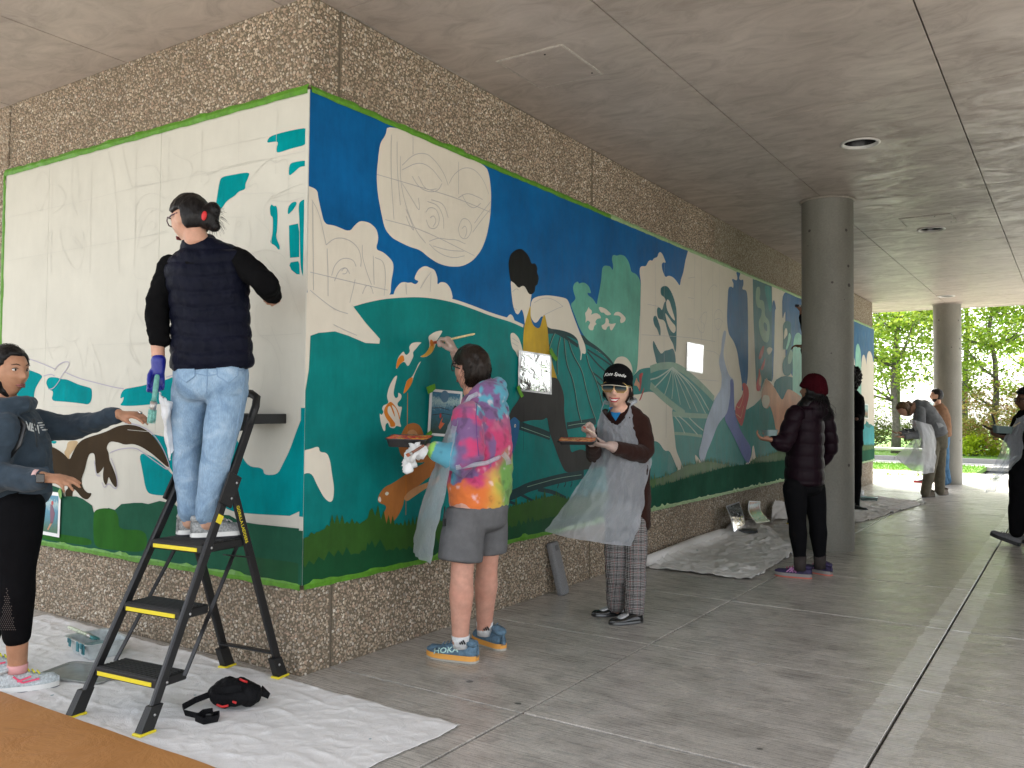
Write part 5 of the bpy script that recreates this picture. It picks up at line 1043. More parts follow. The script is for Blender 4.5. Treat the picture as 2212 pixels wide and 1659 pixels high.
def noise_face(P, H, lip=(.28, .06, .06), brow=(.02, .012, .01), eyes=True, smile=False, iris=(.03, .02, .012), lipw=.024):
    """eyes, brows, lips as small parts of a face"""
    if eyes:
        for e in (-1, 1):
            v, f = ell(H.w(e * .030, .0805, .009), (.0135 * H.k, .008 * H.k, .0062 * H.k), H.f, H.u, 12, 8); P.raw('eye', v, f, simple('eye_white', (.62, .58, .54), .25))
            v, f = ell(H.w(e * .029 + .002, .0868, .009), (.0055 * H.k, .003 * H.k, .0055 * H.k), H.f, H.u, 10, 6); P.raw('iris', v, f, simple('iris_dark', iris, .15))
            v, f = loft([(H.w(e * .016, .0895, .015), (.002, .0015)), (H.w(e * .030, .0895, .0175), (.0025, .002)), (H.w(e * .043, .080, .013), (.0015, .0015))], 6); P.raw('eyelid', v, f, simple('lash_dark', (.02, .014, .012), .6))
    for e in (-1, 1):
        v, f = loft([(H.w(e * .014, .0935, .030), (.003, .002)), (H.w(e * .030, .0915, .0355), (.0038, .002)), (H.w(e * .048, .0790, .030), (.0015, .0015))], 6); P.raw('eyebrow', v, f, simple('brow_%d' % int(brow[0] * 1e4), brow, .7))
    M = simple('lip_%d' % int(lip[0] * 1e3), lip, .3)
    if not smile:
        v, f = loft([(H.w(-lipw, .082, -.0605), (.001, .001)), (H.w(-.010, .0975, -.0570), (.004, .0045)), (H.w(.010, .0975, -.0570), (.004, .0045)), (H.w(lipw, .082, -.0605), (.001, .001))], 10, H.f); P.raw('lips', v, f, M)
        v, f = loft([(H.w(-lipw * .9, .082, -.062), (.001, .001)), (H.w(-.009, .0965, -.0665), (.0045, .005)), (H.w(.009, .0965, -.0665), (.0045, .005)), (H.w(lipw * .9, .082, -.062), (.001, .001))], 10, H.f); P.raw('lips', v, f, M)
    else:
        v, f = loft([(H.w(-.030, .078, -.050), (.0015, .0015)), (H.w(-.012, .0960, -.0555), (.004, .0035)), (H.w(.012, .0960, -.0555), (.004, .0035)), (H.w(.030, .078, -.050), (.0015, .0015))], 10, H.f); P.raw('lips', v, f, M)
        v, f = loft([(H.w(-.029, .078, -.052), (.0015, .0015)), (H.w(-.012, .0945, -.0715), (.0045, .0045)), (H.w(.012, .0945, -.0715), (.0045, .0045)), (H.w(.029, .078, -.052), (.0015, .0015))], 10, H.f); P.raw('lips', v, f, M)
        v, f = loft([(H.w(-.025, .082, -.055), (.001, .003)), (H.w(-.010, .0950, -.0630), (.003, .0065)), (H.w(.010, .0950, -.0630), (.003, .0065)), (H.w(.025, .082, -.055), (.001, .003))], 10, H.f); P.raw('teeth', v, f, simple('teeth', (.78, .76, .72), .25))

from mathutils.bvhtree import BVHTree
def _bvh(o, base): return BVHTree.FromPolygons([v.co + base for v in o.data.vertices], [tuple(p.vertices) for p in o.data.polygons])
def cast(bv, px, py, off=.002):
    d = ray(px, py).normalized(); h = bv.ray_cast(CAM_LOC, d); return None if h[0] is None else h[0] - d * off
def seam(P, target, pts, r, mat, name='seam', closed=False, step=4, bv=None, off=.0008):
    """stitched line lying on a garment along photo points"""
    bv = bv or _bvh(target, P.b); L = pts + (pts[:1] if closed else []); out = []
    for (a, b) in zip(L[:-1], L[1:]):
        n = max(1, int(math.hypot(b[0] - a[0], b[1] - a[1]) / step))
        for k in range(n): out.append((a[0] + (b[0] - a[0]) * k / n, a[1] + (b[1] - a[1]) * k / n))
    out.append(L[-1]); q = [c for c in (cast(bv, x, y, off) for x, y in out) if c is not None]
    if len(q) < 2: return None
    b = MB(); b.tube([p - P.b for p in q], r, 6); return b.build(name, mat, target)
def patch(P, target, pts, mat, name='patch', off=.002, bv=None, n=5):
    """thin sheet lying on a garment: convex photo outline, filled by rings towards its centre"""
    bv = bv or _bvh(target, P.b); N = 0; cx = sum(p[0] for p in pts) / len(pts); cy = sum(p[1] for p in pts) / len(pts); O = []
    for i in range(len(pts)):
        a, b = pts[i], pts[(i + 1) % len(pts)]; m = max(1, int(math.hypot(b[0] - a[0], b[1] - a[1]) / 3))
        O += [(a[0] + (b[0] - a[0]) * k / m, a[1] + (b[1] - a[1]) * k / m) for k in range(m)]
    V = []; M_ = len(O)
    for k in range(n + 1):
        t = 1 - k / n
        for x, y in O:
            c = cast(bv, cx + (x - cx) * max(t, .02), cy + (y - cy) * max(t, .02), off); V.append((c if c is not None else (V[-1] + P.b if V else at_depth(x, y, 4))) - P.b)
    F = [(k * M_ + i, k * M_ + (i + 1) % M_, (k + 1) * M_ + (i + 1) % M_, (k + 1) * M_ + i) for k in range(n) for i in range(M_)]
    return mobj(name, new_mesh(name, V, F, True), mat, target)
def wrap_text(P, target, txt, size, mat, px, py, ang=0, wscale=1, shear=0, name='lettering', off=.0025, bold=0):
    """lettering printed on a garment"""
    bv = _bvh(target, P.b); cu = bpy.data.curves.new('t', 'FONT'); cu.body = txt; cu.size = size; cu.align_x = 'CENTER'; cu.align_y = 'CENTER'; cu.shear = shear; cu.offset = bold; cu.resolution_u = 2
    o = bpy.data.objects.new('t', cu); COL.objects.link(o); dg = bpy.context.evaluated_depsgraph_get(); me = bpy.data.meshes.new_from_object(o.evaluated_get(dg)); bpy.data.objects.remove(o); ca, sa = math.cos(ang), math.sin(ang)
    for v in me.vertices:
        a, b = v.co.x * wscale, v.co.y; x, y = px + a * ca - b * sa * -1 * -1, py - (a * sa + b * ca); c = cast(bv, x, y, off); v.co = (c if c is not None else at_depth(x, y, 4)) - P.b
    me.name = name; me.materials.clear(); return mobj(name, me, mat, target)
# ================================================================== people
FWD = lambda r, f, u=0: (C_R * r + C_F * f + Vector((0, 0, 1)) * u)
def flo(px, py, z=0): return on_z(px, py, z)
def lerp_pts(P, n):
    P = [Vector(p) for p in P]; out = []
    for i in range(len(P) - 1):
        for k in range(n): out.append(P[i].lerp(P[i + 1], k / n))
    out.append(P[-1]); return out
def arm_shell(a, r, side=None):
    """shoulder, elbow, wrist -> tapered tube with a bent elbow"""
    s, e, w = [Vector(p) for p in a]; m1 = s.lerp(e, .5); m2 = e.lerp(w, .45)
    return limb([s, m1, e.lerp(s, .12), e.lerp(w, .12), m2, w], [r[0], (r[0] + r[1]) / 2 * 1.02, r[1], r[1] * .98, (r[1] + r[2]) / 2 * 1.04, r[2]], side)
def leg_shell(a, r, side=None, calf=1.0):
    h, k, an = [Vector(p) for p in a]
    return limb([h, h.lerp(k, .5), k.lerp(h, .08), k.lerp(an, .10), k.lerp(an, .34), k.lerp(an, .7), an], [r[0], (r[0] + r[1]) * .52, r[1], r[1] * .95, r[1] * calf, (r[1] + r[2]) * .48, r[2]], side)
def basic_body(P, H, neck, torso, side, arms, legs, skin, hands=(), voxel=.0085, ra=(.046, .037, .026), rl=(.075, .054, .036), calf=1.02, headparts=None):
    parts = [H.mesh()] + H.ears() + [H.neck(neck)] + [loft([(c, (r[0] * .78, r[1] * .76)) for c, r in torso], 20, side, .6)]
    for a in arms: parts.append(arm_shell(a, ra))
    for l in legs: parts.append(leg_shell(l, rl, None, calf))
    for h in hands: parts += h
    return P.fuse('body', parts, skin, voxel, 2)
def socks(P, a, b, r0, r1, mat, name='sock'):
    v, f = loft([(a, (r0, r0)), (Vector(a).lerp(Vector(b), .5), ((r0 + r1) * .5,) * 2), (b, (r1, r1))], 18); return P.raw(name, v, f, mat)
def vcolmat(name, fn): pass
BLACKC = mat_cloth('black_cloth', (.005, .005, .0055), .9, .35, 9)

# ---------------------------------------------------------------- person on the ladder (seen from behind)
P = Person('person in dark quilted vest and blue jeans standing on the step ladder, seen from behind', flo(455, 1165, .735))
D2 = 4.09; SKIN_L = mat_skin('skin_light', (.52, .30, .21))
H = Head(W(411, 474, 4.02), FWD(-.84, .50, -.22), (0, 0, 1), 1.0)
side = FWD(1, 0)
tor = [(W(452, 830, D2), (.155, .115)), (W(455, 780, D2), (.160, .115)), (W(455, 700, D2), (.150, .105)), (W(448, 620, 4.07), (.165, .11)), (W(440, 560, 4.05), (.165, .095)), (W(432, 530, 4.03), (.09, .07))]
armL = [W(362, 572, 4.06), W(336, 672, 4.05), W(343, 790, 4.0)]; armR = [W(508, 566, 4.05), W(572, 614, 3.98), W(588, 640, 4.22)]
legL = [W(413, 842, D2 + .02), W(403, 975, D2 + .06), W(410, 1128, D2 + .05)]; legR = [W(495, 842, D2 - .01), W(470, 975, D2 - .05), W(446, 1133, D2 - .02)]
hR = hand(armR[2] + FWD(.0, .02), FWD(-.1, .8, .1), FWD(-.6, 0, -.4), FWD(0, 0, 1), (.8,) * 4)
basic_body(P, H, W(428, 524, 4.03), tor, side, [armL, armR], [legL, legR], SKIN_L, [hR], .008, (.036, .034, .029), (.055, .045, .036))
noise_face(P, H, eyes=True)
# glove: blue nitrile hand round the brush handle
gw = W(342, 795, 4.0); BRUSH_A, BRUSH_B = W(338, 812, 3.95), W(326, 905, 3.94)
P.fuse('glove', hand(gw, FWD(-.12, 0, -1), FWD(.35, -.75, .1), FWD(-.9, -.35, 0), (.75, .85, .95, 1.0), (.55, .25, .75), 1.02, thick=1.12) + [limb([gw + Vector((0, 0, .035)), gw, gw - Vector((0, 0, .02))], [.034, .031, .029])], M_NITRILE, .0045, 2)
# long sleeved black top
P.fuse('sweater', [arm_shell([W(368, 574, 4.06), W(338, 665, 4.05), W(345, 732, 4.02)], (.056, .055, .048)), arm_shell([W(512, 560, 4.05), W(574, 612, 3.98), W(588, 636, 4.14)], (.060, .060, .048)),
      loft([(c, (r[0] + .008, r[1] + .008)) for c, r in tor[2:5]], 20, side, .6)], BLACKC, .009, 4, (.016, (12, 12, 20), 3))
# quilted vest
def quilt(p):
    z = p[2] - .06 * p[0] + .012 * math.sin(p[0] * 21) + .02 * fbm(Vector((p[0] * 5, p[1] * 5, p[2] * 3)), 2); t = abs(math.sin(z * math.pi / .068)); return .011 * (t ** .38) - .007 + .010 * fbm(Vector((p[0] * 30 + p[2] * 14, p[1] * 30, p[2] * 16)), 3) * (t ** .7)
vest = [loft([(W(459, 792, D2), (.196, .142)), (W(458, 770, D2), (.192, .145)), (W(455, 700, D2), (.184, .135)), (W(452, 640, 4.08), (.186, .135)), (W(446, 590, 4.06), (.198, .125)), (W(440, 556, 4.05), (.190, .105)), (W(433, 533, 4.04), (.105, .085)), (W(429, 516, 4.03), (.072, .068))], 26, side, .25)]
m = NT('navy_puffer'); p_ = m.coord(); m.base(m.ramp(m.noise(12, 4, .6, p_), [(.3, (.004, .005, .011)), (.7, (.008, .009, .019))])); m.rough(.45); m.p.inputs['Specular IOR Level'].default_value = .06
m.bump(m.noise(1, 5, .65, m.mapping(p_, (50, 50, 28), (0, .5, 0)), .8), .45, .008); M_PUFF = m.mat
P.fuse('quilted_vest', vest, M_PUFF, .0075, 3, fn=quilt)
# jeans
m = NT('pale_denim'); p_ = m.coord(); tw = m.noise(1, 3, .6, m.mapping(p_, (300, 300, 40))); fo = m.noise(7, 5, .65, p_, 1.0)
m.base(m.mix(.5, m.ramp(fo, [(.3, (.135, .235, .37)), (.52, (.26, .39, .54)), (.75, (.42, .55, .68))]), m.ramp(tw, [(.3, (.55,) * 3), (.7, (1.15,) * 3)]), 'MULTIPLY')); m.rough(.85); m.bump(m.math('ADD', fo, m.math('MULTIPLY', tw, .25)), .55, .02); M_DENIM = m.mat
hipc = W(456, 800, D2); hb = hipc - P.b
jw = lambda p: .6 + 1.6 * sm(.45, .05, p[2])
jeans = P.fuse('jeans', [loft([(W(457, 775, D2), (.172, .125)), (W(456, 805, D2), (.178, .130)), (W(455, 840, D2 + .005), (.172, .128))], 22, side, .5),
      leg_shell([W(413, 842, D2 + .02), W(403, 975, D2 + .06), W(410, 1108, D2 + .05)], (.092, .070, .055), None, .95), leg_shell([W(495, 842, D2 - .01), W(470, 975, D2 - .05), W(447, 1112, D2 - .02)], (.092, .074, .057), None, .95),
      ell(W(418, 822, D2 - .05), (.085, .08, .10), C_F), ell(W(492, 822, D2 - .05), (.085, .08, .10), C_F)], M_DENIM, .0085, 4, (.012, (12, 12, 9), 5, jw))
# back pockets and seams (raised denim)
M_DENIM2 = simple('denim_seam', (.20, .31, .45), .9)
def surf_patch(center, D, w, h, off, name, mat, parent, shape=None):
    q = [(-w, h), (w, h), (w * .95, -h * .55), (0, -h), (-w * .95, -h * .55)] if shape is None else shape; b = MB(); V = [at_depth(center[0] + x, center[1] - y, D) for x, y in q]; V2 = [v + C_F * .05 for v in V]; n = len(q)
    b.add([v - P.b for v in V + V2], [tuple(range(n))[::-1]] + [(i, (i + 1) % n, n + (i + 1) % n, n + i) for i in range(n)]); return b.build(name, mat, parent)
bj = _bvh(jeans, P.b); SEAMM = simple('denim_seam', (.15, .25, .40), .9)
for pts in ([(382, 786), (418, 786), (421, 812), (402, 826), (384, 812)], [(468, 788), (516, 784), (513, 812), (494, 827), (470, 813)]):
    patch(P, jeans, pts, M_DENIM, 'back_pocket', .004, bj); seam(P, jeans, pts, .0022, SEAMM, 'pocket_stitching', True, 4, bj, .004)
for pts in ([(446, 780), (448, 815), (446, 850)], [(374, 784), (440, 790), (530, 782)], [(448, 812), (478, 806), (532, 798)], [(448, 812), (420, 806), (378, 800)], [(530, 800), (520, 880), (505, 960), (490, 1040), (470, 1110)]): seam(P, jeans, pts, .0022, SEAMM, 'stitching', False, 5, bj)
bun = P.fuse('hair', [H.mesh(40, 30, off=lambda x, y, z: .015 if z > .060 or (z > .008 and y < .034 + .35 * max(z, 0) and not (abs(x) > .058 and z < .024 and y > -.018)) or (y < -.022 and z > -.062) else -.012, face=False), ell(W(450, 470, 3.98), (.050, .048, .058), FWD(.8, -.5)), ell(W(460, 455, 3.98), (.035, .035, .04), C_F), ell(W(462, 488, 3.98), (.03, .03, .03), C_F)], mat_hair('hair_black', (.006, .005, .005)), .0065, 2, (.006, (40, 40, 20), 2))
g = random.Random(5); L = []
for k in range(60):
    a = g.uniform(-1.9, 1.9); c = W(452, 468, 3.97); d = FWD(math.cos(a) * .8 + .3, g.uniform(-.6, .2), math.sin(a)); L.append([c + d * .035, c + d * .052, c + d * .066 + Vector((0, 0, -.008)), c + d * g.uniform(.07, .085) + Vector((0, 0, -.02))])
add_to_mesh(bun.data, *strands(L, .0012, P.b))
v, f = ell(W(441, 466, 3.925), (.012, .008, .022), C_F, (.2, 0, 1)); P.raw('hair_tie', v, f, simple('red_tie', (.55, .012, .015), .5))
# glasses
b = MB(); gl = [H.w(x, .098 - abs(x) * .25, .012 + .019 * zz) for x, zz in ((-.012, .9), (-.055, 1), (-.062, 0), (-.05, -1), (-.022, -1), (-.012, 0), (-.012, .9))]
for sx in (1, -1): b.tube([H.w(sx * x, .100 - abs(x) * .22, .008 + .020 * zz) for x, zz in ((.012, .9), (.055, 1), (.062, 0), (.052, -1), (.022, -1), (.012, 0), (.012, .9))], .0032, 6); b.tube([H.w(sx * .060, .086, .018), H.w(sx * .080, .03, .014), H.w(sx * .080, -.012, .012)], .003, 6)
b.v = [Vector(q) - P.b for q in b.v]; b.build('glasses', simple('plum_frame', (.05, .015, .035), .3), P.root)
# trainers
MESHG = simple('trainer_mesh_grey', (.30, .31, .31), .8, noise=.5, nscale=120, bump=.5, bscale=200); RUBW = simple('rubber_white', (.72, .72, .70), .6); RUBD = simple('rubber_dark', (.03, .03, .035), .7); NAVY = simple('trainer_navy', (.02, .025, .045), .7)
zs = .7385
P.shoe((-.200, -.515, zs), (-.095, -.275, zs), .100, .075, (MESHG, RUBW, RUBD), .030, laces=simple('lace_grey', (.5, .5, .5), .8)); P.shoe((-.325, -.500, zs), (-.255, -.250, zs), .098, .075, (MESHG, RUBW, RUBD), .030, laces=simple('lace_grey', (.5, .5, .5), .8))

# ---------------------------------------------------------------- tie dye hoodie painter
P = Person('person in rainbow tie dye hoodie and grey shorts painting an orange flame on the mural', flo(1000, 1425))
SKIN_P = mat_skin('skin_pink', (.58, .31, .23))
H = Head(W(1017, 801, 4.85), FWD(-.66, .74, .12), (0, 0, 1), 1.06); side = FWD(.55, .84)
tor = [(W(1035, 1090, 4.76), (.165, .135)), (W(1036, 1040, 4.76), (.165, .140)), (W(1040, 960, 4.76), (.165, .125)), (W(1044, 900, 4.77), (.152, .10)), (W(1042, 862, 4.80), (.10, .08))]
armL = [W(1010, 905, 4.60), W(1007, 1008, 4.53), W(928, 970, 4.56)]; armR = [W(1072, 890, 4.93), W(1042, 825, 5.12), W(984, 763, 5.14)]
legL = [W(1010, 1095, 4.67), W(998, 1232, 4.63), W(994, 1385, 4.63)]; legR = [W(1058, 1090, 4.86), W(1052, 1218, 4.86), W(1046, 1358, 4.92)]
basic_body(P, H, W(1040, 860, 4.82), tor, side, [armL, armR], [legL, legR], SKIN_P, [], .0075, (.05, .042, .032), (.085, .064, .044), 1.06)
noise_face(P, H)
M_GLOVE = mat_film('clear_glove', (.70, .52, .45), .18, .25, .8)
GL = lambda nm, parts: P.fuse(nm, parts, M_GLOVE, .0045, 2)
# raised right hand holding the brush, left hand under the tray
GL('glove', hand(W(984, 764, 5.14), FWD(-.5, .15, 1), FWD(-.8, .3, -.2), FWD(-.25, -.9, 0), (.95, 1.0, 1.05, 1.1), (.8, .1, .7), 1.15, thick=1.1) + [limb([W(994, 784, 5.14), W(989, 773, 5.14), W(984, 763, 5.14)], [.044, .038, .032])])
GL('glove', hand(W(930, 969, 4.56), FWD(-1, .1, .05), FWD(.1, .1, 1), FWD(-.1, -1, .2), (.25, .3, .4, .5), (.8, .3, .5), 1.05, thick=1.1) + [limb([W(940, 974, 4.56), W(934, 971, 4.56), W(928, 969, 4.56)], [.038, .035, .03])])
TD = dict(cyan=(.09, .33, .44), purple=(.18, .095, .23), magenta=(.52, .045, .15), pink=(.58, .16, .24), orange=(.70, .17, .035), yellow=(.66, .46, .07), green=(.15, .34, .07), white=(.80, .62, .66), lime=(.30, .62, .12))
cR, cF = np.array(C_R), np.array(C_F)
def tie(p):
    q = Vector(p) + P.b; v = q - CAM_LOC; d = v.dot(C_F); X = 1106 + F_PX * v.dot(C_R) / d; Y = 829.5 - F_PX * v.dot(C_U) / d
    n1 = fbm(Vector(p) * 7, 3); n2 = fbm(Vector(p) * 15 + Vector((9, 0, 0)), 3); n3 = fbm(Vector(p) * 26 + Vector((0, 5, 0)), 2); X += 30 * n1; Y += 36 * n2
    def C(k): return np.array(TD[k])
    def mx(a, b, t): t = min(max(t, 0), 1); return a * (1 - t) + b * t
    c = C('magenta')
    c = mx(c, C('purple'), sm(930, 870, Y + .3 * (1040 - X)) * .9); c = mx(c, C('pink'), sm(.1, .35, n1) * .6)
    c = mx(c, C('orange'), sm(1030, 1062, Y - .12 * (X - 1000))); c = mx(c, C('yellow'), sm(1040, 1075, X) * sm(1000, 1040, Y)); c = mx(c, C('green'), sm(1066, 1088, X + 14 * n2) * sm(960, 1010, Y))
    if Y < 900 and X > 1035: c = mx(C('purple'), C('cyan'), sm(-.05, .12, n2 + .25 * sm(1065, 1088, X)))
    # near sleeve
    s_, e_, w_ = armL; sl = (q - w_).length
    if (q - s_.lerp(e_, .6)).length < .165 and d < 4.66: c = mx(C('purple'), C('magenta'), sm(.0, .22, n1)); 
    if d < 4.64 and X < 996 and Y > 935 and Y < 1050: c = mx(C('cyan'), C('purple'), sm(972, 992, X + 18 * n2)); 
    if sl < .055 and d < 4.7: c = C('lime')
    c = mx(c, C('white'), sm(.22, .42, n3 * .8 + n2 * .5) * .6); c = mx(c, c * .45, sm(.18, .3, -n2) * .6)
    return tuple(c)
M_TIE = vcol('tie_dye_fleece', rough=.9, bump=.25, bscale=30, bdist=.012, sheen=.15)
hood = [loft([(c, (r[0] + k, r[1] + k)) for (c, r), k in zip(tor, (.018, .035, .036, .030, .03))], 26, side, .3), arm_shell([W(1012, 900, 4.60), W(1010, 1002, 4.53), W(940, 972, 4.56)], (.088, .090, .050)), arm_shell([W(1070, 890, 4.92), W(1048, 838, 5.10), W(1000, 785, 5.14)], (.080, .072, .050)),
        ell(W(1062, 852, 4.76), (.105, .085, .075), FWD(.6, -.6, -.5), (0, 0, 1)), limb([W(1020, 858, 4.70), W(1050, 838, 4.74), W(1078, 832, 4.82), W(1080, 850, 4.92)], [.035, .045, .045, .035])]
hsw = P.fuse('hooded_sweatshirt', hood, M_TIE, .0085, 4, (.022, (9, 9, 13), 8, lambda p: sm(.0, .08, abs(p[2] - .80))), tint=tie)
seam(P, hsw, [(1030, 870), (1028, 900), (1030, 940), (1034, 985)], .0025, simple('seam_purple', (.14, .05, .2), .9), 'sleeve_seam')
# grey shorts
M_GREYK = mat_cloth('heather_grey_knit', (.135, .135, .14), .95, .3, 8, .6, .12)
sh = P.fuse('shorts', [loft([(W(1035, 1062, 4.76), (.172, .15)), (W(1035, 1095, 4.76), (.178, .155)), (W(1033, 1125, 4.76), (.17, .15))], 24, side, .4), limb([W(1008, 1105, 4.68), W(999, 1160, 4.65), W(994, 1210, 4.63)], [(.115, .11), (.122, .118), (.125, .12)], side, 20, .12), limb([W(1055, 1105, 4.86), W(1056, 1150, 4.86), W(1056, 1192, 4.86)], [(.112, .105), (.112, .11), (.108, .105)], side, 20, .12)], M_GREYK, .0085, 4, (.010, (9, 9, 5), 4))
b = MB(); b.tube([W(961, 1094, 4.545) - P.b, W(959, 1115, 4.54) - P.b, W(957, 1137, 4.535) - P.b], .004, 6); b.box(-.008, .008, -.006, .004, -.02, .02, 0, Matrix.Translation(W(960, 1128, 4.530) - P.b)); b.build('zip_pull', simple('black_plastic', (.01, .01, .01), .35), sh)
# hair: short dark
hr = P.fuse('hair', [H.mesh(40, 30, off=lambda x, y, z: (.018 + .012 * sm(0, .1, z)) if z > .058 or (z > .004 and y < .030 + .55 * max(z, 0) and not (abs(x) > .056 and z < .026 and y > -.020)) or (y < -.030 and z > -.078) else -.012, face=False)], mat_hair('hair_darkbrown', (.016, .010, .007)), .006, 1, (.010, (34, 34, 16), 6))
add_to_mesh(hr.data, *strands(combed(H, 420, .020, lambda x, y, z: (y < .03 + .5 * max(z, 0) and z > .03) or (y < -.035 and z > -.04), .038, lambda x, y, z: (.25 * x / .07, .2, -.8), 3), .0014, P.b))
b = MB()
for sx in (1, -1): b.tube([H.w(sx * .060, .092, .018), H.w(sx * .084, .03, .014), H.w(sx * .082, -.010, .010)], .0035, 6); b.tube([H.w(sx * x, .104 - abs(x) * .2, .008 + .020 * zz) for x, zz in ((.012, .9), (.055, 1), (.062, 0), (.052, -1), (.022, -1), (.012, .9))], .003, 6)
b.v = [Vector(q) - P.b for q in b.v]; b.build('glasses', simple('black_plastic', (.01, .01, .01), .35), P.root)
# socks with three bars, running shoes
WHT = mat_cloth('white_sock', (.74, .74, .74), .9, .5, 60, .8, .05)
for a, b_, D_ in (((995, 1372, 4.63), (995, 1399, 4.63), 4.58), ((1047, 1342, 4.92), (1046, 1372, 4.92), 4.87)):
    so = socks(P, W(*a), W(*b_), .050, .040, WHT)
    for k, (hh) in enumerate((.010, .016, .022)):
        c = W(a[0] - 4 + 5.0 * k, a[1] + 16, D_ - .002) ; bb = MB(); bb.bar(c - P.b + Vector((0, 0, -.010)) + C_R * .010, c - P.b + Vector((0, 0, -.010 + hh)) + C_R * (.010 - hh * .55), .008, .004, C_F); bb.build('sock_mark', simple('black_plastic', (.01, .01, .01), .35), so)
HB = simple('shoe_slate_blue', (.105, .185, .26), .8, noise=.45, nscale=45, bump=.5, bscale=120); HO = simple('midsole_orange', (.78, .36, .07), .6); HG = simple('outsole_putty', (.46, .44, .39), .7)
def runner(heel, toe):
    o = P.shoe(heel, toe, .112, .072, (HB, HO, HG), .038, laces=simple('lace_slate', (.12, .2, .27), .8)); return o
s1 = runner((.590, .715, 0), (.285, .665, 0)); s2 = runner((.575, .985, 0), (.300, 1.09, 0))
wrap_text(P, s1, 'HOKA', 17, simple('pale_mint_print', (.55, .80, .76), .5), 962, 1405, .08, 1.10, .2, off=.003, bold=.4)
for k in range(6): seam(P, s1, [(922 + 9 * k, 1408 - 1.5 * k), (928 + 9 * k, 1402 - 1.5 * k), (932 + 9 * k, 1409 - 1.5 * k)], .0016, simple('shoe_line', (.06, .10, .15), .8), 'mesh_line')
# plastic apron
M_FILM = mat_film('apron_film', (.76, .81, .88), .56)
v, f = grid_sheet([[W(1000, 880, 4.62), W(985, 890, 4.74), W(1000, 885, 4.92)], [W(984, 930, 4.48), W(960, 940, 4.72), W(975, 930, 4.98)], [W(972, 1010, 4.46), W(940, 1010, 4.72), W(950, 1000, 5.0)], [W(958, 1085, 4.47), W(918, 1085, 4.72), W(915, 1080, 4.98)], [W(942, 1150, 4.50), W(905, 1150, 4.72), W(900, 1140, 4.95)], [W(932, 1220, 4.52), W(903, 1205, 4.72), W(893, 1190, 4.92)]], 20, .022, 3, 6)
P.raw('apron', v, f, M_FILM)
v, f = loft([(W(1000, 880, 4.62), (.012, .003)), (W(1015, 858, 4.64), (.012, .003)), (W(1042, 846, 4.70), (.012, .003)), (W(1050, 850, 4.85), (.012, .003))], 8, FWD(0, 0, 1)); P.raw('apron_strap', v, f, M_FILM)
v, f = loft([(W(985, 1010, 4.45), (.012, .003)), (W(1050, 1000, 4.50), (.012, .003)), (W(1085, 985, 4.66), (.012, .003)), (W(1097, 980, 4.75), (.012, .003))], 8, FWD(0, 0, 1)); P.raw('apron_strap', v, f, M_FILM)
v, f = grid_sheet([[W(1083, 985, 4.62), W(1090, 975, 4.60)], [W(1092, 995, 4.58), W(1100, 986, 4.60)], [W(1094, 1006, 4.6), W(1105, 1002, 4.62)]], 6, .012, 5, 4); P.raw('apron_bow', v, f, M_FILM)
# ---------------------------------------------------------------- smiling woman with cap, sunglasses, tray and long plastic apron
P = Person('smiling woman in black cap, sunglasses and long clear plastic apron holding a palette tray', flo(1345, 1338))
D4 = 5.6; H = Head(W(1334, 839, 5.55), FWD(-.30, -.95, -.02), (C_R * .06 + Vector((0, 0, 1))), 1.13, .85); side = FWD(.96, -.28)
SKIN_K = mat_skin('skin_fair', (.70, .44, .33))
tor = [(W(1356, 1110, D4), (.11, .08)), (W(1354, 1060, D4), (.135, .105)), (W(1352, 985, D4), (.135, .10)), (W(1350, 930, D4), (.150, .105)), (W(1346, 900, D4), (.135, .085)), (W(1340, 886, 5.58), (.07, .06))]
armL = [W(1386, 912, 5.58), W(1396, 982, 5.50), W(1322, 965, 5.28)]; armR = [W(1312, 908, 5.62), W(1283, 985, 5.52), W(1279, 950, 5.30)]
legL = [W(1370, 1130, 5.60), W(1373, 1222, 5.56), W(1371, 1322, 5.57)]; legR = [W(1332, 1130, 5.62), W(1329, 1218, 5.62), W(1331, 1314, 5.70)]
basic_body(P, H, W(1340, 886, 5.58), tor, side, [armL, armR], [legL, legR], SKIN_K, [], .007, (.042, .034, .026), (.058, .05, .036))
noise_face(P, H, lip=(.42, .012, .03), eyes=True, smile=True)
M_GLOVE2 = mat_film('clear_glove_pale', (.72, .56, .50), .16, .22, .9)
P.fuse('glove', hand(W(1319, 963, 5.28), FWD(-1, -.1, .12), FWD(.05, .1, 1), FWD(-.1, .9, .2), (.30, .3, .3, .35), (.85, .35, .7), .98, thick=1.12) + [limb([W(1327, 966, 5.29), W(1322, 964, 5.285), W(1317, 963, 5.28)], [.037, .033, .029])], M_GLOVE2, .0045, 2)
P.fuse('glove', hand(W(1278, 948, 5.30), FWD(-.25, -.15, 1), FWD(-.55, -.6, .1), FWD(.6, -.6, 0), (.7, 1.2, 1.25, 1.25), (.7, .2, .8), .98, thick=1.12) + [limb([W(1280, 956, 5.31), W(1279, 951, 5.305), W(1278, 946, 5.30)], [.037, .033, .029])], M_GLOVE2, .0045, 2)
M_BROWN = mat_cloth('dark_brown_fleece', (.030, .013, .010), .95, .3, 8, .8, .15, .08)
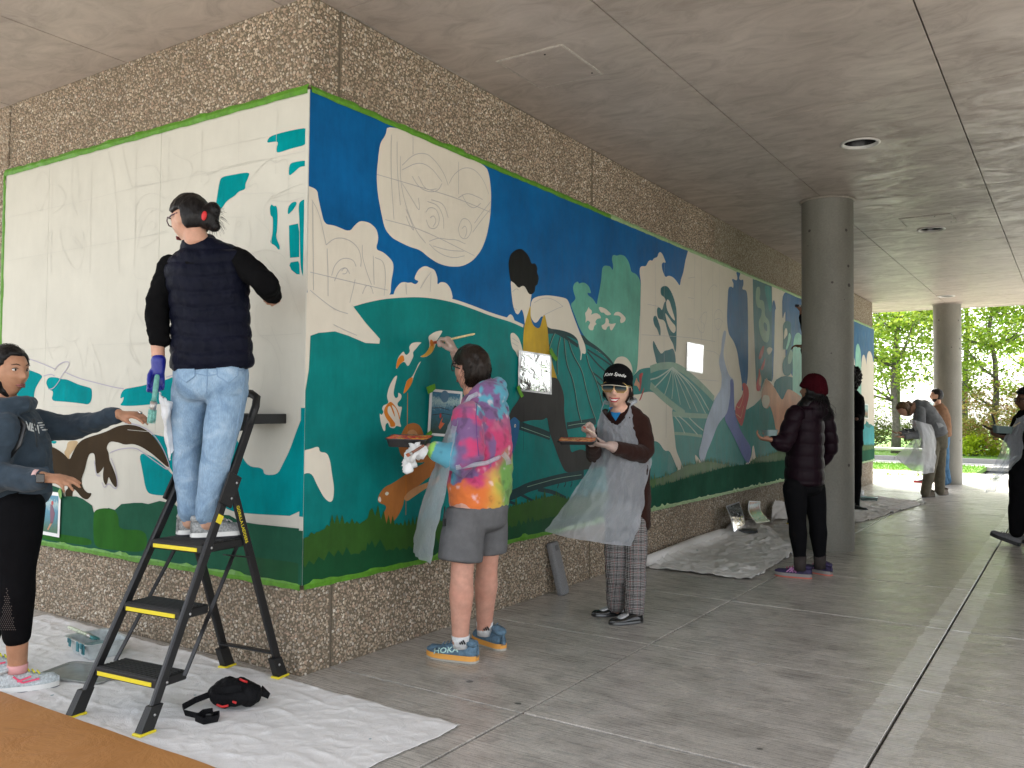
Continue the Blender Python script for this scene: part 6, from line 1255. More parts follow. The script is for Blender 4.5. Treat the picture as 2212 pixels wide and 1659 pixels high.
P.fuse('fleece_coat', [loft([(W(1362, 1138, D4 + .03), (.130, .115)), (W(1362, 1090, D4 + .03), (.135, .118)), (W(1357, 1030, D4 + .02), (.145, .12)), (W(1354, 960, D4 + .01), (.152, .118)), (W(1350, 915, D4 + .01), (.158, .105)), (W(1344, 893, D4), (.115, .085)), (W(1340, 880, 5.59), (.072, .068))], 24, side, .25),
      arm_shell([W(1384, 914, 5.58), W(1396, 984, 5.50), W(1330, 968, 5.30)], (.064, .062, .046)), arm_shell([W(1314, 910, 5.62), W(1284, 988, 5.52), W(1280, 958, 5.32)], (.060, .056, .044))], M_BROWN, .0085, 4, (.014, (12, 12, 9), 2))
patch(P, [o_ for o_ in P.root.children if o_.name.startswith('fleece_coat')][0], [(1315, 880), (1345, 878), (1340, 893), (1330, 909), (1322, 898)], simple('bright_blue_shirt', (.012, .22, .52), .8, noise=.2), 'shirt', .004)
for e in (-1, 1):   # fleece collar
    v, f = loft([(H.w(e * -.075, -.055, -.135), (.020, .012)), (H.w(e * -.070, .035, -.160), (.022, .012)), (H.w(e * -.035, .080, -.215), (.018, .01))], 10); P.raw('collar', v, f, M_BROWN)
# plaid trousers
m = NT('glen_plaid'); p_ = m.coord(); x3 = m.sep(p_); 
def stripes(src, freq, lo, hi): return m.ramp(m.math('FRACT', m.math('MULTIPLY', src, freq)), [(0, (1,) * 3), (lo, (1,) * 3), (lo + .01, (0,) * 3), (hi, (0,) * 3)], 'CONSTANT')
ang = m.math('ADD', x3[0], m.math('MULTIPLY', x3[1], .8)); jit = m.math('MULTIPLY', m.noise(12, 3, .6, p_), .018); ax_, az_ = m.math('ADD', ang, jit), m.math('ADD', x3[2], jit)
fine = m.mix(1, stripes(ax_, 95, .45, 1), stripes(az_, 95, .45, 1), 'ADD'); bold = m.mix(1, stripes(ax_, 17, .16, 1), stripes(az_, 17, .16, 1), 'ADD'); red = m.mix(1, stripes(m.math('ADD', ax_, .02), 17, .05, 1), stripes(m.math('ADD', az_, .02), 17, .05, 1), 'ADD')
c = m.mix(.6, (.36, .345, .335), m.mix(1, (1, 1, 1), fine, 'SUBTRACT'), 'MULTIPLY'); c = m.mix(m.math('MULTIPLY', bold, .5), c, (.05, .048, .05)); c = m.mix(m.math('MULTIPLY', red, .35), c, (.30, .06, .06)); m.base(c); m.rough(.9); m.bump(m.noise(8, 5, .6, p_, .8), .4, .02); M_PLAID = m.mat
P.fuse('trousers', [loft([(W(1354, 1085, D4 + .02), (.13, .11)), (W(1353, 1125, D4 + .02), (.145, .115))], 20, side, .5), leg_shell([W(1373, 1130, 5.58), W(1374, 1222, 5.56), W(1371, 1318, 5.57)], (.078, .070, .064), None, 1.0), leg_shell([W(1333, 1130, 5.62), W(1329, 1218, 5.62), W(1331, 1306, 5.69)], (.078, .070, .062), None, 1.0)], M_PLAID, .0085, 4, (.012, (9, 9, 12), 7))
LOAF = simple('black_leather', (.012, .012, .012), .22, coat=.3); SIL = simple('silver_panel', (.45, .45, .46), .35, .3, noise=.3, nscale=60)
for hl, to in (((.935, 2.06, 0), (.795, 1.865, 0)), ((.765, 2.165, 0), (.595, 2.005, 0))):
    o = P.shoe(hl, to, .092, .048, (LOAF, LOAF, RUBD), .016, collar=0); a, b_ = Vector(hl), Vector(to); c = a.lerp(b_, .62); dd = (b_ - a).normalized(); xx = dd.cross(Vector((0, 0, 1)))
    v, f = ell(c + Vector((0, 0, .043)), (.030, .05, .012), dd + Vector((0, 0, -.35))); P.raw('vamp', v, f, SIL, parent=o)
    bb = MB(); bb.tube([c - xx * .03 - dd * .03 + Vector((0, 0, .055)) - P.b, c - dd * .025 + Vector((0, 0, .068)) - P.b, c + xx * .03 - dd * .03 + Vector((0, 0, .055)) - P.b], .004, 6); bb.build('horsebit', simple('silver_metal', (.6, .58, .55), .25, 1), o)
# apron
q = 5.40
rows = [[W(1299, 886, 5.50), W(1313, 905, 5.44), W(1330, 918, 5.42), W(1348, 905, 5.44), W(1363, 872, 5.52)], [W(1290, 925, 5.46), W(1312, 932, 5.40), W(1334, 936, 5.39), W(1354, 932, 5.42), W(1370, 925, 5.50)], [W(1287, 985, 5.48), W(1312, 990, 5.40), W(1340, 992, 5.39), W(1370, 990, 5.42), W(1404, 988, 5.55)],
        [W(1254, 1040, 5.44), W(1290, 1050, 5.36), W(1325, 1055, 5.36), W(1358, 1056, 5.40), W(1394, 1052, 5.52)], [W(1214, 1098, 5.42), W(1262, 1112, 5.33), W(1305, 1120, 5.33), W(1345, 1124, 5.38), W(1386, 1122, 5.48)], [W(1177, 1148, 5.40), W(1230, 1162, 5.30), W(1280, 1170, 5.30), W(1325, 1177, 5.36), W(1365, 1180, 5.44)]]
v, f = grid_sheet(rows, 34, .024, 11, 9); P.raw('apron', v, f, M_FILM)
for a_ in ([W(1299, 886, 5.50), W(1305, 868, 5.53), W(1316, 872, 5.58)], [W(1363, 873, 5.52), W(1376, 866, 5.55), W(1370, 862, 5.64), W(1345, 868, 5.68)], [W(1404, 986, 5.54), W(1408, 978, 5.62), W(1400, 975, 5.72)]):
    v, f = loft([(x, (.014, .003)) for x in lerp_pts(a_, 3)], 8, FWD(.2, -.3, 1)); P.raw('apron_strap', v, f, M_FILM)
# cap
CAPB = mat_cloth('black_twill', (.007, .007, .008), .8, .15, 12)
P.fuse('cap', [H.mesh(36, 28, off=lambda x, y, z: .014 + .016 * sm(.02, .09, z) if z > .042 else (.012 if (z > -.005 and y < .015) or (z > .02 and y < .05) else -.014), face=False)], CAPB, .006, 3)
V = []; F = []; n = 16
for i in range(n + 1):
    a = math.pi * (i / n); x = -.072 * math.cos(a); yb = .083 - .75 * x * x / .072
    for k in range(5): t = k / 4; V.append(H.w(x * (1 + .12 * t), yb + .004 + .080 * t * math.sin(a) ** .6 if math.sin(a) > 0 else yb, .050 - .022 * t - 2.0 * x * x))
for i in range(n):
    for k in range(4): F.append((i * 5 + k, i * 5 + k + 1, (i + 1) * 5 + k + 1, (i + 1) * 5 + k))
m2 = len(V); V2 = [Vector(p) - H.u * .005 for p in V]; P.raw('cap_brim', V + V2, F + [tuple(i + m2 for i in f_[::-1]) for f_ in F] + [(i * 5 + 4, (i + 1) * 5 + 4, m2 + (i + 1) * 5 + 4, m2 + i * 5 + 4) for i in range(n)], CAPB)
bb = MB(); bb.tube([Vector(V2[i * 5 + 4]) - P.b - H.u * .001 for i in range(n + 1)], .0022, 6); bb.build('brim_edge', simple('cream_piping', (.70, .66, .56), .7), P.root)
text_mesh('Kate Spade', .031, simple('white_embroidery', (.82, .82, .80), .6), P.root, H.w(0, .1225, .083) - P.b, H.x * -1, H.u * 1 - H.f * .45, shear=.35, bend=lambda a: -5.5 * a * a, wscale=.98)
# sunglasses
GOLD = simple('gold_metal', (.75, .55, .22), .25, 1)
m = NT('gradient_lens'); tc = m.sep(m.coord('Generated'))[2]; m.base(m.ramp(tc, [(.05, (.26, .14, .05)), (.40, (.03, .06, .07)), (.7, (.008, .014, .02)), (1, (.004, .006, .01))])); m.rough(.28); m.p.inputs['Specular IOR Level'].default_value = .10; m.p.inputs['Alpha'].default_value = .94; M_LENS = m.mat
for e in (-1, 1):
    oc = [(-.031, .013), (-.021, .026), (.018, .027), (.036, .013), (.036, -.012), (.020, -.028), (-.015, -.028), (-.029, -.012)]; V = [H.w(e * (.034 + x), .108 - .16 * abs(.034 + x), .008 + z) for x, z in oc]; P.raw('lens', V + [v_ - H.f * .003 for v_ in V], [tuple(range(8)), tuple(range(8, 16))[::-1]], M_LENS, False)
    bb = MB(); bb.tube([v_ - P.b for v_ in V + V[:1]], .0018, 6); bb.tube([H.w(e * .066, .098, .018) - P.b, H.w(e * .082, .07, .020) - P.b, H.w(e * .083, .0, .010) - P.b], .0035, 6)
    bb.build('glasses_frame', GOLD, P.root)
bb = MB(); bb.tube([H.w(-.006, .108, .016) - P.b, H.w(0, .111, .018) - P.b, H.w(.006, .108, .016) - P.b], .0022, 6); bb.build('glasses_bridge', GOLD, P.root)
# dark hair under the cap
L = []; g = random.Random(3)
for k in range(130):
    e = -1 if k % 3 else 1; x0 = e * .074; y0 = g.uniform(-.06, .03); L.append([H.w(x0, y0, .02), H.w(x0 * 1.04 + g.gauss(0, .003), y0 + .006, -.01), H.w(x0 * (1.07 + g.gauss(0, .04)), y0 + .004, -.030), H.w(x0 * (1.04 + g.gauss(0, .09)), y0 + g.uniform(-.02, .012), -.045 - g.random() * .025)])
v, f = strands(L, .0022, P.b); me = new_mesh('hair', v, f, True); P.add('hair', me, mat_hair('hair_brownblack', (.02, .011, .008)))
v, f = H.mesh(30, 24, off=lambda x, y, z: .010 if (y < .01 and z < .06 and z > -.07) else -.012, face=False); P.raw('hair', v, f, mat_hair('hair_brownblack', (.02, .011, .008)))
# lanyard
# ---------------------------------------------------------------- woman in maroon knit cap by the column
P = Person('woman in maroon knit cap and dark puffer jacket standing before the near column', flo(1740, 1248))
D5 = 7.12; H = Head(W(1756, 846, 7.1), FWD(-.62, .74, .18), (0, 0, 1), 1.02); side = FWD(.55, .84)
tor = [(W(1738, 1035, D5), (.12, .10)), (W(1738, 985, D5), (.15, .12)), (W(1743, 920, D5), (.16, .115)), (W(1748, 885, D5), (.15, .095)), (W(1752, 872, D5), (.08, .07))]
armL = [W(1716, 893, 6.95), W(1692, 958, 6.88), W(1668, 950, 6.85)]; armR = [W(1783, 893, 7.28), W(1795, 965, 7.3), W(1770, 1005, 7.4)]
legL = [W(1722, 1062, 7.07), W(1722, 1125, 7.04), W(1727, 1225, 7.05)]; legR = [W(1758, 1048, 7.16), W(1766, 1125, 7.16), W(1771, 1220, 7.2)]
basic_body(P, H, W(1753, 875, 7.1), tor, side, [armL, armR], [legL, legR], mat_skin('skin_tan', (.30, .155, .10)), [hand(armL[2], FWD(-1, .15, .1), FWD(.2, .1, .9), FWD(0, -1, .1), (.5, .6, .6, .7), (.7, .4, .6), 1)], .0095, rl=(.055, .05, .036))
def quilt5(p):
    z = p[2] + .03 * p[0]; t = abs(math.sin(z * math.pi / .10)); return .011 * (t ** .5) - .007
m = NT('plum_puffer'); p_ = m.coord(); m.base((.010, .0035, .007)); m.rough(.5); m.p.inputs['Specular IOR Level'].default_value = .12; m.bump(m.noise(1, 4, .6, m.mapping(p_, (30, 30, 14)), .6), .35, .01); M_PLUM = m.mat
P.fuse('puffer_jacket', [loft([(W(1738, 1040, D5), (.195, .16)), (W(1738, 985, D5), (.178, .15)), (W(1742, 925, D5), (.178, .14)), (W(1748, 885, D5), (.168, .115)), (W(1753, 868, D5), (.085, .08))], 24, side, .3), arm_shell([W(1718, 893, 6.97), W(1694, 960, 6.9), W(1676, 953, 6.86)], (.072, .072, .052)), arm_shell([W(1782, 893, 7.26), W(1794, 965, 7.3), W(1772, 1002, 7.38)], (.072, .072, .052)), ell(W(1764, 885, 7.02), (.10, .05, .075), C_F)], M_PLUM, .0095, 3, fn=quilt5)
P.fuse('leggings', [loft([(W(1737, 1010, D5), (.15, .13)), (W(1737, 1052, D5), (.165, .145))], 20, side, .5), leg_shell([W(1717, 1055, 7.03), W(1722, 1125, 7.04), W(1728, 1208, 7.05)], (.098, .074, .047)), leg_shell([W(1757, 1055, 7.16), W(1766, 1125, 7.16), W(1771, 1205, 7.2)], (.098, .074, .047))], mat_cloth('black_legging', (.006, .006, .007), .85, .2, 10), .0095, 3)
SOCKD = mat_cloth('charcoal_sock', (.05, .042, .04), .9, .3, 50); socks(P, W(1728, 1200, 7.05), W(1728, 1232, 7.05), .052, .047, SOCKD); socks(P, W(1771, 1198, 7.2), W(1771, 1228, 7.2), .052, .047, SOCKD)
TRN = simple('shoe_navy_purple', (.03, .02, .07), .7, noise=.6, nscale=60); TRS = simple('midsole_grey', (.26, .24, .23), .7); TRO = simple('outsole_coral', (.55, .14, .10), .7)
for a, b_ in (((1.470, 4.185, 0), (1.175, 4.160, 0)), ((1.575, 4.405, 0), (1.330, 4.520, 0))):
    o = P.shoe(a, b_, .102, .062, (TRN, TRS, TRO), .036, laces=simple('lace_pink', (.45, .10, .22), .8)); A, B = Vector(a), Vector(b_); dd = (B - A).normalized(); nn = Vector((-dd.y, dd.x, 0)) * (1 if (-dd.y) * 0 + dd.x * -1 > 0 else -1)
    bb = MB()
    for t in (.38, .46): bb.bar(A.lerp(B, t) - P.b + Vector((0, 0, .045)) + Vector((0, -1, 0)) * .047, A.lerp(B, t + .10) - P.b + Vector((0, 0, .080)) + Vector((0, -1, 0)) * .034, .012, .006, (0, 1, 0))
    for t in (.56, .64): bb.bar(A.lerp(B, t) - P.b + Vector((0, 0, .045)) + Vector((0, -1, 0)) * .050, A.lerp(B, t - .14) - P.b + Vector((0, 0, .080)) + Vector((0, -1, 0)) * .036, .008, .006, (0, 1, 0))
    bb.build('side_stripes', simple('stripe_lilac', (.40, .16, .36), .6), o)
# knit cap and curly hair
def rib(p): return .003 * math.sin(math.atan2(p[1] - hb5[1], p[0] - hb5[0]) * 40)
hb5 = H.c - P.b
P.fuse('knit_cap', [H.mesh(40, 30, off=lambda x, y, z: .022 + .014 * sm(.05, .11, z) if z > .012 - .25 * min(y, 0) * -1 else -.012, face=False)], mat_cloth('maroon_knit', (.040, .004, .007), .95, .5, 60, 1), .006, 2, fn=rib)
L = []; g = random.Random(8)
for k in range(420):
    a = g.uniform(-2.6, 1.2); r0 = Vector(H.w(.078 * math.cos(a), -.085 * abs(math.sin(a)) - .015, g.uniform(-.06, .0))); d = Vector((g.gauss(0, .16), g.gauss(0, .16), -1)); pts = [r0]
    for s_ in range(6): r0 = r0 + d.normalized() * .028 + Vector((g.gauss(0, .010), g.gauss(0, .010), 0)) - H.f * .002; pts.append(r0.copy())
    L.append(pts)
v, f = strands(L, .0026, P.b); me = new_mesh('hair', v, f, True); P.add('hair', me, mat_hair('hair_black', (.006, .005, .005)))
P.fuse('hair', [H.mesh(30, 24, off=lambda x, y, z: .014 if (y < .02 and z < .03) else -.012, face=False), ell(W(1752, 880, 7.04), (.10, .05, .085), C_F), ell(W(1738, 872, 7.06), (.04, .04, .06), C_F)], mat_hair('hair_black', (.006, .005, .005)), .008, 2, (.012, (30, 30, 16), 3))

# ---------------------------------------------------------------- woman at the left edge in hoodie, reaching to the brush
P = Person('woman in slate hoodie and black leggings at the left edge reaching toward the brush', flo(30, 1485))
SKIN_B = mat_skin('skin_brown', (.43, .225, .135)); D1 = 4.15
H = Head(W(17, 803, 4.10), FWD(.93, -.36, -.02), (0, 0, 1), 1.04, 1.1); side = FWD(.25, -.97)
tor = [(W(18, 1080, D1), (.165, .145)), (W(22, 1010, D1), (.155, .15)), (W(26, 950, D1), (.165, .135)), (W(24, 905, D1), (.16, .10)), (W(14, 880, 4.13), (.08, .07))]
armR = [W(8, 925, 3.96), W(-28, 1032, 3.92), W(92, 1032, 3.84)]; armL = [W(52, 915, 4.36), W(165, 922, 4.42), W(256, 896, 4.28)]
legR = [W(32, 1090, 4.07), W(34, 1235, 4.05), W(38, 1440, 4.08)]; legL = [W(-5, 1090, 4.28), W(-20, 1235, 4.32), W(-28, 1415, 4.40)]
hA = hand(armR[2], FWD(1, -.05, -.08), FWD(-.05, .35, -1), FWD(.1, .9, .3), (.22, .25, .35, .5), (.9, .35, .35), 1.02, .3); hB = hand(armL[2], FWD(1, -.12, .02), FWD(-.05, .3, -1), FWD(.1, -1, -.3), (.30, .35, .3, .35), (.8, .6, .45), 1.02, .4)
basic_body(P, H, W(14, 880, 4.12), tor, side, [armL, armR], [legL, legR], SKIN_B, [hA, hB], .0065, (.045, .036, .029), (.085, .062, .041), 1.05)
noise_face(P, H, lip=(.22, .07, .06), brow=(.015, .01, .008))
M_HOOD = mat_cloth('slate_fleece', (.042, .060, .080), .92, .3, 7, .7, .15, .1)
hd = P.fuse('hooded_sweatshirt', [loft([(W(20, 1072, D1), (.195, .182)), (W(22, 1035, D1), (.195, .19)), (W(25, 960, D1), (.188, .17)), (W(24, 912, D1), (.178, .125)), (W(15, 882, 4.13), (.10, .085))], 26, side, .3), arm_shell([W(10, 926, 3.97), W(-26, 1030, 3.92), W(84, 1034, 3.85)], (.085, .080, .046)), arm_shell([W(54, 916, 4.34), W(160, 925, 4.42), W(247, 898, 4.29)], (.080, .068, .044)),
      limb([W(-25, 880, 4.0), W(10, 876, 3.98), W(50, 876, 4.02), W(66, 872, 4.14)], [.04, .042, .040, .03]), ell(W(-32, 885, 4.12), (.10, .10, .07), C_F)], M_HOOD, .008, 4, (.030, (9, 9, 13), 6))
v, f = grid_sheet([[W(52, 1012, 3.985), W(80, 1010, 3.975), W(104, 1008, 4.00)], [W(46, 1040, 3.98), W(80, 1040, 3.965), W(112, 1036, 4.00)], [W(40, 1066, 3.985), W(78, 1068, 3.97), W(114, 1062, 4.005)]], 12, .004, 2, 5); P.raw('pouch_pocket', v, f, M_HOOD, parent=hd)
txm = simple('white_print', (.66, .68, .68), .7)
wrap_text(P, hd, 'NEA', 22, txm, 70, 924, -.30, .80, -.15, bold=1.0)
for k, (x_, w_) in enumerate(((86, 9), (90, 10), (90, 5), (97, 12))): seam(P, hd, [(x_ - w_ / 2, 914 + 5 * k), (x_ + w_ / 2, 913 + 5 * k)], .0035, txm, 'small_print', False, 2, None, .001)
P.fuse('leggings', [loft([(W(18, 1058, D1), (.165, .15)), (W(18, 1092, D1), (.175, .155))], 20, side, .5), leg_shell([W(34, 1095, 4.08), W(34, 1235, 4.05), W(36, 1372, 4.07)], (.128, .088, .062), None, .95), leg_shell([W(-5, 1095, 4.28), W(-20, 1235, 4.32), W(-27, 1372, 4.38)], (.128, .088, .062), None, .95)], mat_cloth('black_legging', (.006, .006, .007), .85, .2, 10), .009, 4)
# perforated panel at the calf of the near legging
b = MB(); lg_ = [o_ for o_ in P.root.children if o_.name.startswith('leggings')][0]; bv_ = _bvh(lg_, P.b)
for i in range(22):
    for j in range(9):
        if abs(j - 4) <= i * .19 + .3:
            c = cast(bv_, 14 + (j - 4) * 4.2 + (i % 2) * 2.1, 1272 + i * 4.2, .0012)
            if c is not None: b.tube([c - P.b, c - P.b + C_F * .004], .0030, 6)
b.build('perforation', simple('mesh_hole_grey', (.07, .055, .05), .8), lg_)['kind'] = 'stuff'
SHG = simple('shoe_pale_grey', (.50, .55, .57), .75, noise=.35, nscale=90, bump=.5, bscale=200); SHN = simple('rubber_navy', (.03, .04, .07), .6)
LY = simple('lace_yellow', (.78, .75, .03), .7); PK = simple('pink_stripe', (.85, .10, .20), .5)
for a, b_ in (((-.985, -1.012, 0), (-.845, -.765, 0)), ((-1.40, -.955, 0), (-1.245, -.74, 0))):
    a, b_ = Vector(a), Vector(b_); dd = (b_ - a).normalized(); b_ = a + dd * .285; o = P.shoe(a, b_, .105, .082, (SHG, RUBW, SHN), .034, laces=LY); nn = dd.cross(Vector((0, 0, 1)))
    for t0, z0, t1, z1 in ((.32, .085, .46, .052), (.46, .052, .70, .062), (.38, .060, .58, .078)):
        bb = MB(); bb.bar(a.lerp(b_, t0) - P.b + Vector((0, 0, z0)) + nn * .049, a.lerp(b_, t1) - P.b + Vector((0, 0, z1)) + nn * (.050 if t1 < .7 else .045), .007, .008, nn); bb.build('side_stripe', PK, o)
socks(P, W(38, 1434, 4.08), W(38, 1452, 4.08), .045, .042, simple('sock_pink', (.70, .36, .36), .9)); socks(P, W(-28, 1400, 4.40), W(-28, 1425, 4.40), .047, .044, simple('sock_pink', (.70, .36, .36), .9))
hr = P.fuse('hair', [H.mesh(40, 30, off=lambda x, y, z: .013 if (y < .028 + .45 * max(z, 0) and not (abs(x) > .06 and -.05 < z < .02 and y > -.02)) or z > .070 else -.012, face=False), ell(H.w(0, -.115, .02), (.05, .045, .05), C_F)], mat_hair('hair_black', (.006, .005, .005)), .006, 2, (.005, (30, 30, 16), 2))
add_to_mesh(hr.data, *strands(combed(H, 200, .012, lambda x, y, z: y < .03 + .4 * max(z, 0) and z > -.03, .06, lambda x, y, z: (0, -1, .1), 5), .0012, P.b))
v, f = loft([(armR[2] - FWD(.016, 0), (.036, .032)), (armR[2] - FWD(.034, 0), (.038, .034))], 18, FWD(0, 0, 1)); wb = P.raw('watch_band', v, f, simple('pale_pink_band', (.68, .44, .42), .6))
b = MB(); b.box(-.019, .019, -.006, .006, -.021, .021, 0, Matrix.Translation(W(87, 1033, 3.79) - P.b) @ Matrix.Rotation(YAW, 4, 'Z'), .004); b.build('watch_face', simple('watch_glass', (.012, .012, .014), .1), wb)
v, f = loft([(W(35, 905, 3.975), (.016, .004)), (W(52, 920, 3.965), (.016, .004)), (W(40, 960, 3.94), (.016, .004)), (W(20, 985, 3.94), (.016, .004))], 8, FWD(1, 0, .4)); P.raw('strap', v, f, simple('black_plastic', (.01, .01, .01), .35))
for k in (0, 1): v, f = loft([(W(70 + 4 * k, 905, 3.98), (.003, .003)), (W(77 + 6 * k, 940, 3.958), (.003, .003)), (W(80 + 7 * k, 965 - 20 * k, 3.955), (.003, .003))], 6); P.raw('drawstring', v, f, simple('cord_dark', (.02, .025, .03), .8))
b = MB(); b.tube([W(302, 893, 4.20) - P.b, W(304, 889, 4.20) - P.b], .0105, 10); b.build('ring', simple('silver_metal', (.6, .58, .55), .25, 1), P.root)

# ================================================================== people farther down the walkway
def far_person(label, foot, H, neck, tor, side, arms, legs, skin, top, bottom, hairmat=None, hair=None, hands=(), rtop=(.062, .056, .044), rleg=(.088, .070, .055), shoes=(), torx=.028, voxel=.012, topname='jacket', botname='trousers', cut=1):
    P = Person(label, foot)
    basic_body(P, H, neck, [(c, (r[0] * .9, r[1] * .9)) for c, r in tor], side, arms, legs, skin, hands, voxel, (.042, .034, .026), (.062, .048, .036))
    P.fuse(topname, [loft([(c, (r[0] + torx, r[1] + torx)) for c, r in tor[cut:]], 22, side, .3)] + [arm_shell([a[0], a[1], a[1].lerp(a[2], .88)], rtop) for a in arms], top, voxel, 3, (.016, (10, 10, 8), 3))
    P.fuse(botname, [loft([(c, (r[0] + .012, r[1] + .012)) for c, r in tor[:2]], 20, side, .6)] + [leg_shell([l[0], l[1], l[1].lerp(l[2], .95)], rleg, None, .97) for l in legs], bottom, voxel, 3, (.012, (10, 10, 10), 4))
    if hair: P.fuse('hair', [H.mesh(30, 24, off=hair, face=False)], hairmat, .009, 2, (.008, (30, 30, 16), 2))
    for a, b_, mats in shoes: P.shoe(a, b_, .10, .062, mats, .034)
    return P
HB_ = mat_hair('hair_black', (.006, .005, .005)); SK_D = mat_skin('skin_deep', (.12, .06, .038)); BLKS = (simple('shoe_black', (.015, .015, .016), .6), RUBW, RUBD)
short = lambda t: (lambda x, y, z: t if (y < .028 + .5 * max(z, 0) and z > -.06 and not (abs(x) > .058 and -.05 < z < .022 and y > -.016)) or z > .062 else -.012)
# tall person with round curly hair, half hidden by the near column
d = 12.05; f0 = flo(1846, 1104); H = Head(W(1838, 822, d), FWD(.80, .55, .05), (0, 0, 1), 1.05); side = FWD(-.55, .84)
tor = [(W(1838, 958, d), (.17, .13)), (W(1838, 925, d), (.16, .125)), (W(1838, 880, d), (.17, .125)), (W(1838, 858, d), (.16, .10)), (W(1838, 846, d), (.08, .07))]
P = far_person('tall person in black with round curly hair, half hidden behind the near column', f0, H, W(1838, 846, d), tor, side, [[W(1852, 862, d - .1), W(1862, 893, d), W(1850, 905, d - .25)], [W(1826, 862, d + .2), W(1822, 895, d + .3), W(1835, 912, d + .1)]], [[W(1848, 965, d - .08), W(1850, 1030, d - .06), W(1848, 1094, d - .1)], [W(1830, 965, d + .1), W(1832, 1030, d + .1), W(1830, 1090, d + .12)]], SK_D, BLACKC, mat_cloth('black_legging', (.006, .006, .007), .85, .2, 10), HB_, short(.02), shoes=(((f0.x - .06, f0.y - .02, 0), (f0.x + .18, f0.y - .05, 0), BLKS), ((f0.x - .28, f0.y + .2, 0), (f0.x - .03, f0.y + .2, 0), BLKS)), topname='jacket')
P.fuse('curly_hair', [H.mesh(30, 24, off=lambda x, y, z: .065 + .02 * z / .1 if (y < .04 + .5 * max(z, 0)) or z > .06 else -.012, face=False)], HB_, .010, 1, (.06, (30, 30, 30), 4))
# bending woman with apron and phone
d = 13.9; f0 = flo(2005, 1077); H = Head(W(1952, 884, 13.8), FWD(-.72, -.30, -.62), FWD(-.55, 0, .8), 1.05); side = FWD(.15, -.98)
tor = [(W(2024, 962, d), (.17, .14)), (W(2023, 938, d), (.165, .145)), (W(2014, 912, d), (.155, .13)), (W(2000, 892, d), (.165, .12)), (W(1988, 880, d), (.15, .10)), (W(1976, 874, d), (.08, .07))]
M_HTH = mat_cloth('heather_hoodie', (.20, .21, .22), .9, .35, 8, .8, .2)
aN = [W(1988, 887, 13.7), W(1990, 938, 13.62), W(1952, 944, 13.55)]; aF = [W(1985, 884, 14.1), W(1980, 932, 14.15), W(1945, 936, 14.0)]
KH = mat_cloth('khaki_twill', (.17, .155, .115), .9, .45, 7, .6, .2); BOOT = (simple('boot_brown', (.11, .085, .06), .8, noise=.3), simple('boot_sole', (.13, .11, .08), .8), RUBD)
P = far_person('woman in grey hoodie bending over a phone with a plastic apron hanging from her', f0, H, W(1976, 876, d), tor, side, [aN, aF], [[W(2016, 960, 13.82), W(2010, 1015, 13.75), W(1998, 1066, 13.75)], [W(2030, 960, 14.0), W(2030, 1010, 14.0), W(2030, 1062, 14.05)]], SKIN_L, M_HTH, KH, mat_hair('hair_brown', (.10, .055, .025)), lambda x, y, z: .016 if (y < .03 + .4 * max(z, 0)) or z > .06 else -.012,
               hands=[hand(aN[2], FWD(-1, -.1, 0), FWD(0, 0, 1), FWD(0, 1, 0), (.15,) * 4), hand(aF[2], FWD(-1, 0, .1), FWD(0, 0, 1), FWD(0, -1, 0), (.3,) * 4)], rtop=(.075, .07, .05), rleg=(.105, .085, .075), topname='hooded_sweatshirt', shoes=())
for a, b_ in (((2018, 1073), (1973, 1076)), ((2046, 1068), (2005, 1074))): A = flo(*a); B = flo(*b_); P.shoe(A, A + (B - A).normalized() * .30, .105, .07, BOOT, .035, collar=.05)
P.fuse('hood', [ell(W(1994, 874, 13.9), (.12, .10, .075), FWD(1, 0, .3))], M_HTH, .01, 2)
v, f = limb([H.w(0, -.10, .03), H.w(0, -.14, .02), H.w(0, -.17, -.05), H.w(.0, -.16, -.12)], [.028, .034, .026, .008]); P.raw('ponytail', v, f, mat_hair('hair_brown', (.10, .055, .025)))
M_FILM2 = mat_film('apron_film_bright', (.86, .88, .90), .30, .35, .4)
v, f = grid_sheet([[W(1964, 905, 13.75), W(1985, 910, 13.55), W(2012, 918, 13.62)], [W(1978, 940, 13.70), W(1992, 945, 13.5), W(2022, 948, 13.65)], [W(1966, 980, 13.65), W(1990, 985, 13.5), W(2022, 985, 13.68)], [W(1950, 1000, 13.62), W(1985, 1012, 13.5), W(2019, 1012, 13.66)], [W(1934, 985, 13.62), W(1980, 1022, 13.52), W(2018, 1020, 13.66)]], 20, .03, 7, 7); P.raw('apron', v, f, M_FILM2)
v, f = grid_sheet([[W(1978, 946, 13.66), W(1985, 970, 13.62), W(1992, 1000, 13.6)], [W(1958, 962, 13.66), W(1966, 985, 13.64), W(1978, 1010, 13.6)], [W(1935, 986, 13.66), W(1952, 1000, 13.64), W(1972, 1015, 13.6)]], 10, .02, 9, 6); P.raw('apron', v, f, M_FILM2)
v, f = grid_sheet([[W(2022, 912, 13.72), W(2032, 914, 13.7)], [W(2028, 925, 13.7), W(2040, 920, 13.68)]], 4, .02, 3, 4); P.raw('apron_bow', v, f, M_FILM2)
ph = MB(); c = W(1955, 928, 13.75); ph.box(-.038, .038, -.075, .075, -.005, .005, 0, Matrix.Translation((0, 0, 0)) @ Matrix.Rotation(YAW + 1.4, 4, 'Z') @ Matrix.Rotation(.5, 4, 'X'), .003); o = ph.build('phone', simple('phone_black', (.01, .01, .012), .15)); o.location = c; tag(o, 'dark phone held by the bending woman in the grey hoodie', 'phone')
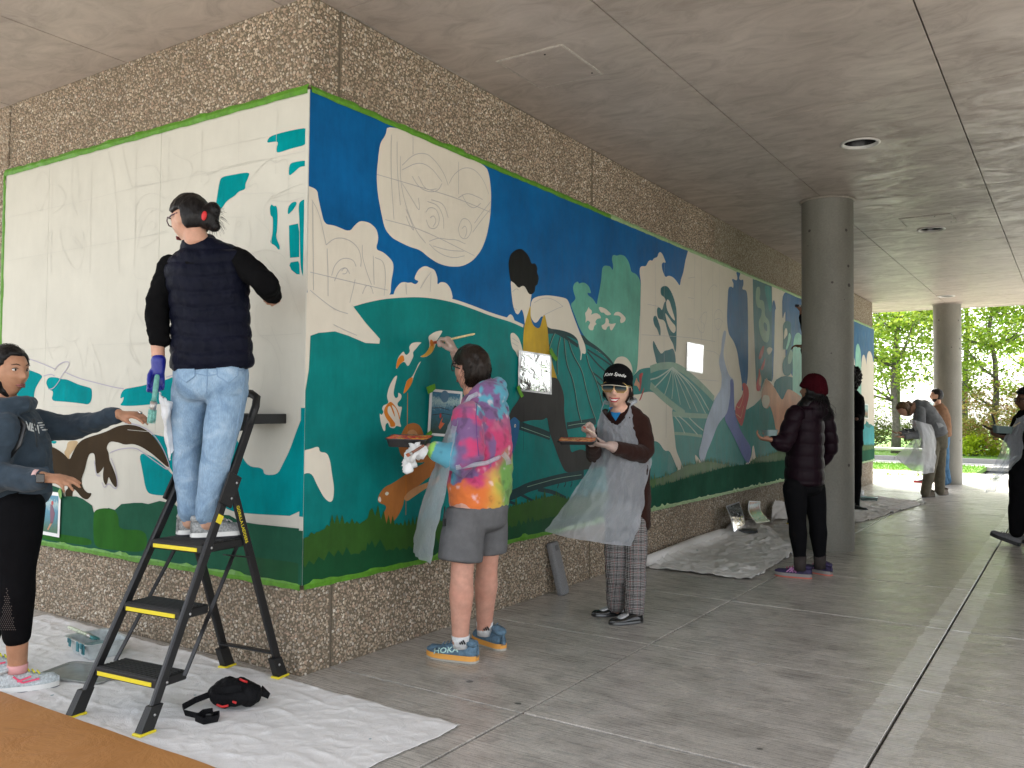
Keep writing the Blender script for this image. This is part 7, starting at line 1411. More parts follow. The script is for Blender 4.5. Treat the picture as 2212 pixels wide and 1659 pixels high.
# man in tan shirt by the far column
d = 16.3; f0 = flo(2043, 1048); H = Head(W(2023, 855, d), FWD(-.92, .30, .02), (0, 0, 1), 1.12); side = FWD(.30, .95)
tor = [(W(2032, 962, d), (.17, .14)), (W(2032, 940, d), (.17, .15)), (W(2031, 905, d), (.175, .145)), (W(2028, 885, d), (.165, .11)), (W(2025, 876, d), (.08, .07))]
aN = [W(2018, 892, d - .18), W(2012, 925, d - .2), W(2008, 945, d - .3)]; aF = [W(2040, 890, d + .2), W(2043, 920, d + .25), W(2030, 940, d + .2)]
DEN2 = mat_cloth('mid_denim', (.07, .15, .25), .9, .4, 8, .5, .3)
P = far_person('bearded man in tan shirt and jeans standing against the far column', f0, H, W(2026, 876, d), tor, side, [aN, aF], [[W(2026, 968, d - .1), W(2028, 1010, d - .1), W(2040, 1043, d - .15)], [W(2038, 968, d + .1), W(2040, 1008, d + .1), W(2046, 1040, d + .05)]], SKIN_L, mat_cloth('tan_shirt', (.20, .115, .07), .9, .4, 8, .3, .15), DEN2, HB_, short(.016), rtop=(.075, .068, .052), rleg=(.105, .085, .075), torx=.04, topname='shirt')
P.fuse('beard', [H.mesh(30, 24, off=lambda x, y, z: .003 if (z < -.055 and y > .0 and not (abs(x) < .022 and -.075 < z < -.048)) else -.012)], HB_, .007, 1)
for a, b_ in (((2050, 1047), (2020, 1047)), ((2052, 1043), (2022, 1042))): A = flo(*a); B = flo(*b_); P.shoe(A, A + (B - A).normalized() * .29, .105, .06, (simple('shoe_dark_grey', (.06, .06, .065), .7), RUBW, RUBD), .034, collar=.05)
# grey haired person almost hidden behind the bending woman
d = 15.0; f0 = flo(1998, 1044); H = Head(W(2004, 893, d), FWD(-.8, .5, 0), (0, 0, 1), 1.05); side = FWD(.5, .85)
tor = [(W(2010, 985, d), (.15, .12)), (W(2010, 965, d), (.15, .12)), (W(2010, 935, d), (.15, .12)), (W(2009, 918, d), (.14, .09)), (W(2007, 910, d), (.07, .06))]
P = far_person('grey haired person in black almost hidden behind the bending woman', f0, H, W(2007, 911, d), tor, side, [[W(2000, 925, d - .15), W(2000, 950, d - .1), W(1992, 965, d)], [W(2018, 925, d + .15), W(2020, 950, d + .2), W(2012, 965, d + .2)]], [[W(2006, 985, d - .08), W(2004, 1015, d - .05), W(2000, 1040, d)], [W(2014, 985, d + .08), W(2014, 1015, d + .1), W(2012, 1038, d + .1)]], SKIN_L, BLACKC, BLACKC, mat_hair('hair_grey', (.22, .21, .20)), short(.016))
for a, b_ in (((2006, 1044), (1978, 1043)), ((2016, 1040), (1990, 1040))): A = flo(*a); B = flo(*b_); P.shoe(A, A + (B - A).normalized() * .27, .10, .055, (simple('shoe_black', (.015, .015, .016), .6), simple('sole_red', (.45, .03, .04), .6), RUBW), .034, collar=.05)
# person walking in at the right edge
d = 8.85; f0 = flo(2190, 1182); H = Head(W(2219, 866, d), FWD(-.95, .15, .0), (0, 0, 1), 1.05); side = FWD(.15, .98)
tor = [(W(2222, 1000, d), (.185, .16)), (W(2226, 965, d), (.185, .18)), (W(2226, 925, d), (.18, .16)), (W(2224, 900, d), (.17, .11)), (W(2222, 888, d), (.08, .07))]
aN = [W(2206, 912, d - .2), W(2212, 965, d - .25), W(2172, 944, d - .3)]; aF = [W(2222, 908, d + .2), W(2190, 950, d + .25), W(2154, 930, d + .2)]
P = far_person('person with glasses in black at the right edge carrying a paint tray', f0, H, W(2222, 890, d), tor, side, [aN, aF], [[W(2210, 1005, d - .08), W(2202, 1080, d - .05), W(2196, 1150, d)], [W(2232, 1005, d + .1), W(2236, 1080, d + .12), W(2234, 1155, d + .15)]], SK_D, BLACKC, mat_cloth('black_sweat', (.007, .007, .008), .92, .2, 9), HB_, lambda x, y, z: .03 if (y < .02 + .4 * max(z, 0)) or z > .065 else -.012,
               hands=[hand(aN[2], FWD(-1, .1, .1), FWD(0, .1, 1), FWD(0, 1, 0), (.4,) * 4), hand(aF[2], FWD(-.95, 0, .25), FWD(.2, 0, 1), FWD(.2, -.6, .6), (.10, .12, .15, .2), (.3, .8, .3), 1.05, .6)], rtop=(.07, .066, .05), rleg=(.125, .10, .072), topname='sweatshirt', voxel=.009)
b = MB()
for sx in (1, -1): b.tube([H.w(sx * x, .104 - abs(x) * .2, .008 + .022 * zz) - P.b for x, zz in ((.012, .9), (.055, 1), (.062, 0), (.052, -1), (.022, -1), (.012, .9))], .004, 6); b.tube([H.w(sx * .060, .092, .02) - P.b, H.w(sx * .084, .03, .014) - P.b, H.w(sx * .082, -.010, .010) - P.b], .004, 6)
b.build('glasses', simple('black_plastic', (.01, .01, .01), .35), P.root)
A = W(2203, 1176, 8.85); B = W(2137, 1158, 8.95); A.z = .012; B = Vector((A.x, A.y, 0)) + Vector((-.275, .075, .085)); SG = (simple('shoe_mid_grey', (.16, .16, .17), .7, noise=.3, nscale=60), simple('midsole_black', (.02, .02, .02), .6), RUBD)
P.shoe(A + Vector((0, 0, -.012)), B, .108, .066, SG, .036, laces=RUBD); A = W(2245, 1185, 9.0); A.z = 0; P.shoe(A, A + Vector((-.28, .06, 0)), .108, .066, SG, .036)
v, f = grid_sheet([[W(2196, 905, 8.60), W(2206, 900, 8.58), W(2216, 895, 8.6)], [W(2170, 945, 8.5), W(2190, 945, 8.46), W(2210, 950, 8.5)], [W(2158, 980, 8.5), W(2180, 985, 8.45), W(2206, 985, 8.5)], [W(2140, 1015, 8.5), W(2162, 1020, 8.46), W(2180, 1015, 8.5)], [W(2106, 1036, 8.55), W(2132, 1040, 8.5), W(2160, 1040, 8.5)]], 16, .03, 2, 8); P.raw('apron', v, f, M_FILM)
v, f = grid_sheet([[W(2176, 985, 8.44), W(2198, 985, 8.44)], [W(2150, 1025, 8.44), W(2172, 1010, 8.46)], [W(2128, 1064, 8.44), W(2152, 1062, 8.48)]], 8, .02, 4, 7); P.raw('apron', v, f, M_FILM)
# painter on the second ladder, only the arms show left of the near column
d = 10.9; f0 = W(1758, 1010, d); H = Head(W(1768, 715, d), FWD(-.5, .8, .15), (0, 0, 1), 1.0); side = FWD(.8, .5)
f0 = Vector((.58, 7.95, .735)); bd = lambda x, y, z: f0 + Vector((x, y, z))
H = Head(bd(.02, .1, 1.52), (-1, .1, .1), (0, 0, 1), 1.0)
tor = [(bd(0, .1, .80), (.16, .12)), (bd(0, .1, .90), (.155, .12)), (bd(0, .1, 1.12), (.155, .11)), (bd(0, .1, 1.32), (.16, .095)), (bd(0, .1, 1.39), (.08, .07))]
aL = [bd(-.02, -.08, 1.33), W(1745, 735, 10.75), W(1731, 676, 10.75)]; aR = [bd(-.02, .28, 1.33), bd(-.12, .40, 1.10), W(1733, 748, 10.9)]
P = far_person('painter in black on a ladder hidden behind the near column, only the arms showing', f0, H, bd(0, .1, 1.40), tor, (0, 1, 0), [aL, aR], [[bd(0, .02, .80), bd(-.02, .02, .45), bd(0, .02, .08)], [bd(0, .2, .80), bd(-.02, .2, .45), bd(0, .2, .08)]], mat_skin('skin_tan', (.30, .155, .10)), BLACKC, BLACKC, HB_, short(.02),
               hands=[hand(aL[2], FWD(-.15, 0, 1), FWD(-.8, .3, 0), FWD(0, -1, 0), (.9,) * 4, (.8, .1, .7)), hand(aR[2], FWD(-1, .1, .1), FWD(0, 0, -1), FWD(0, -1, .3), (.5,) * 4)], shoes=(((f0.x + .08, f0.y + .02, f0.z + .003), (f0.x - .18, f0.y + .02, f0.z + .003), BLKS), ((f0.x + .08, f0.y + .2, f0.z + .003), (f0.x - .18, f0.y + .2, f0.z + .003), BLKS)))
HID_BRUSH = (W(1741, 664, 10.72), W(1718, 659, 10.70))
# ================================================================== things: ladder, cloths, tools
M_LBLK = simple('ladder_black', (.010, .010, .011), .38, bump=.15, bscale=200); M_LPLA = simple('ladder_plastic', (.009, .009, .009), .55, bump=.4, bscale=160, bdist=.002); M_YEL = simple('ladder_yellow', (.80, .66, .03), .5); M_RIV = simple('rivet_steel', (.55, .55, .55), .3, .9)
def ladder(loc, rot, label, lettering=True):
    t = thing('step_ladder', label, 'ladder', loc, rot, 'step ladders at the mural'); S = .5
    hw = lambda z: .2175 - .055 * z
    def rivet(p, n, par): a = Vector(p); b = MB(); b.tube([a, a + Vector(n) * .004], [.007, .005], 8); b.build('rivet', M_RIV, par)
    for s in (-1, 1):
        b = MB(); pts = [(s * hw(z), S * z, z) for z in (.03, 1.30)]; b.bar(pts[0], pts[1], .024, .044, (0, 1, .3), bev=.006); r = b.build('front_rail', M_LBLK, t)
        b = MB(); b.tube([(s * hw(1.27), S * 1.27, 1.27), (s * hw(1.36), S * 1.36, 1.36), (s * (hw(1.4) - .01), S * 1.4, 1.405), (s * (hw(1.4) - .05), S * 1.405, 1.425), (0, S * 1.405, 1.428)], .020, 12); b.build('handle', M_LPLA, t)
        b = MB(); b.bar((s * (hw(.9) + .012), .845, .03), (s * (hw(.97) + .006), S * .97 + .03, .97), .022, .044, (0, 1, .3), bev=.005); rr = b.build('rear_rail', M_LBLK, t)
        b = MB(); b.bar((s * (hw(.93) + .018), S * .90, .90), (s * (hw(1.03) + .018), S * 1.04, 1.04), .012, .085, (0, 1, .3), bev=.004); hb_ = b.build('hinge_bracket', M_LPLA, t)
        for z in (.93, 1.0): rivet((s * (hw(z) + .025), S * z + .02, z), (s, 0, 0), hb_)
        for y, z0, nm in ((0, 0, 'front'), (.845, 0, 'rear')):
            xf = s * (hw(0) if nm == 'front' else hw(.9) + .012); b = MB(); b.box(xf - .024, xf + .024, y - .038, y + .038, .016, .020); dy = .05 if nm == 'front' else -.04
            V = [(xf - .020, y - .032, .016), (xf + .020, y - .032, .016), (xf + .020, y + .032, .016), (xf - .020, y + .032, .016), (xf - .018, y - .030 + dy, .11), (xf + .018, y - .030 + dy, .11), (xf + .018, y + .030 + dy, .11), (xf - .018, y + .030 + dy, .11)]
            b = MB(); b.add(V, [(3, 2, 1, 0), (4, 5, 6, 7), (0, 1, 5, 4), (1, 2, 6, 5), (2, 3, 7, 6), (3, 0, 4, 7)]); ft = b.build('foot', M_LPLA, t); b = MB(); b.box(xf - .026, xf + .026, y - .042, y + .042, 0.0045, .0155, bev=.003); b.build('pad', M_YEL, ft); rivet((xf + s * .019, y + dy * .7, .075), (s, 0, 0), ft)
        # folding braces
        for a, c in (((.195, .235), (.30, .62)), ((.50, .72), (.745, .50))):
            pass
        b = MB(); b.bar((s * (hw(.2) + .016), .20, .19), (s * (hw(.8) + .016), .525, .70), .006, .020, (1, 0, 0)); b.build('folding_bar', M_LBLK, t)
        b = MB(); b.bar((s * (hw(.7) + .020), .44, .675), (s * (hw(.7) + .022), .60, .64), .006, .022, (1, 0, 0)); b.build('folding_bar', M_LBLK, t)
    for y0, dp, z in ((.075, .165, .205), (.205, .165, .465), (.335, .26, .735)):
        w = hw(z) - .010; b = MB(); b.box(-w, w, y0, y0 + dp, z - .045, z - .004, bev=.006); st = b.build('step', M_LPLA, t)
        b = MB(); b.box(-w + .02, w - .03, y0 - .004, y0 + .004, z - .038, z - .020, bev=.0015); b.build('edge_strip', M_YEL, st)
        k = int(dp / .0185)
        for i in range(k): b = MB(); b.box(-w + .012, w - .012, y0 + .010 + i * .0185, y0 + .020 + i * .0185, z - .006, z, bev=.0015); b.build('tread_rib', M_LPLA, st)
        for s in (-1, 1): rivet((s * (hw(z) + .013), y0 + .035, z - .02), (s, 0, 0), st)
    b = MB(); b.bar((-hw(.9) - .01, .80, .135), (hw(.9) + .01, .80, .135), .012, .030, (0, 1, 0), bev=.003); b.build('cross_bar', M_LBLK, t)
    b = MB(); b.box(-.135, .135, .655, .94, 1.275, 1.285, bev=.003)
    for q in ((-.14, .14, .645, .657), (-.14, .14, .94, .952), (-.14, -.128, .657, .94), (.128, .14, .657, .94)): b.box(*q, 1.275, 1.325, bev=.003)
    b.box(.02, .03, .66, .94, 1.284, 1.318); tr = b.build('tool_tray', M_LPLA, t); b = MB(); b.box(-.06, .06, .63, .70, 1.24, 1.275, bev=.004); b.build('tray_bracket', M_LPLA, tr)
    if lettering:
        dr = Vector((0, .845 - (S * .97 + .03), -(.94))).normalized()
        x0 = hw(.95) + .0215
        text_mesh('GORILLA LADDERS', .024, M_YEL, t, (x0 + .0005, .560, .800), dr, Vector((0, 1, 0)).cross(dr) if False else (dr.cross(Vector((-1, 0, 0)))), wscale=.95)
        fr = Vector((0, S, 1)).normalized(); b = MB(); m_ = Matrix.Translation((hw(.84) + .0145, S * .84, .84)); b.box(-.0005, .001, -.017, .017, -.02, .02, 0, m_ @ Matrix.Rotation(-.46, 4, 'X')); b.build('sticker', M_YEL, t)
    return t
lad = ladder((-.157, -.933, .004), R(6), 'black three step ladder with yellow edges under the person in the quilted vest')
lad2 = ladder((.58, 7.55, 0), 0, 'black step ladder hidden behind the near column under a painter', False)

# ---- paint cloths
def mat_canvas(name, col, stain):
    m = NT(name); p = m.pos(); c = m.ramp(m.noise(3, 5, .6, p), [(.3, tuple(x * .88 for x in col)), (.7, col)]); w = m.noise(300, 2, .5, p)
    c = m.mix(.25, c, m.ramp(w, [(.3, (.75,) * 3), (.7, (1.05,) * 3)]), 'MULTIPLY'); v = m.n('TexVoronoi'); v.inputs['Scale'].default_value = 5.0; m.l(p, v.inputs['Vector']); r = m.sep(v.outputs['Color'])[1]
    sp = m.math('MULTIPLY', m.math('LESS_THAN', v.outputs['Distance'], m.math('MULTIPLY', r, .06)), m.math('GREATER_THAN', r, .5)); c = m.mix(m.math('MULTIPLY', sp, .7), c, stain); m.base(c); m.rough(.9); m.bump(m.math('ADD', m.noise(11, 5, .62, p, 1.2), m.math('MULTIPLY', w, .12)), .30, .022); return m.mat
M_CANV = mat_canvas('canvas_white', (.82, .81, .795), (.05, .22, .26)); M_CANV2 = mat_canvas('canvas_worn', (.78, .76, .73), (.20, .30, .28))
def cloth(name, poly, nx, ny, z0, amp, mat, seed, label, ridge=7, roll=None, group='canvas drop cloths on the pavement'):
    """poly: four corners (bilinear) with ragged edges; creased sheet"""
    A, B, C_, D_ = [Vector((*p, 0)) for p in poly]; V = []; F = []; cen = (A + B + C_ + D_) / 4
    for j in range(ny + 1):
        for i in range(nx + 1):
            u, v = i / nx, j / ny; p = A.lerp(B, u).lerp(D_.lerp(C_, u), v); q = Vector((p.x * 1.7, p.y * 1.7, seed))
            e = min(u, v, 1 - u, 1 - v); p = p + Vector((fbm(q * 1.6, 2), fbm(q * 1.6 + Vector((5, 5, 5)), 2), 0)) * .05 * (1 if e < .02 else .3)
            rd = (1 - min(1, abs(fbm(q * ridge * .35 + Vector((0, 0, 3)), 3)) * 5.0)) ** 2; rd2 = (1 - min(1, abs(fbm(Vector((p.x * 1.2 + p.y * 2.2, p.y * 3.6 - p.x, seed + 9)) * 1.6, 2)) * 6)) ** 2
            rd3 = (1 - min(1, abs(fbm(Vector((p.x * 7 - p.y * 3, p.y * 6 + p.x * 2, seed + 4)), 2)) * 7)) ** 2; h = .55 * amp * rd3 * (.4 + abs(fbm(q * 1.3, 2)) * 1.5) + amp * (rd * .7 + rd2 * .9) * (.55 + fbm(q * .8, 2)) + .25 * amp * abs(fbm(q * 6, 2))
            if roll: h += roll(u, v)
            V.append(p + Vector((0, 0, z0 + max(h, 0)))) 
    for j in range(ny):
        for i in range(nx): F.append((j * (nx + 1) + i, j * (nx + 1) + i + 1, (j + 1) * (nx + 1) + i + 1, (j + 1) * (nx + 1) + i))
    o = mobj(name, new_mesh(name, [v - Vector((cen.x, cen.y, 0)) for v in V], F, True), mat); o.location = (cen.x, cen.y, 0); s = o.modifiers.new('thickness', 'SOLIDIFY'); s.thickness = .0015; s.offset = 1
    return tag(o, label, 'drop cloth', group)
cloth('drop_cloth', ((-2.3, -1.25), (1.045, -1.22), (1.065, -.085), (-2.3, -.035)), 300, 120, .004, .008, M_CANV, 3, 'clean white canvas drop cloth under the ladder at the corner', 9)
far_c = cloth('drop_cloth', ((.10, 3.80), (1.10, 3.78), (.92, 7.2), (.03, 7.2)), 60, 150, .004, .032, M_CANV2, 8, 'crumpled beige canvas drop cloth along the wall before the near column', 8, roll=lambda u, v: .06 * sm(.16, .0, u) * (1 if v > .05 else 0) + .05 * sm(.55, .8, v) * abs(math.sin(u * 9 + v * 14)) * sm(1.0, .85, v))
cloth('drop_cloth', ((.06, 8.0), (1.05, 8.2), (1.38, 11.2), (.06, 12.2)), 60, 110, .004, .03, M_CANV2, 14, 'beige canvas drop cloth beyond the near column along the mural', 7)
# the rolled up corner standing against the wall
V, F = grid_sheet([[on_x(1665, 1135, .12), on_x(1678, 1120, .16), on_x(1710, 1125, .22)], [on_x(1668, 1100, .08), on_x(1690, 1095, .12), on_x(1712, 1100, .2)], [on_x(1674, 1080, .05), on_x(1688, 1084, .09), on_x(1712, 1086, .16)]], 14, .03, 5, 8)
o = mobj('canvas_bundle', new_mesh('canvas_bundle', V, F, True), M_CANV2); tag(o, 'bunched canvas corner standing against the wall beside the near column', 'drop cloth', 'canvas drop cloths on the pavement')
V, F = loft([(on_z(1398, 1212, .05) + Vector((0, 0, 0)), (.05, .045)), (Vector((.10, 4.6, .05)), (.055, .05)), (Vector((.09, 5.3, .055)), (.06, .05)), (Vector((.09, 5.9, .05)), (.05, .045))], 16, (1, 0, 0)); V = [v + Vector((fbm(v * 6, 2), 0, fbm(v * 6 + Vector((3, 3, 3)), 2))) * .03 for v in V]
o = mobj('canvas_roll', new_mesh('canvas_roll', V, F, True), M_CANV2); tag(o, 'rolled edge of the beige canvas lying along the foot of the wall', 'drop cloth', 'canvas drop cloths on the pavement')
# kraft paper
m = NT('kraft_paper'); p_ = m.pos(); m.base(m.ramp(m.noise(2.5, 5, .6, p_), [(.3, (.39, .165, .042)), (.7, (.48, .22, .065))])); m.rough(.6); m.bump(m.noise(4, 5, .65, p_, 1.0), .35, .03)
V = []; F = []; nx, ny = 60, 26
for j in range(ny + 1):
    for i in range(nx + 1): x = -2.3 + 3.05 * i / nx; y = -1.9 + .905 * j / ny + .012 * fbm(Vector((x * 3, 0, 4)), 2) * (j == ny) + .012 * (x + .2); V.append((x, y, .0250 + .004 * fbm(Vector((x * 2, y * 2, 1)), 2)))
for j in range(ny):
    for i in range(nx): F.append((j * (nx + 1) + i, j * (nx + 1) + i + 1, (j + 1) * (nx + 1) + i + 1, (j + 1) * (nx + 1) + i))
o = mobj('kraft_paper_sheet', new_mesh('kraft_paper_sheet', V, F, True), m.mat); tag(o, 'brown kraft paper sheet covering the floor at the lower left', 'paper')

# ---- brushes
def brush(a, b, label, handle=(.62, .50, .30), br=(.30, .05, .03), w=.012, name='paintbrush', fl=.16, bl=.16, flat=1.6, group='paintbrushes'):
    """a: handle end, b: bristle tip"""
    a, b = Vector(a), Vector(b); t = thing(name, label, 'paintbrush', a, 0, group); d = b - a; L = d.length; u = d.normalized(); sd = u.cross(Vector((.3, .2, 1))).normalized()
    hm = simple('handle_%02d%02d%02d' % tuple(int(c * 99) for c in handle), handle, .5, noise=.3, nscale=60); k = 1 - fl - bl
    v, f = loft([(u * (L * s), (w * q, w * q)) for s, q in ((0, .35), (.04, .55), (k * .5, .62), (k * .85, .5), (k, .7))], 10, sd); mobj('handle', new_mesh('handle', v, f, True), hm, t)
    v, f = loft([(u * (L * k), (w * .75, w * .7)), (u * (L * (k + fl)), (w * flat * .7, w * .6))], 12, sd); mobj('ferrule', new_mesh('ferrule', v, f, True), simple('ferrule_metal', (.5, .48, .45), .35, .8, noise=.4, nscale=90), t)
    V = []; F = []; g = random.Random(int(a.x * 1000)); 
    L_ = []
    for i in range(70):
        s1 = sd * g.uniform(-1, 1) * w * flat * .65 + u.cross(sd) * g.uniform(-1, 1) * w * .5; p0 = u * (L * (k + fl - .01)) + s1; p1 = u * (L * (1 - .04 * g.random())) + s1 * (.9 + .3 * g.random()); L_.append([p0, p0.lerp(p1, .5), p1])
    v, f = strands(L_, .0022, (0, 0, 0)); v2, f2 = loft([(u * (L * (k + fl - .01)), (w * flat * .62, w * .5)), (u * (L * .92), (w * flat * .66, w * .4)), (u * (L * .98), (w * flat * .4, w * .15))], 12, sd); n = len(v); me = new_mesh('bristles', v + v2, f + [tuple(i + n for i in q) for q in f2], True)
    mobj('bristles', me, simple('bristle_%02d%02d%02d' % tuple(int(c * 99) for c in br), br, .6, noise=.4, nscale=120), t); return t
brush(W(340, 809, 3.94), W(326, 916, 3.92), 'teal stained wide paintbrush hanging from the blue gloved hand', (.10, .30, .26), (.22, .50, .44), .021, fl=.17, bl=.28, flat=1.35)
brush(W(1026, 721, 5.10), on_x(936, 741, .045), 'wooden paintbrush painting the orange flame on the mural', (.68, .55, .28), (.45, .08, .03), .011, fl=.13, bl=.10)
brush(*HID_BRUSH, 'paintbrush held up beside the top of the near column', (.10, .08, .07), (.05, .05, .06), .02, bl=.3)
brush(W(1286, 937, 5.25), W(1260, 922, 5.22), 'small brush with red tip in the raised glove of the smiling woman', (.70, .62, .5), (.55, .08, .04), .006)
t_ = brush(W(2142, 893, 8.5), W(2152, 926, 8.5), 'dark brush sticking up left of the paint tub at the right edge', (.02, .03, .03), (.02, .05, .06), .014)
brush(W(2153, 926, 8.52), W(2145, 900, 8.52), 'second dark brush crossing the first above the paint tub', (.02, .04, .045), (.03, .06, .08), .012)
brush(W(2204, 912, 8.45), W(2176, 931, 8.48), 'pale wooden brush leaning out of the paint tub at the right edge', (.66, .56, .36), (.3, .3, .3), .009)
# ---- hand held paper
V, F = grid_sheet([[W(343, 846, 4.02), W(352, 856, 4.0), W(358, 862, 4.02)], [W(350, 880, 4.06), W(358, 888, 4.0), W(372, 870, 4.05)], [W(354, 930, 4.10), W(362, 935, 4.05), W(376, 900, 4.12)], [W(366, 995, 4.12), W(370, 985, 4.08), W(378, 960, 4.12)]], 10, .02, 3, 6)
o = mobj('crumpled_paper', new_mesh('crumpled_paper', V, F, True), simple('paper_white', (.72, .73, .75), .6, noise=.12, nscale=25)); tag(o, 'creased white paper sheet held with the brush by the blue glove', 'paper')
# ---- palette trays
def mat_wetpaint(name, cols, scale):
    m = NT(name); p = m.coord(); f = m.noise(scale, 5, .65, p, 1.5); n = len(cols); m.base(m.ramp(f, [(.30 + .4 * i / (n - 1), c) for i, c in enumerate(cols)])); m.rough(.18); m.bump(m.noise(scale * 2.2, 4, .6, p, 1), .6, .01); return m.mat
def palette(c, xd, yd, w, l, h, label, shell, paint, tilt=(0, 0, 1)):
    t = thing('palette_tray', label, 'paint tray', c, 0, 'hand held paint trays'); x = Vector(xd).normalized(); up = Vector(tilt).normalized(); y = up.cross(x).normalized()
    def P_(a, b, z): return x * a + y * b + up * z
    def rect(a, b, z, r=.02, n=4):
        o = []
        for sx, sy, a0 in ((1, 1, 0), (-1, 1, 90), (-1, -1, 180), (1, -1, 270)):
            for k in range(n + 1): q = R(a0 + 90 * k / n); o.append(P_(sx * (a - r) + r * math.cos(q), sy * (b - r) + r * math.sin(q), z))
        return o
    rings = [rect(w * .44, l * .44, 0), rect(w * .5, l * .5, h), rect(w * .52, l * .52, h + .001), rect(w * .52, l * .52, h - .004), rect(w * .485, l * .485, h - .003), rect(w * .43, l * .43, .004)]; n = len(rings[0]); V = sum(rings, []); F = [tuple(range(n))[::-1], tuple(range(5 * n, 6 * n))]
    for k in range(5):
        for i in range(n): j = (i + 1) % n; F.append((k * n + i, k * n + j, k * n + n + j, k * n + n + i))
    mobj('shell', new_mesh('shell', V, F, False), shell, t)
    r = rect(w * .485, l * .485, h * .95); N = len(r); g = random.Random(3); cen = sum(r, Vector()) / N; V = [p + up * g.uniform(0, .004) for p in r] + [cen + up * .006]; mobj('paint', new_mesh('paint', V, [(i, (i + 1) % N, N) for i in range(N)], True), paint, t)
    for s in (-1, 1):
        b = MB(); b.bar(P_(s * w * .15, -l * .46, h * .86), P_(s * w * .15, l * .46, h * .86), .005, .006, up); b.build('divider', shell, t)
    return t
BLKP = simple('tray_black_plastic', (.012, .012, .013), .4, noise=.5, nscale=40)
palette(W(884, 962, 4.60), FWD(1, -.12, -.02), None, .225, .16, .045, 'black paint tray of red, orange and yellow held by the tie dye painter', BLKP, mat_wetpaint('wet_paint_warm', [(.55, .012, .02), (.80, .04, .03), (.90, .30, .03), (.95, .66, .08)], 14), FWD(.05, -.12, 1))
palette(W(1247, 957, 5.20), FWD(1, -.15, 0), None, .225, .15, .022, 'shallow tray with orange paint on the open hand of the smiling woman', BLKP, mat_wetpaint('wet_paint_orange', [(.75, .50, .22), (.80, .38, .12), (.55, .06, .03), (.80, .48, .22)], 12), FWD(.02, -.14, 1))
palette(W(1663, 941, 6.82), FWD(1, .3, 0), None, .10, .10, .045, 'small clear tub of teal paint in the hand of the woman in the maroon cap', simple('clear_tub', (.16, .22, .22), .15), mat_wetpaint('wet_paint_teal', [(.02, .12, .14), (.05, .30, .32), (.4, .5, .5)], 20))
palette(W(2166, 936, 8.50), FWD(1, -.1, -.05), None, .165, .11, .07, 'clear tub of pale blue paint carried by the person at the right edge', simple('clear_tub', (.16, .22, .22), .15), mat_wetpaint('wet_paint_blue', [(.30, .42, .46), (.12, .30, .40), (.5, .55, .55)], 20))
# rag and second brush in the tie dye painter's hand
V, F = grid_sheet([[W(884, 962, 4.52), W(900, 958, 4.48), W(918, 965, 4.52)], [W(876, 982, 4.50), W(895, 978, 4.45), W(916, 985, 4.50)], [W(872, 1004, 4.52), W(885, 1000, 4.47), W(898, 990, 4.52)], [W(878, 1018, 4.52), W(884, 1019, 4.50), W(890, 1008, 4.52)]], 14, .04, 6, 6)
o = mobj('rag', new_mesh('rag', V, F, True), simple('rag_white', (.76, .76, .76), .8)); s = o.modifiers.new('thickness', 'SOLIDIFY'); s.thickness = .006; tag(o, 'crumpled white rag under the tray of red and orange paint', 'rag')
brush(W(916, 962, 4.44), W(878, 985, 4.42), 'paint caked brush held against the white rag', (.20, .08, .05), (.45, .12, .05), .013)
# ---- paint tray, brush and lid on the left cloth
t = thing('paint_tray', 'translucent liner tray smeared with teal paint on the drop cloth', 'paint tray', (-1.20, -.36, .012), R(-8))
M_LIN = simple('liner_plastic', (.46, .50, .50), .3, noise=.25, nscale=25); n = 28
def tray_ring(a, b, z, r): 
    o = []
    for sx, sy, a0 in ((1, 1, 0), (-1, 1, 90), (-1, -1, 180), (1, -1, 270)):
        for k in range(7): q = R(a0 + 15 * k); o.append((sx * (a - r) + r * math.cos(q), sy * (b - r) + r * math.sin(q), z))
    return o
rg = [tray_ring(.125, .085, 0, .03), tray_ring(.145, .105, .085, .035), tray_ring(.160, .120, .088, .04), tray_ring(.160, .120, .084, .04), tray_ring(.143, .103, .082, .035), tray_ring(.123, .083, .006, .03)]; V = sum(rg, []); F = [tuple(range(n))[::-1], tuple(range(5 * n, 6 * n))] + [(k * n + i, k * n + (i + 1) % n, k * n + n + (i + 1) % n, k * n + n + i) for k in range(5) for i in range(n)]
mobj('tray', new_mesh('tray', V, F), M_LIN, t); mobj('paint', new_mesh('paint', tray_ring(.130, .09, .03, .03), [tuple(range(n))]), mat_wetpaint('wet_paint_tray', [(.01, .10, .20), (.02, .22, .26), (.35, .5, .5), (.01, .14, .38)], 9), t)
g = random.Random(4)
for k in range(9):
    x = g.uniform(-.12, .12); L = g.uniform(.02, .06); b = MB(); b.box(x - .010, x + .010 + g.random() * .012, -.1215, -.116, .086 - L, .089, 0, None, .002); b.build('paint_smear', simple('teal_drip', (.01, .18, .22), .3), t)
brush((-1.47, -.37, .115), (-1.13, -.40, .105), 'paint brush with pale handle lying across the teal liner tray', (.50, .55, .40), (.05, .25, .25), .016)
rgl = [tray_ring(.20, .135, .003, .04), tray_ring(.20, .135, .011, .04), tray_ring(.188, .123, .012, .04), tray_ring(.180, .115, .007, .04)]
V = sum(rgl, []); F = [tuple(range(n))[::-1], tuple(range(3 * n, 4 * n))] + [(k * n + i, k * n + (i + 1) % n, k * n + n + (i + 1) % n, k * n + n + i) for k in range(3) for i in range(n)]
o = mobj('tray_lid', new_mesh('tray_lid', V, F), simple('lid_grey', (.24, .25, .24), .22, noise=.15, nscale=12)); o.location = (-.90, -.60, .012); o.rotation_euler = (0, 0, R(18)); tag(o, 'flat smoky grey tray lid lying behind the front ladder foot', 'lid')
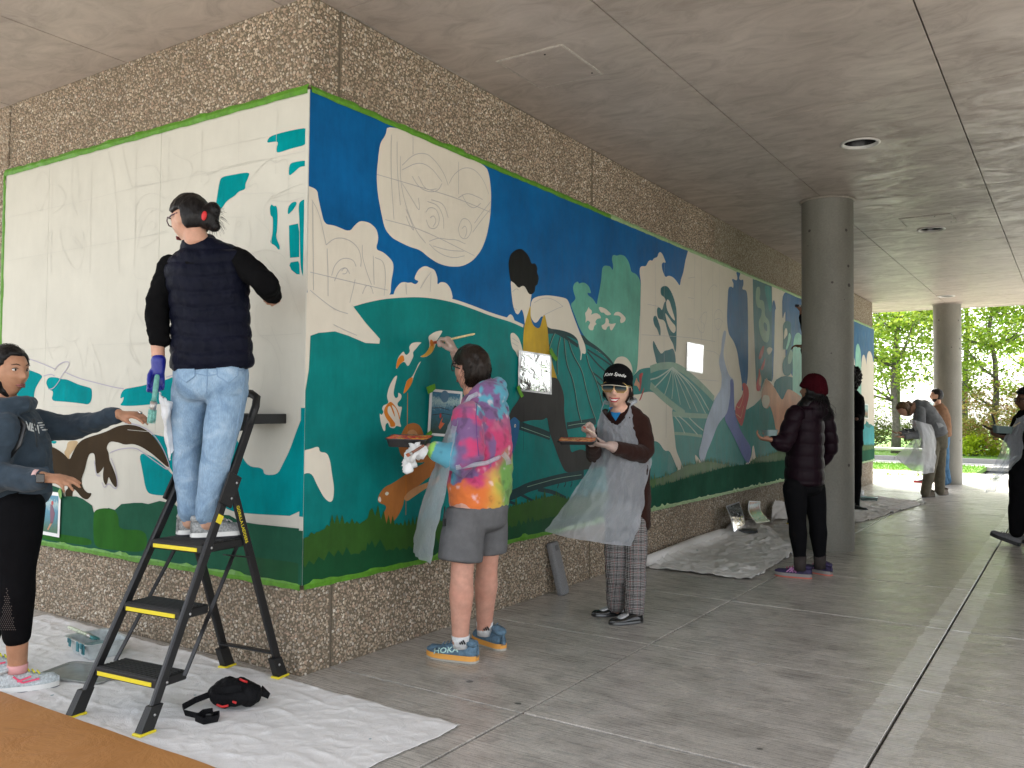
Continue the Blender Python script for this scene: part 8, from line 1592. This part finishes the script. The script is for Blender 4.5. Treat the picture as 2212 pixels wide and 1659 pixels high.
# ---- waist bag
t = thing('waist_bag', 'black waist bag with red trim lying on the white drop cloth', 'bag', (.09, -.48, .012), R(35)); t.scale = (.86, .86, 1.15); M_NYL = mat_cloth('black_nylon', (.010, .010, .011), .55, .5, 22, .6, .2)
me = fuse('pouch', [ell((0, 0, .055), (.135, .075, .052)), ell((.075, -.02, .05), (.07, .07, .045)), ell((-.03, -.05, .045), (.09, .04, .038))], .006, 3); wrinkle(me, .018, (18, 18, 18), 3); mobj('pouch', me, M_NYL, t)
me = fuse('front_pocket', [ell((.02, -.075, .045), (.08, .025, .032))], .006, 2); wrinkle(me, .01, (20, 20, 20), 5); mobj('front_pocket', me, M_NYL, t)
RED = simple('bag_red', (.55, .02, .02), .5)
for pts, nm in (([(.035, -.03, .108), (.060, -.045, .104), (.075, -.035, .098)], 'zip_pull'), ([(-.06, -.105, .028), (-.03, -.112, .022), (.0, -.108, .026)], 'trim'), ([(.02, -.104, .04), (.04, -.106, .035)], 'trim')): b = MB(); b.tube(pts, .005, 6); b.build(nm, RED, t)
for pts in ([(-.11, -.02, .05), (-.19, -.04, .03), (-.235, -.10, .018), (-.20, -.17, .015), (-.13, -.20, .012), (-.06, -.21, .012)], [(-.06, -.21, .014), (-.02, -.19, .016), (-.01, -.25, .014), (-.07, -.28, .012), (-.12, -.25, .016), (-.10, -.20, .024), (-.05, -.20, .03)], [(.13, .0, .05), (.17, .03, .03), (.165, .06, .02), (.12, .07, .05)], [(-.10, -.06, .075), (-.02, -.115, .085), (.06, -.10, .09)]):
    v, f = loft([(p, (.0125, .0022)) for p in lerp_pts(pts, 3)], 8, (0, 0, 1)); mobj('strap', new_mesh('strap', v, f, False), M_NYL, t)
b = MB(); b.box(-.075, -.045, -.235, -.195, .012, .026, bev=.003); b.build('buckle', simple('black_plastic', (.01, .01, .01), .35), t)
# ---- grey speaker bar leaning on the wall
t = thing('speaker_bar', 'grey fabric rounded speaker bar leaning on the wall behind the smiling woman', 'speaker', (.112, 2.475, 0))
mtx = Matrix.Rotation(R(-13), 4, 'Y') @ Matrix.Rotation(R(4), 4, 'X'); V = []; F = []; ol = []
for k in range(28): a = 2 * math.pi * k / 28; ol.append((.030 * (abs(math.cos(a)) ** .5) * (1 if math.cos(a) > 0 else -1), .058 * (abs(math.sin(a)) ** .55) * (1 if math.sin(a) > 0 else -1)))
zs_ = [(0, .80), (.006, .95), (.02, 1), (.365, 1), (.382, .95), (.39, .80)]
for z, k in zs_: V += [mtx @ Vector((x * k, y * k, z)) for x, y in ol]
for i in range(5):
    for j in range(28): F.append((i * 28 + j, i * 28 + (j + 1) % 28, i * 28 + 28 + (j + 1) % 28, i * 28 + 28 + j))
F += [tuple(range(28))[::-1], tuple(range(140, 168))]
m = NT('speaker_mesh_grey'); p_ = m.coord('Object'); v_ = m.n('TexVoronoi'); v_.inputs['Scale'].default_value = 420; m.l(p_, v_.inputs['Vector']); m.base(m.ramp(v_.outputs['Distance'], [(.2, (.10, .10, .105)), (.6, (.26, .26, .265))])); m.rough(.8); m.bump(v_.outputs['Distance'], .5, .004); mobj('body', new_mesh('body', V, F, True), m.mat, t)
b = MB(); b.box(.029, .032, -.022, .022, .325, .365, 0, mtx, .001); b.build('control_panel', simple('speaker_panel', (.09, .09, .095), .5), t)
# ---- printed reference sheets
def mat_print(name, c0, c1, c2, gloss=.5, seed=0):
    m = NT(name); p = m.coord('Generated'); z = m.sep(p)[2]; nz = m.noise(5, 5, .7, m.mapping(p, (2, 2, 1.6), loc=(seed, seed, 0)), 1.5); f = m.math('ADD', z, m.math('MULTIPLY', m.math('SUBTRACT', nz, .5), .55)); m.base(m.ramp(f, [(.1, c0), (.35, c1), (.6, c2), (.8, (.35, .5, .5)), (.9, c2)])); m.rough(gloss); return m.mat
M_PAPER = simple('print_paper', (.76, .76, .75), .35)
def print_sheet(name, label, c4, inset, mat, curl=0, paper=None, group='printed mural references', extra=(), thick=.0012, nrm=(1, 0, 0), crinkle=0):
    """c4: corner points tl, tr, br, bl in the place; sheet with border and picture"""
    A, B, C_, D_ = [Vector(p) for p in c4]; cen = (A + B + C_ + D_) / 4; t = thing(name, label, 'print', cen, 0, group); n = Vector(nrm).normalized(); N = 12
    def pt(u, v, off=0): return A.lerp(B, u).lerp(D_.lerp(C_, u), v) + n * (curl * math.sin(math.pi * v) + crinkle * fbm(Vector((u * 3, v * 4, curl + crinkle * 90)), 3) + off) - cen
    def grid(u0, u1, v0, v1, off): V = [pt(u0 + (u1 - u0) * i / N, v0 + (v1 - v0) * j / N, off) for j in range(N + 1) for i in range(N + 1)]; return V, [(j * (N + 1) + i, (j + 1) * (N + 1) + i, (j + 1) * (N + 1) + i + 1, j * (N + 1) + i + 1) for j in range(N) for i in range(N)]
    v, f = grid(0, 1, 0, 1, 0); v2 = [p - n * thick for p in v]; k = len(v); mobj('paper', new_mesh('paper', v + v2, f + [tuple(i + k for i in q[::-1]) for q in f], True), paper or M_PAPER, t)
    v, f = grid(inset, 1 - inset, inset * .8, 1 - inset * .8, .0012); mobj('picture', new_mesh('picture', v, f, True), mat, t)
    for (nm, pts, mt) in extra: mobj(nm, new_mesh(nm, [pt(u, v_, .0020) for u, v_ in pts], [tuple(range(len(pts)))], False), mt, t)
    return t
def ov(cx, cy, rx, ry, n=12): return [(cx + rx * math.cos(2 * math.pi * k / n), cy + ry * math.sin(2 * math.pi * k / n)) for k in range(n)]
d_ = .0335; wr_ = lambda v, x, y: on_x(*vpx(v, (x, y)), d_)
print_sheet('reference_print', 'blue printed mural sketch taped up beside the tie dye painter', [wr_('I', 522, 722), wr_('I', 830, 750), wr_('I', 812, 1185), wr_('I', 498, 1165)], .07, mat_print('print_a', (.01, .045, .035), (.008, .085, .11), (.02, .14, .24)), extra=(
    ('moon', ov(.44, .14, .13, .13), simple('print_moon', (.06, .16, .26), .5)), ('figure', [(.30, .80), (.36, .66), (.42, .58), (.38, .70), (.48, .72), (.40, .80), (.34, .86)], simple('print_orange', (.60, .12, .04), .5)), ('flame', ov(.34, .56, .03, .06, 8), simple('print_red', (.45, .03, .03), .5)), ('figure', ov(.78, .45, .07, .14, 10), simple('print_dark', (.01, .012, .018), .5)), ('line', [(.10, .40), (.35, .38), (.60, .42), (.60, .435), (.35, .395), (.10, .415)], simple('print_dark', (.01, .012, .018), .5)), ('line', [(.10, .55), (.40, .50), (.65, .52), (.65, .535), (.40, .515), (.10, .565)], simple('print_dark', (.01, .012, .018), .5))))
M_LAM = simple('laminate_gloss', (.50, .52, .53), .04, coat=1, bump=.30, bscale=5, bdist=.02); M_LAMP = mat_print('print_b', (.02, .03, .03), (.05, .09, .08), (.25, .32, .33), .05, 3)
def lam(mat):
    return mat
m = NT('laminated_print'); p_ = m.coord('Generated'); m.base(m.ramp(m.noise(4, 5, .7, m.mapping(p_, (3, 3, 3)), 1), [(.35, (.25, .32, .30)), (.5, (.75, .80, .80)), (.65, (.95, .96, .96))])); m.rough(.05); m.p.inputs['Metallic'].default_value = .75; m.p.inputs['IOR'].default_value = 2.4; m.p.inputs['Coat Weight'].default_value = 1; m.p.inputs['Coat Roughness'].default_value = .03; m.bump(m.noise(1.6, 2, .5, m.mapping(p_, (2, 2, .6)), .6), .10, .05); M_LAMI_GLARE = m.mat  # pale mottled metallic base paints the daylight glare onto the sheet
print_sheet('laminated_print', 'shiny laminated sheet taped over the hip of the painted runner', [wr_('K', 165, 885), wr_('K', 455, 930), wr_('K', 458, 1280), wr_('K', 160, 1245)], .06, M_LAMI_GLARE, 0, M_LAM, crinkle=.004)
print_sheet('laminated_print', 'shiny laminated sheet on the white trees right of the smiling woman', [wr_('K', 1655, 812), wr_('K', 1805, 842), wr_('K', 1795, 1095), wr_('K', 1650, 1070)], .06, M_LAMI_GLARE, 0, M_LAM, crinkle=.004)
print_sheet('reference_print', 'small printed sketch taped on the far end of the mural', [on_x(1865, 871, d_), on_x(1876, 873, d_), on_x(1876, 906, d_), on_x(1865, 904, d_)], .12, mat_print('print_c', (.02, .10, .05), (.30, .12, .05), (.10, .30, .30), .4, 2))
wl_ = lambda v, x, y: on_y(*vpx(v, (x, y)), -.0335)
print_sheet('reference_print', 'small print of a running figure taped low on the left wall', [wl_('G', 322, 1195), wl_('G', 475, 1212), wl_('G', 462, 1562), wl_('G', 318, 1535)], .10, mat_print('print_d', (.01, .10, .04), (.01, .16, .22), (.02, .20, .32), .4, 5), nrm=(0, -1, 0), extra=(('figure', [(.50, .28), (.62, .30), (.75, .48), (.66, .70), (.52, .72), (.50, .50)], simple('print_plum', (.12, .03, .08), .4)), ('head', ov(.60, .25, .06, .05, 10), simple('print_red', (.45, .03, .03), .5)), ('leg', [(.55, .68), (.63, .70), (.42, .88), (.36, .86)], simple('print_skin', (.45, .22, .12), .5)), ('bird', ov(.30, .2, .10, .04, 8), simple('print_sky', (.10, .40, .55), .5))))
def tape_bit(p, q, w, label, n=(1, 0, 0)):
    p, q = Vector(p), Vector(q); d = (q - p).normalized(); sd = d.cross(Vector(n)).normalized(); n = Vector(n); V = [p - sd * w, p + sd * w, p.lerp(q, .5) + sd * w * 1.1 + n * .006, p.lerp(q, .5) - sd * w * .9 + n * .004, q - sd * w * .8 + n * .016, q + sd * w * .7 + n * .012]
    o = mobj('tape_piece', new_mesh('tape_piece', [v - p for v in V], [(0, 1, 2, 3), (3, 2, 5, 4)], False), M_TAPEG); o.location = p; tag(o, label, 'tape', 'green tape pieces holding prints'); return o
q = lambda v, x, y: on_x(*vpx(v, (x, y)), .0375)
tape_bit(q('I', 495, 740), q('I', 555, 700), .022, 'green tape on the top corner of the blue print by the tie dye painter'); tape_bit(q('I', 490, 1180), q('I', 520, 1130), .018, 'green tape on the bottom corner of the blue print by the tie dye painter')
tape_bit(q('K', 445, 880), q('K', 490, 975), .022, 'green tape at the upper right of the laminated sheet on the runner'); tape_bit(q('K', 160, 1205), q('K', 185, 1300), .020, 'green tape at the lower left of the laminated sheet on the runner')
tape_bit(on_y(*vpx('G', (462, 1185)), -.0385), on_y(*vpx('G', (492, 1255)), -.0385), .02, 'green tape on the corner of the running figure print', (0, -1, 0))
# sheets leaning at the foot of the wall, dark tray on the cloth
T = lambda x, y: ((2500 + x * .45208) / 1.85172, (1900 + y * .45208) / 1.85172)
print_sheet('laminated_print', 'shiny laminated sheet leaning on the wall at the drop cloth', [on_x(*T(890, 275), .05), on_x(*T(1010, 235), .05), on_x(*T(1062, 435), .22), on_x(*T(965, 505), .22)], .05, M_LAMI_GLARE, .012, M_LAM)
print_sheet('reference_print', 'curled blue print leaning on the wall at the drop cloth', [on_x(*T(1100, 228), .05), on_x(*T(1200, 232), .05), on_x(*T(1288, 410), .24), on_x(*T(1165, 430), .24)], .07, mat_print('print_e', (.02, .10, .14), (.03, .20, .30), (.35, .15, .10), .25, 7), -.05)
b = MB(); b.box(-.13, .13, -.085, .085, 0, .03, bev=.006); o = b.build('dark_tray', simple('tray_dark_grey', (.035, .04, .042), .4)); o.location = on_z(1610, 1152, .015); o.location.z = .03; o.rotation_euler = (0, 0, R(20)); tag(o, 'closed dark grey box on the canvas in front of the leaning sheets', 'box')
# things on the far cloth
b = MB(); b.tube([(0, 0, 0), (0, 0, .13)], .06, 18, 0); o = b.build('paint_can', simple('can_white', (.6, .62, .62), .4, .3)); o.location = (.45, 11.2, .02); tag(o, 'small paint can on the far drop cloth', 'paint can')
palette((.62, 11.0, .02), (1, .2, 0), None, .26, .2, .05, 'teal stained tray on the far drop cloth', simple('clear_tub', (.16, .22, .22), .15), mat_wetpaint('wet_paint_teal2', [(.02, .12, .14), (.05, .30, .32), (.4, .5, .5)], 14))
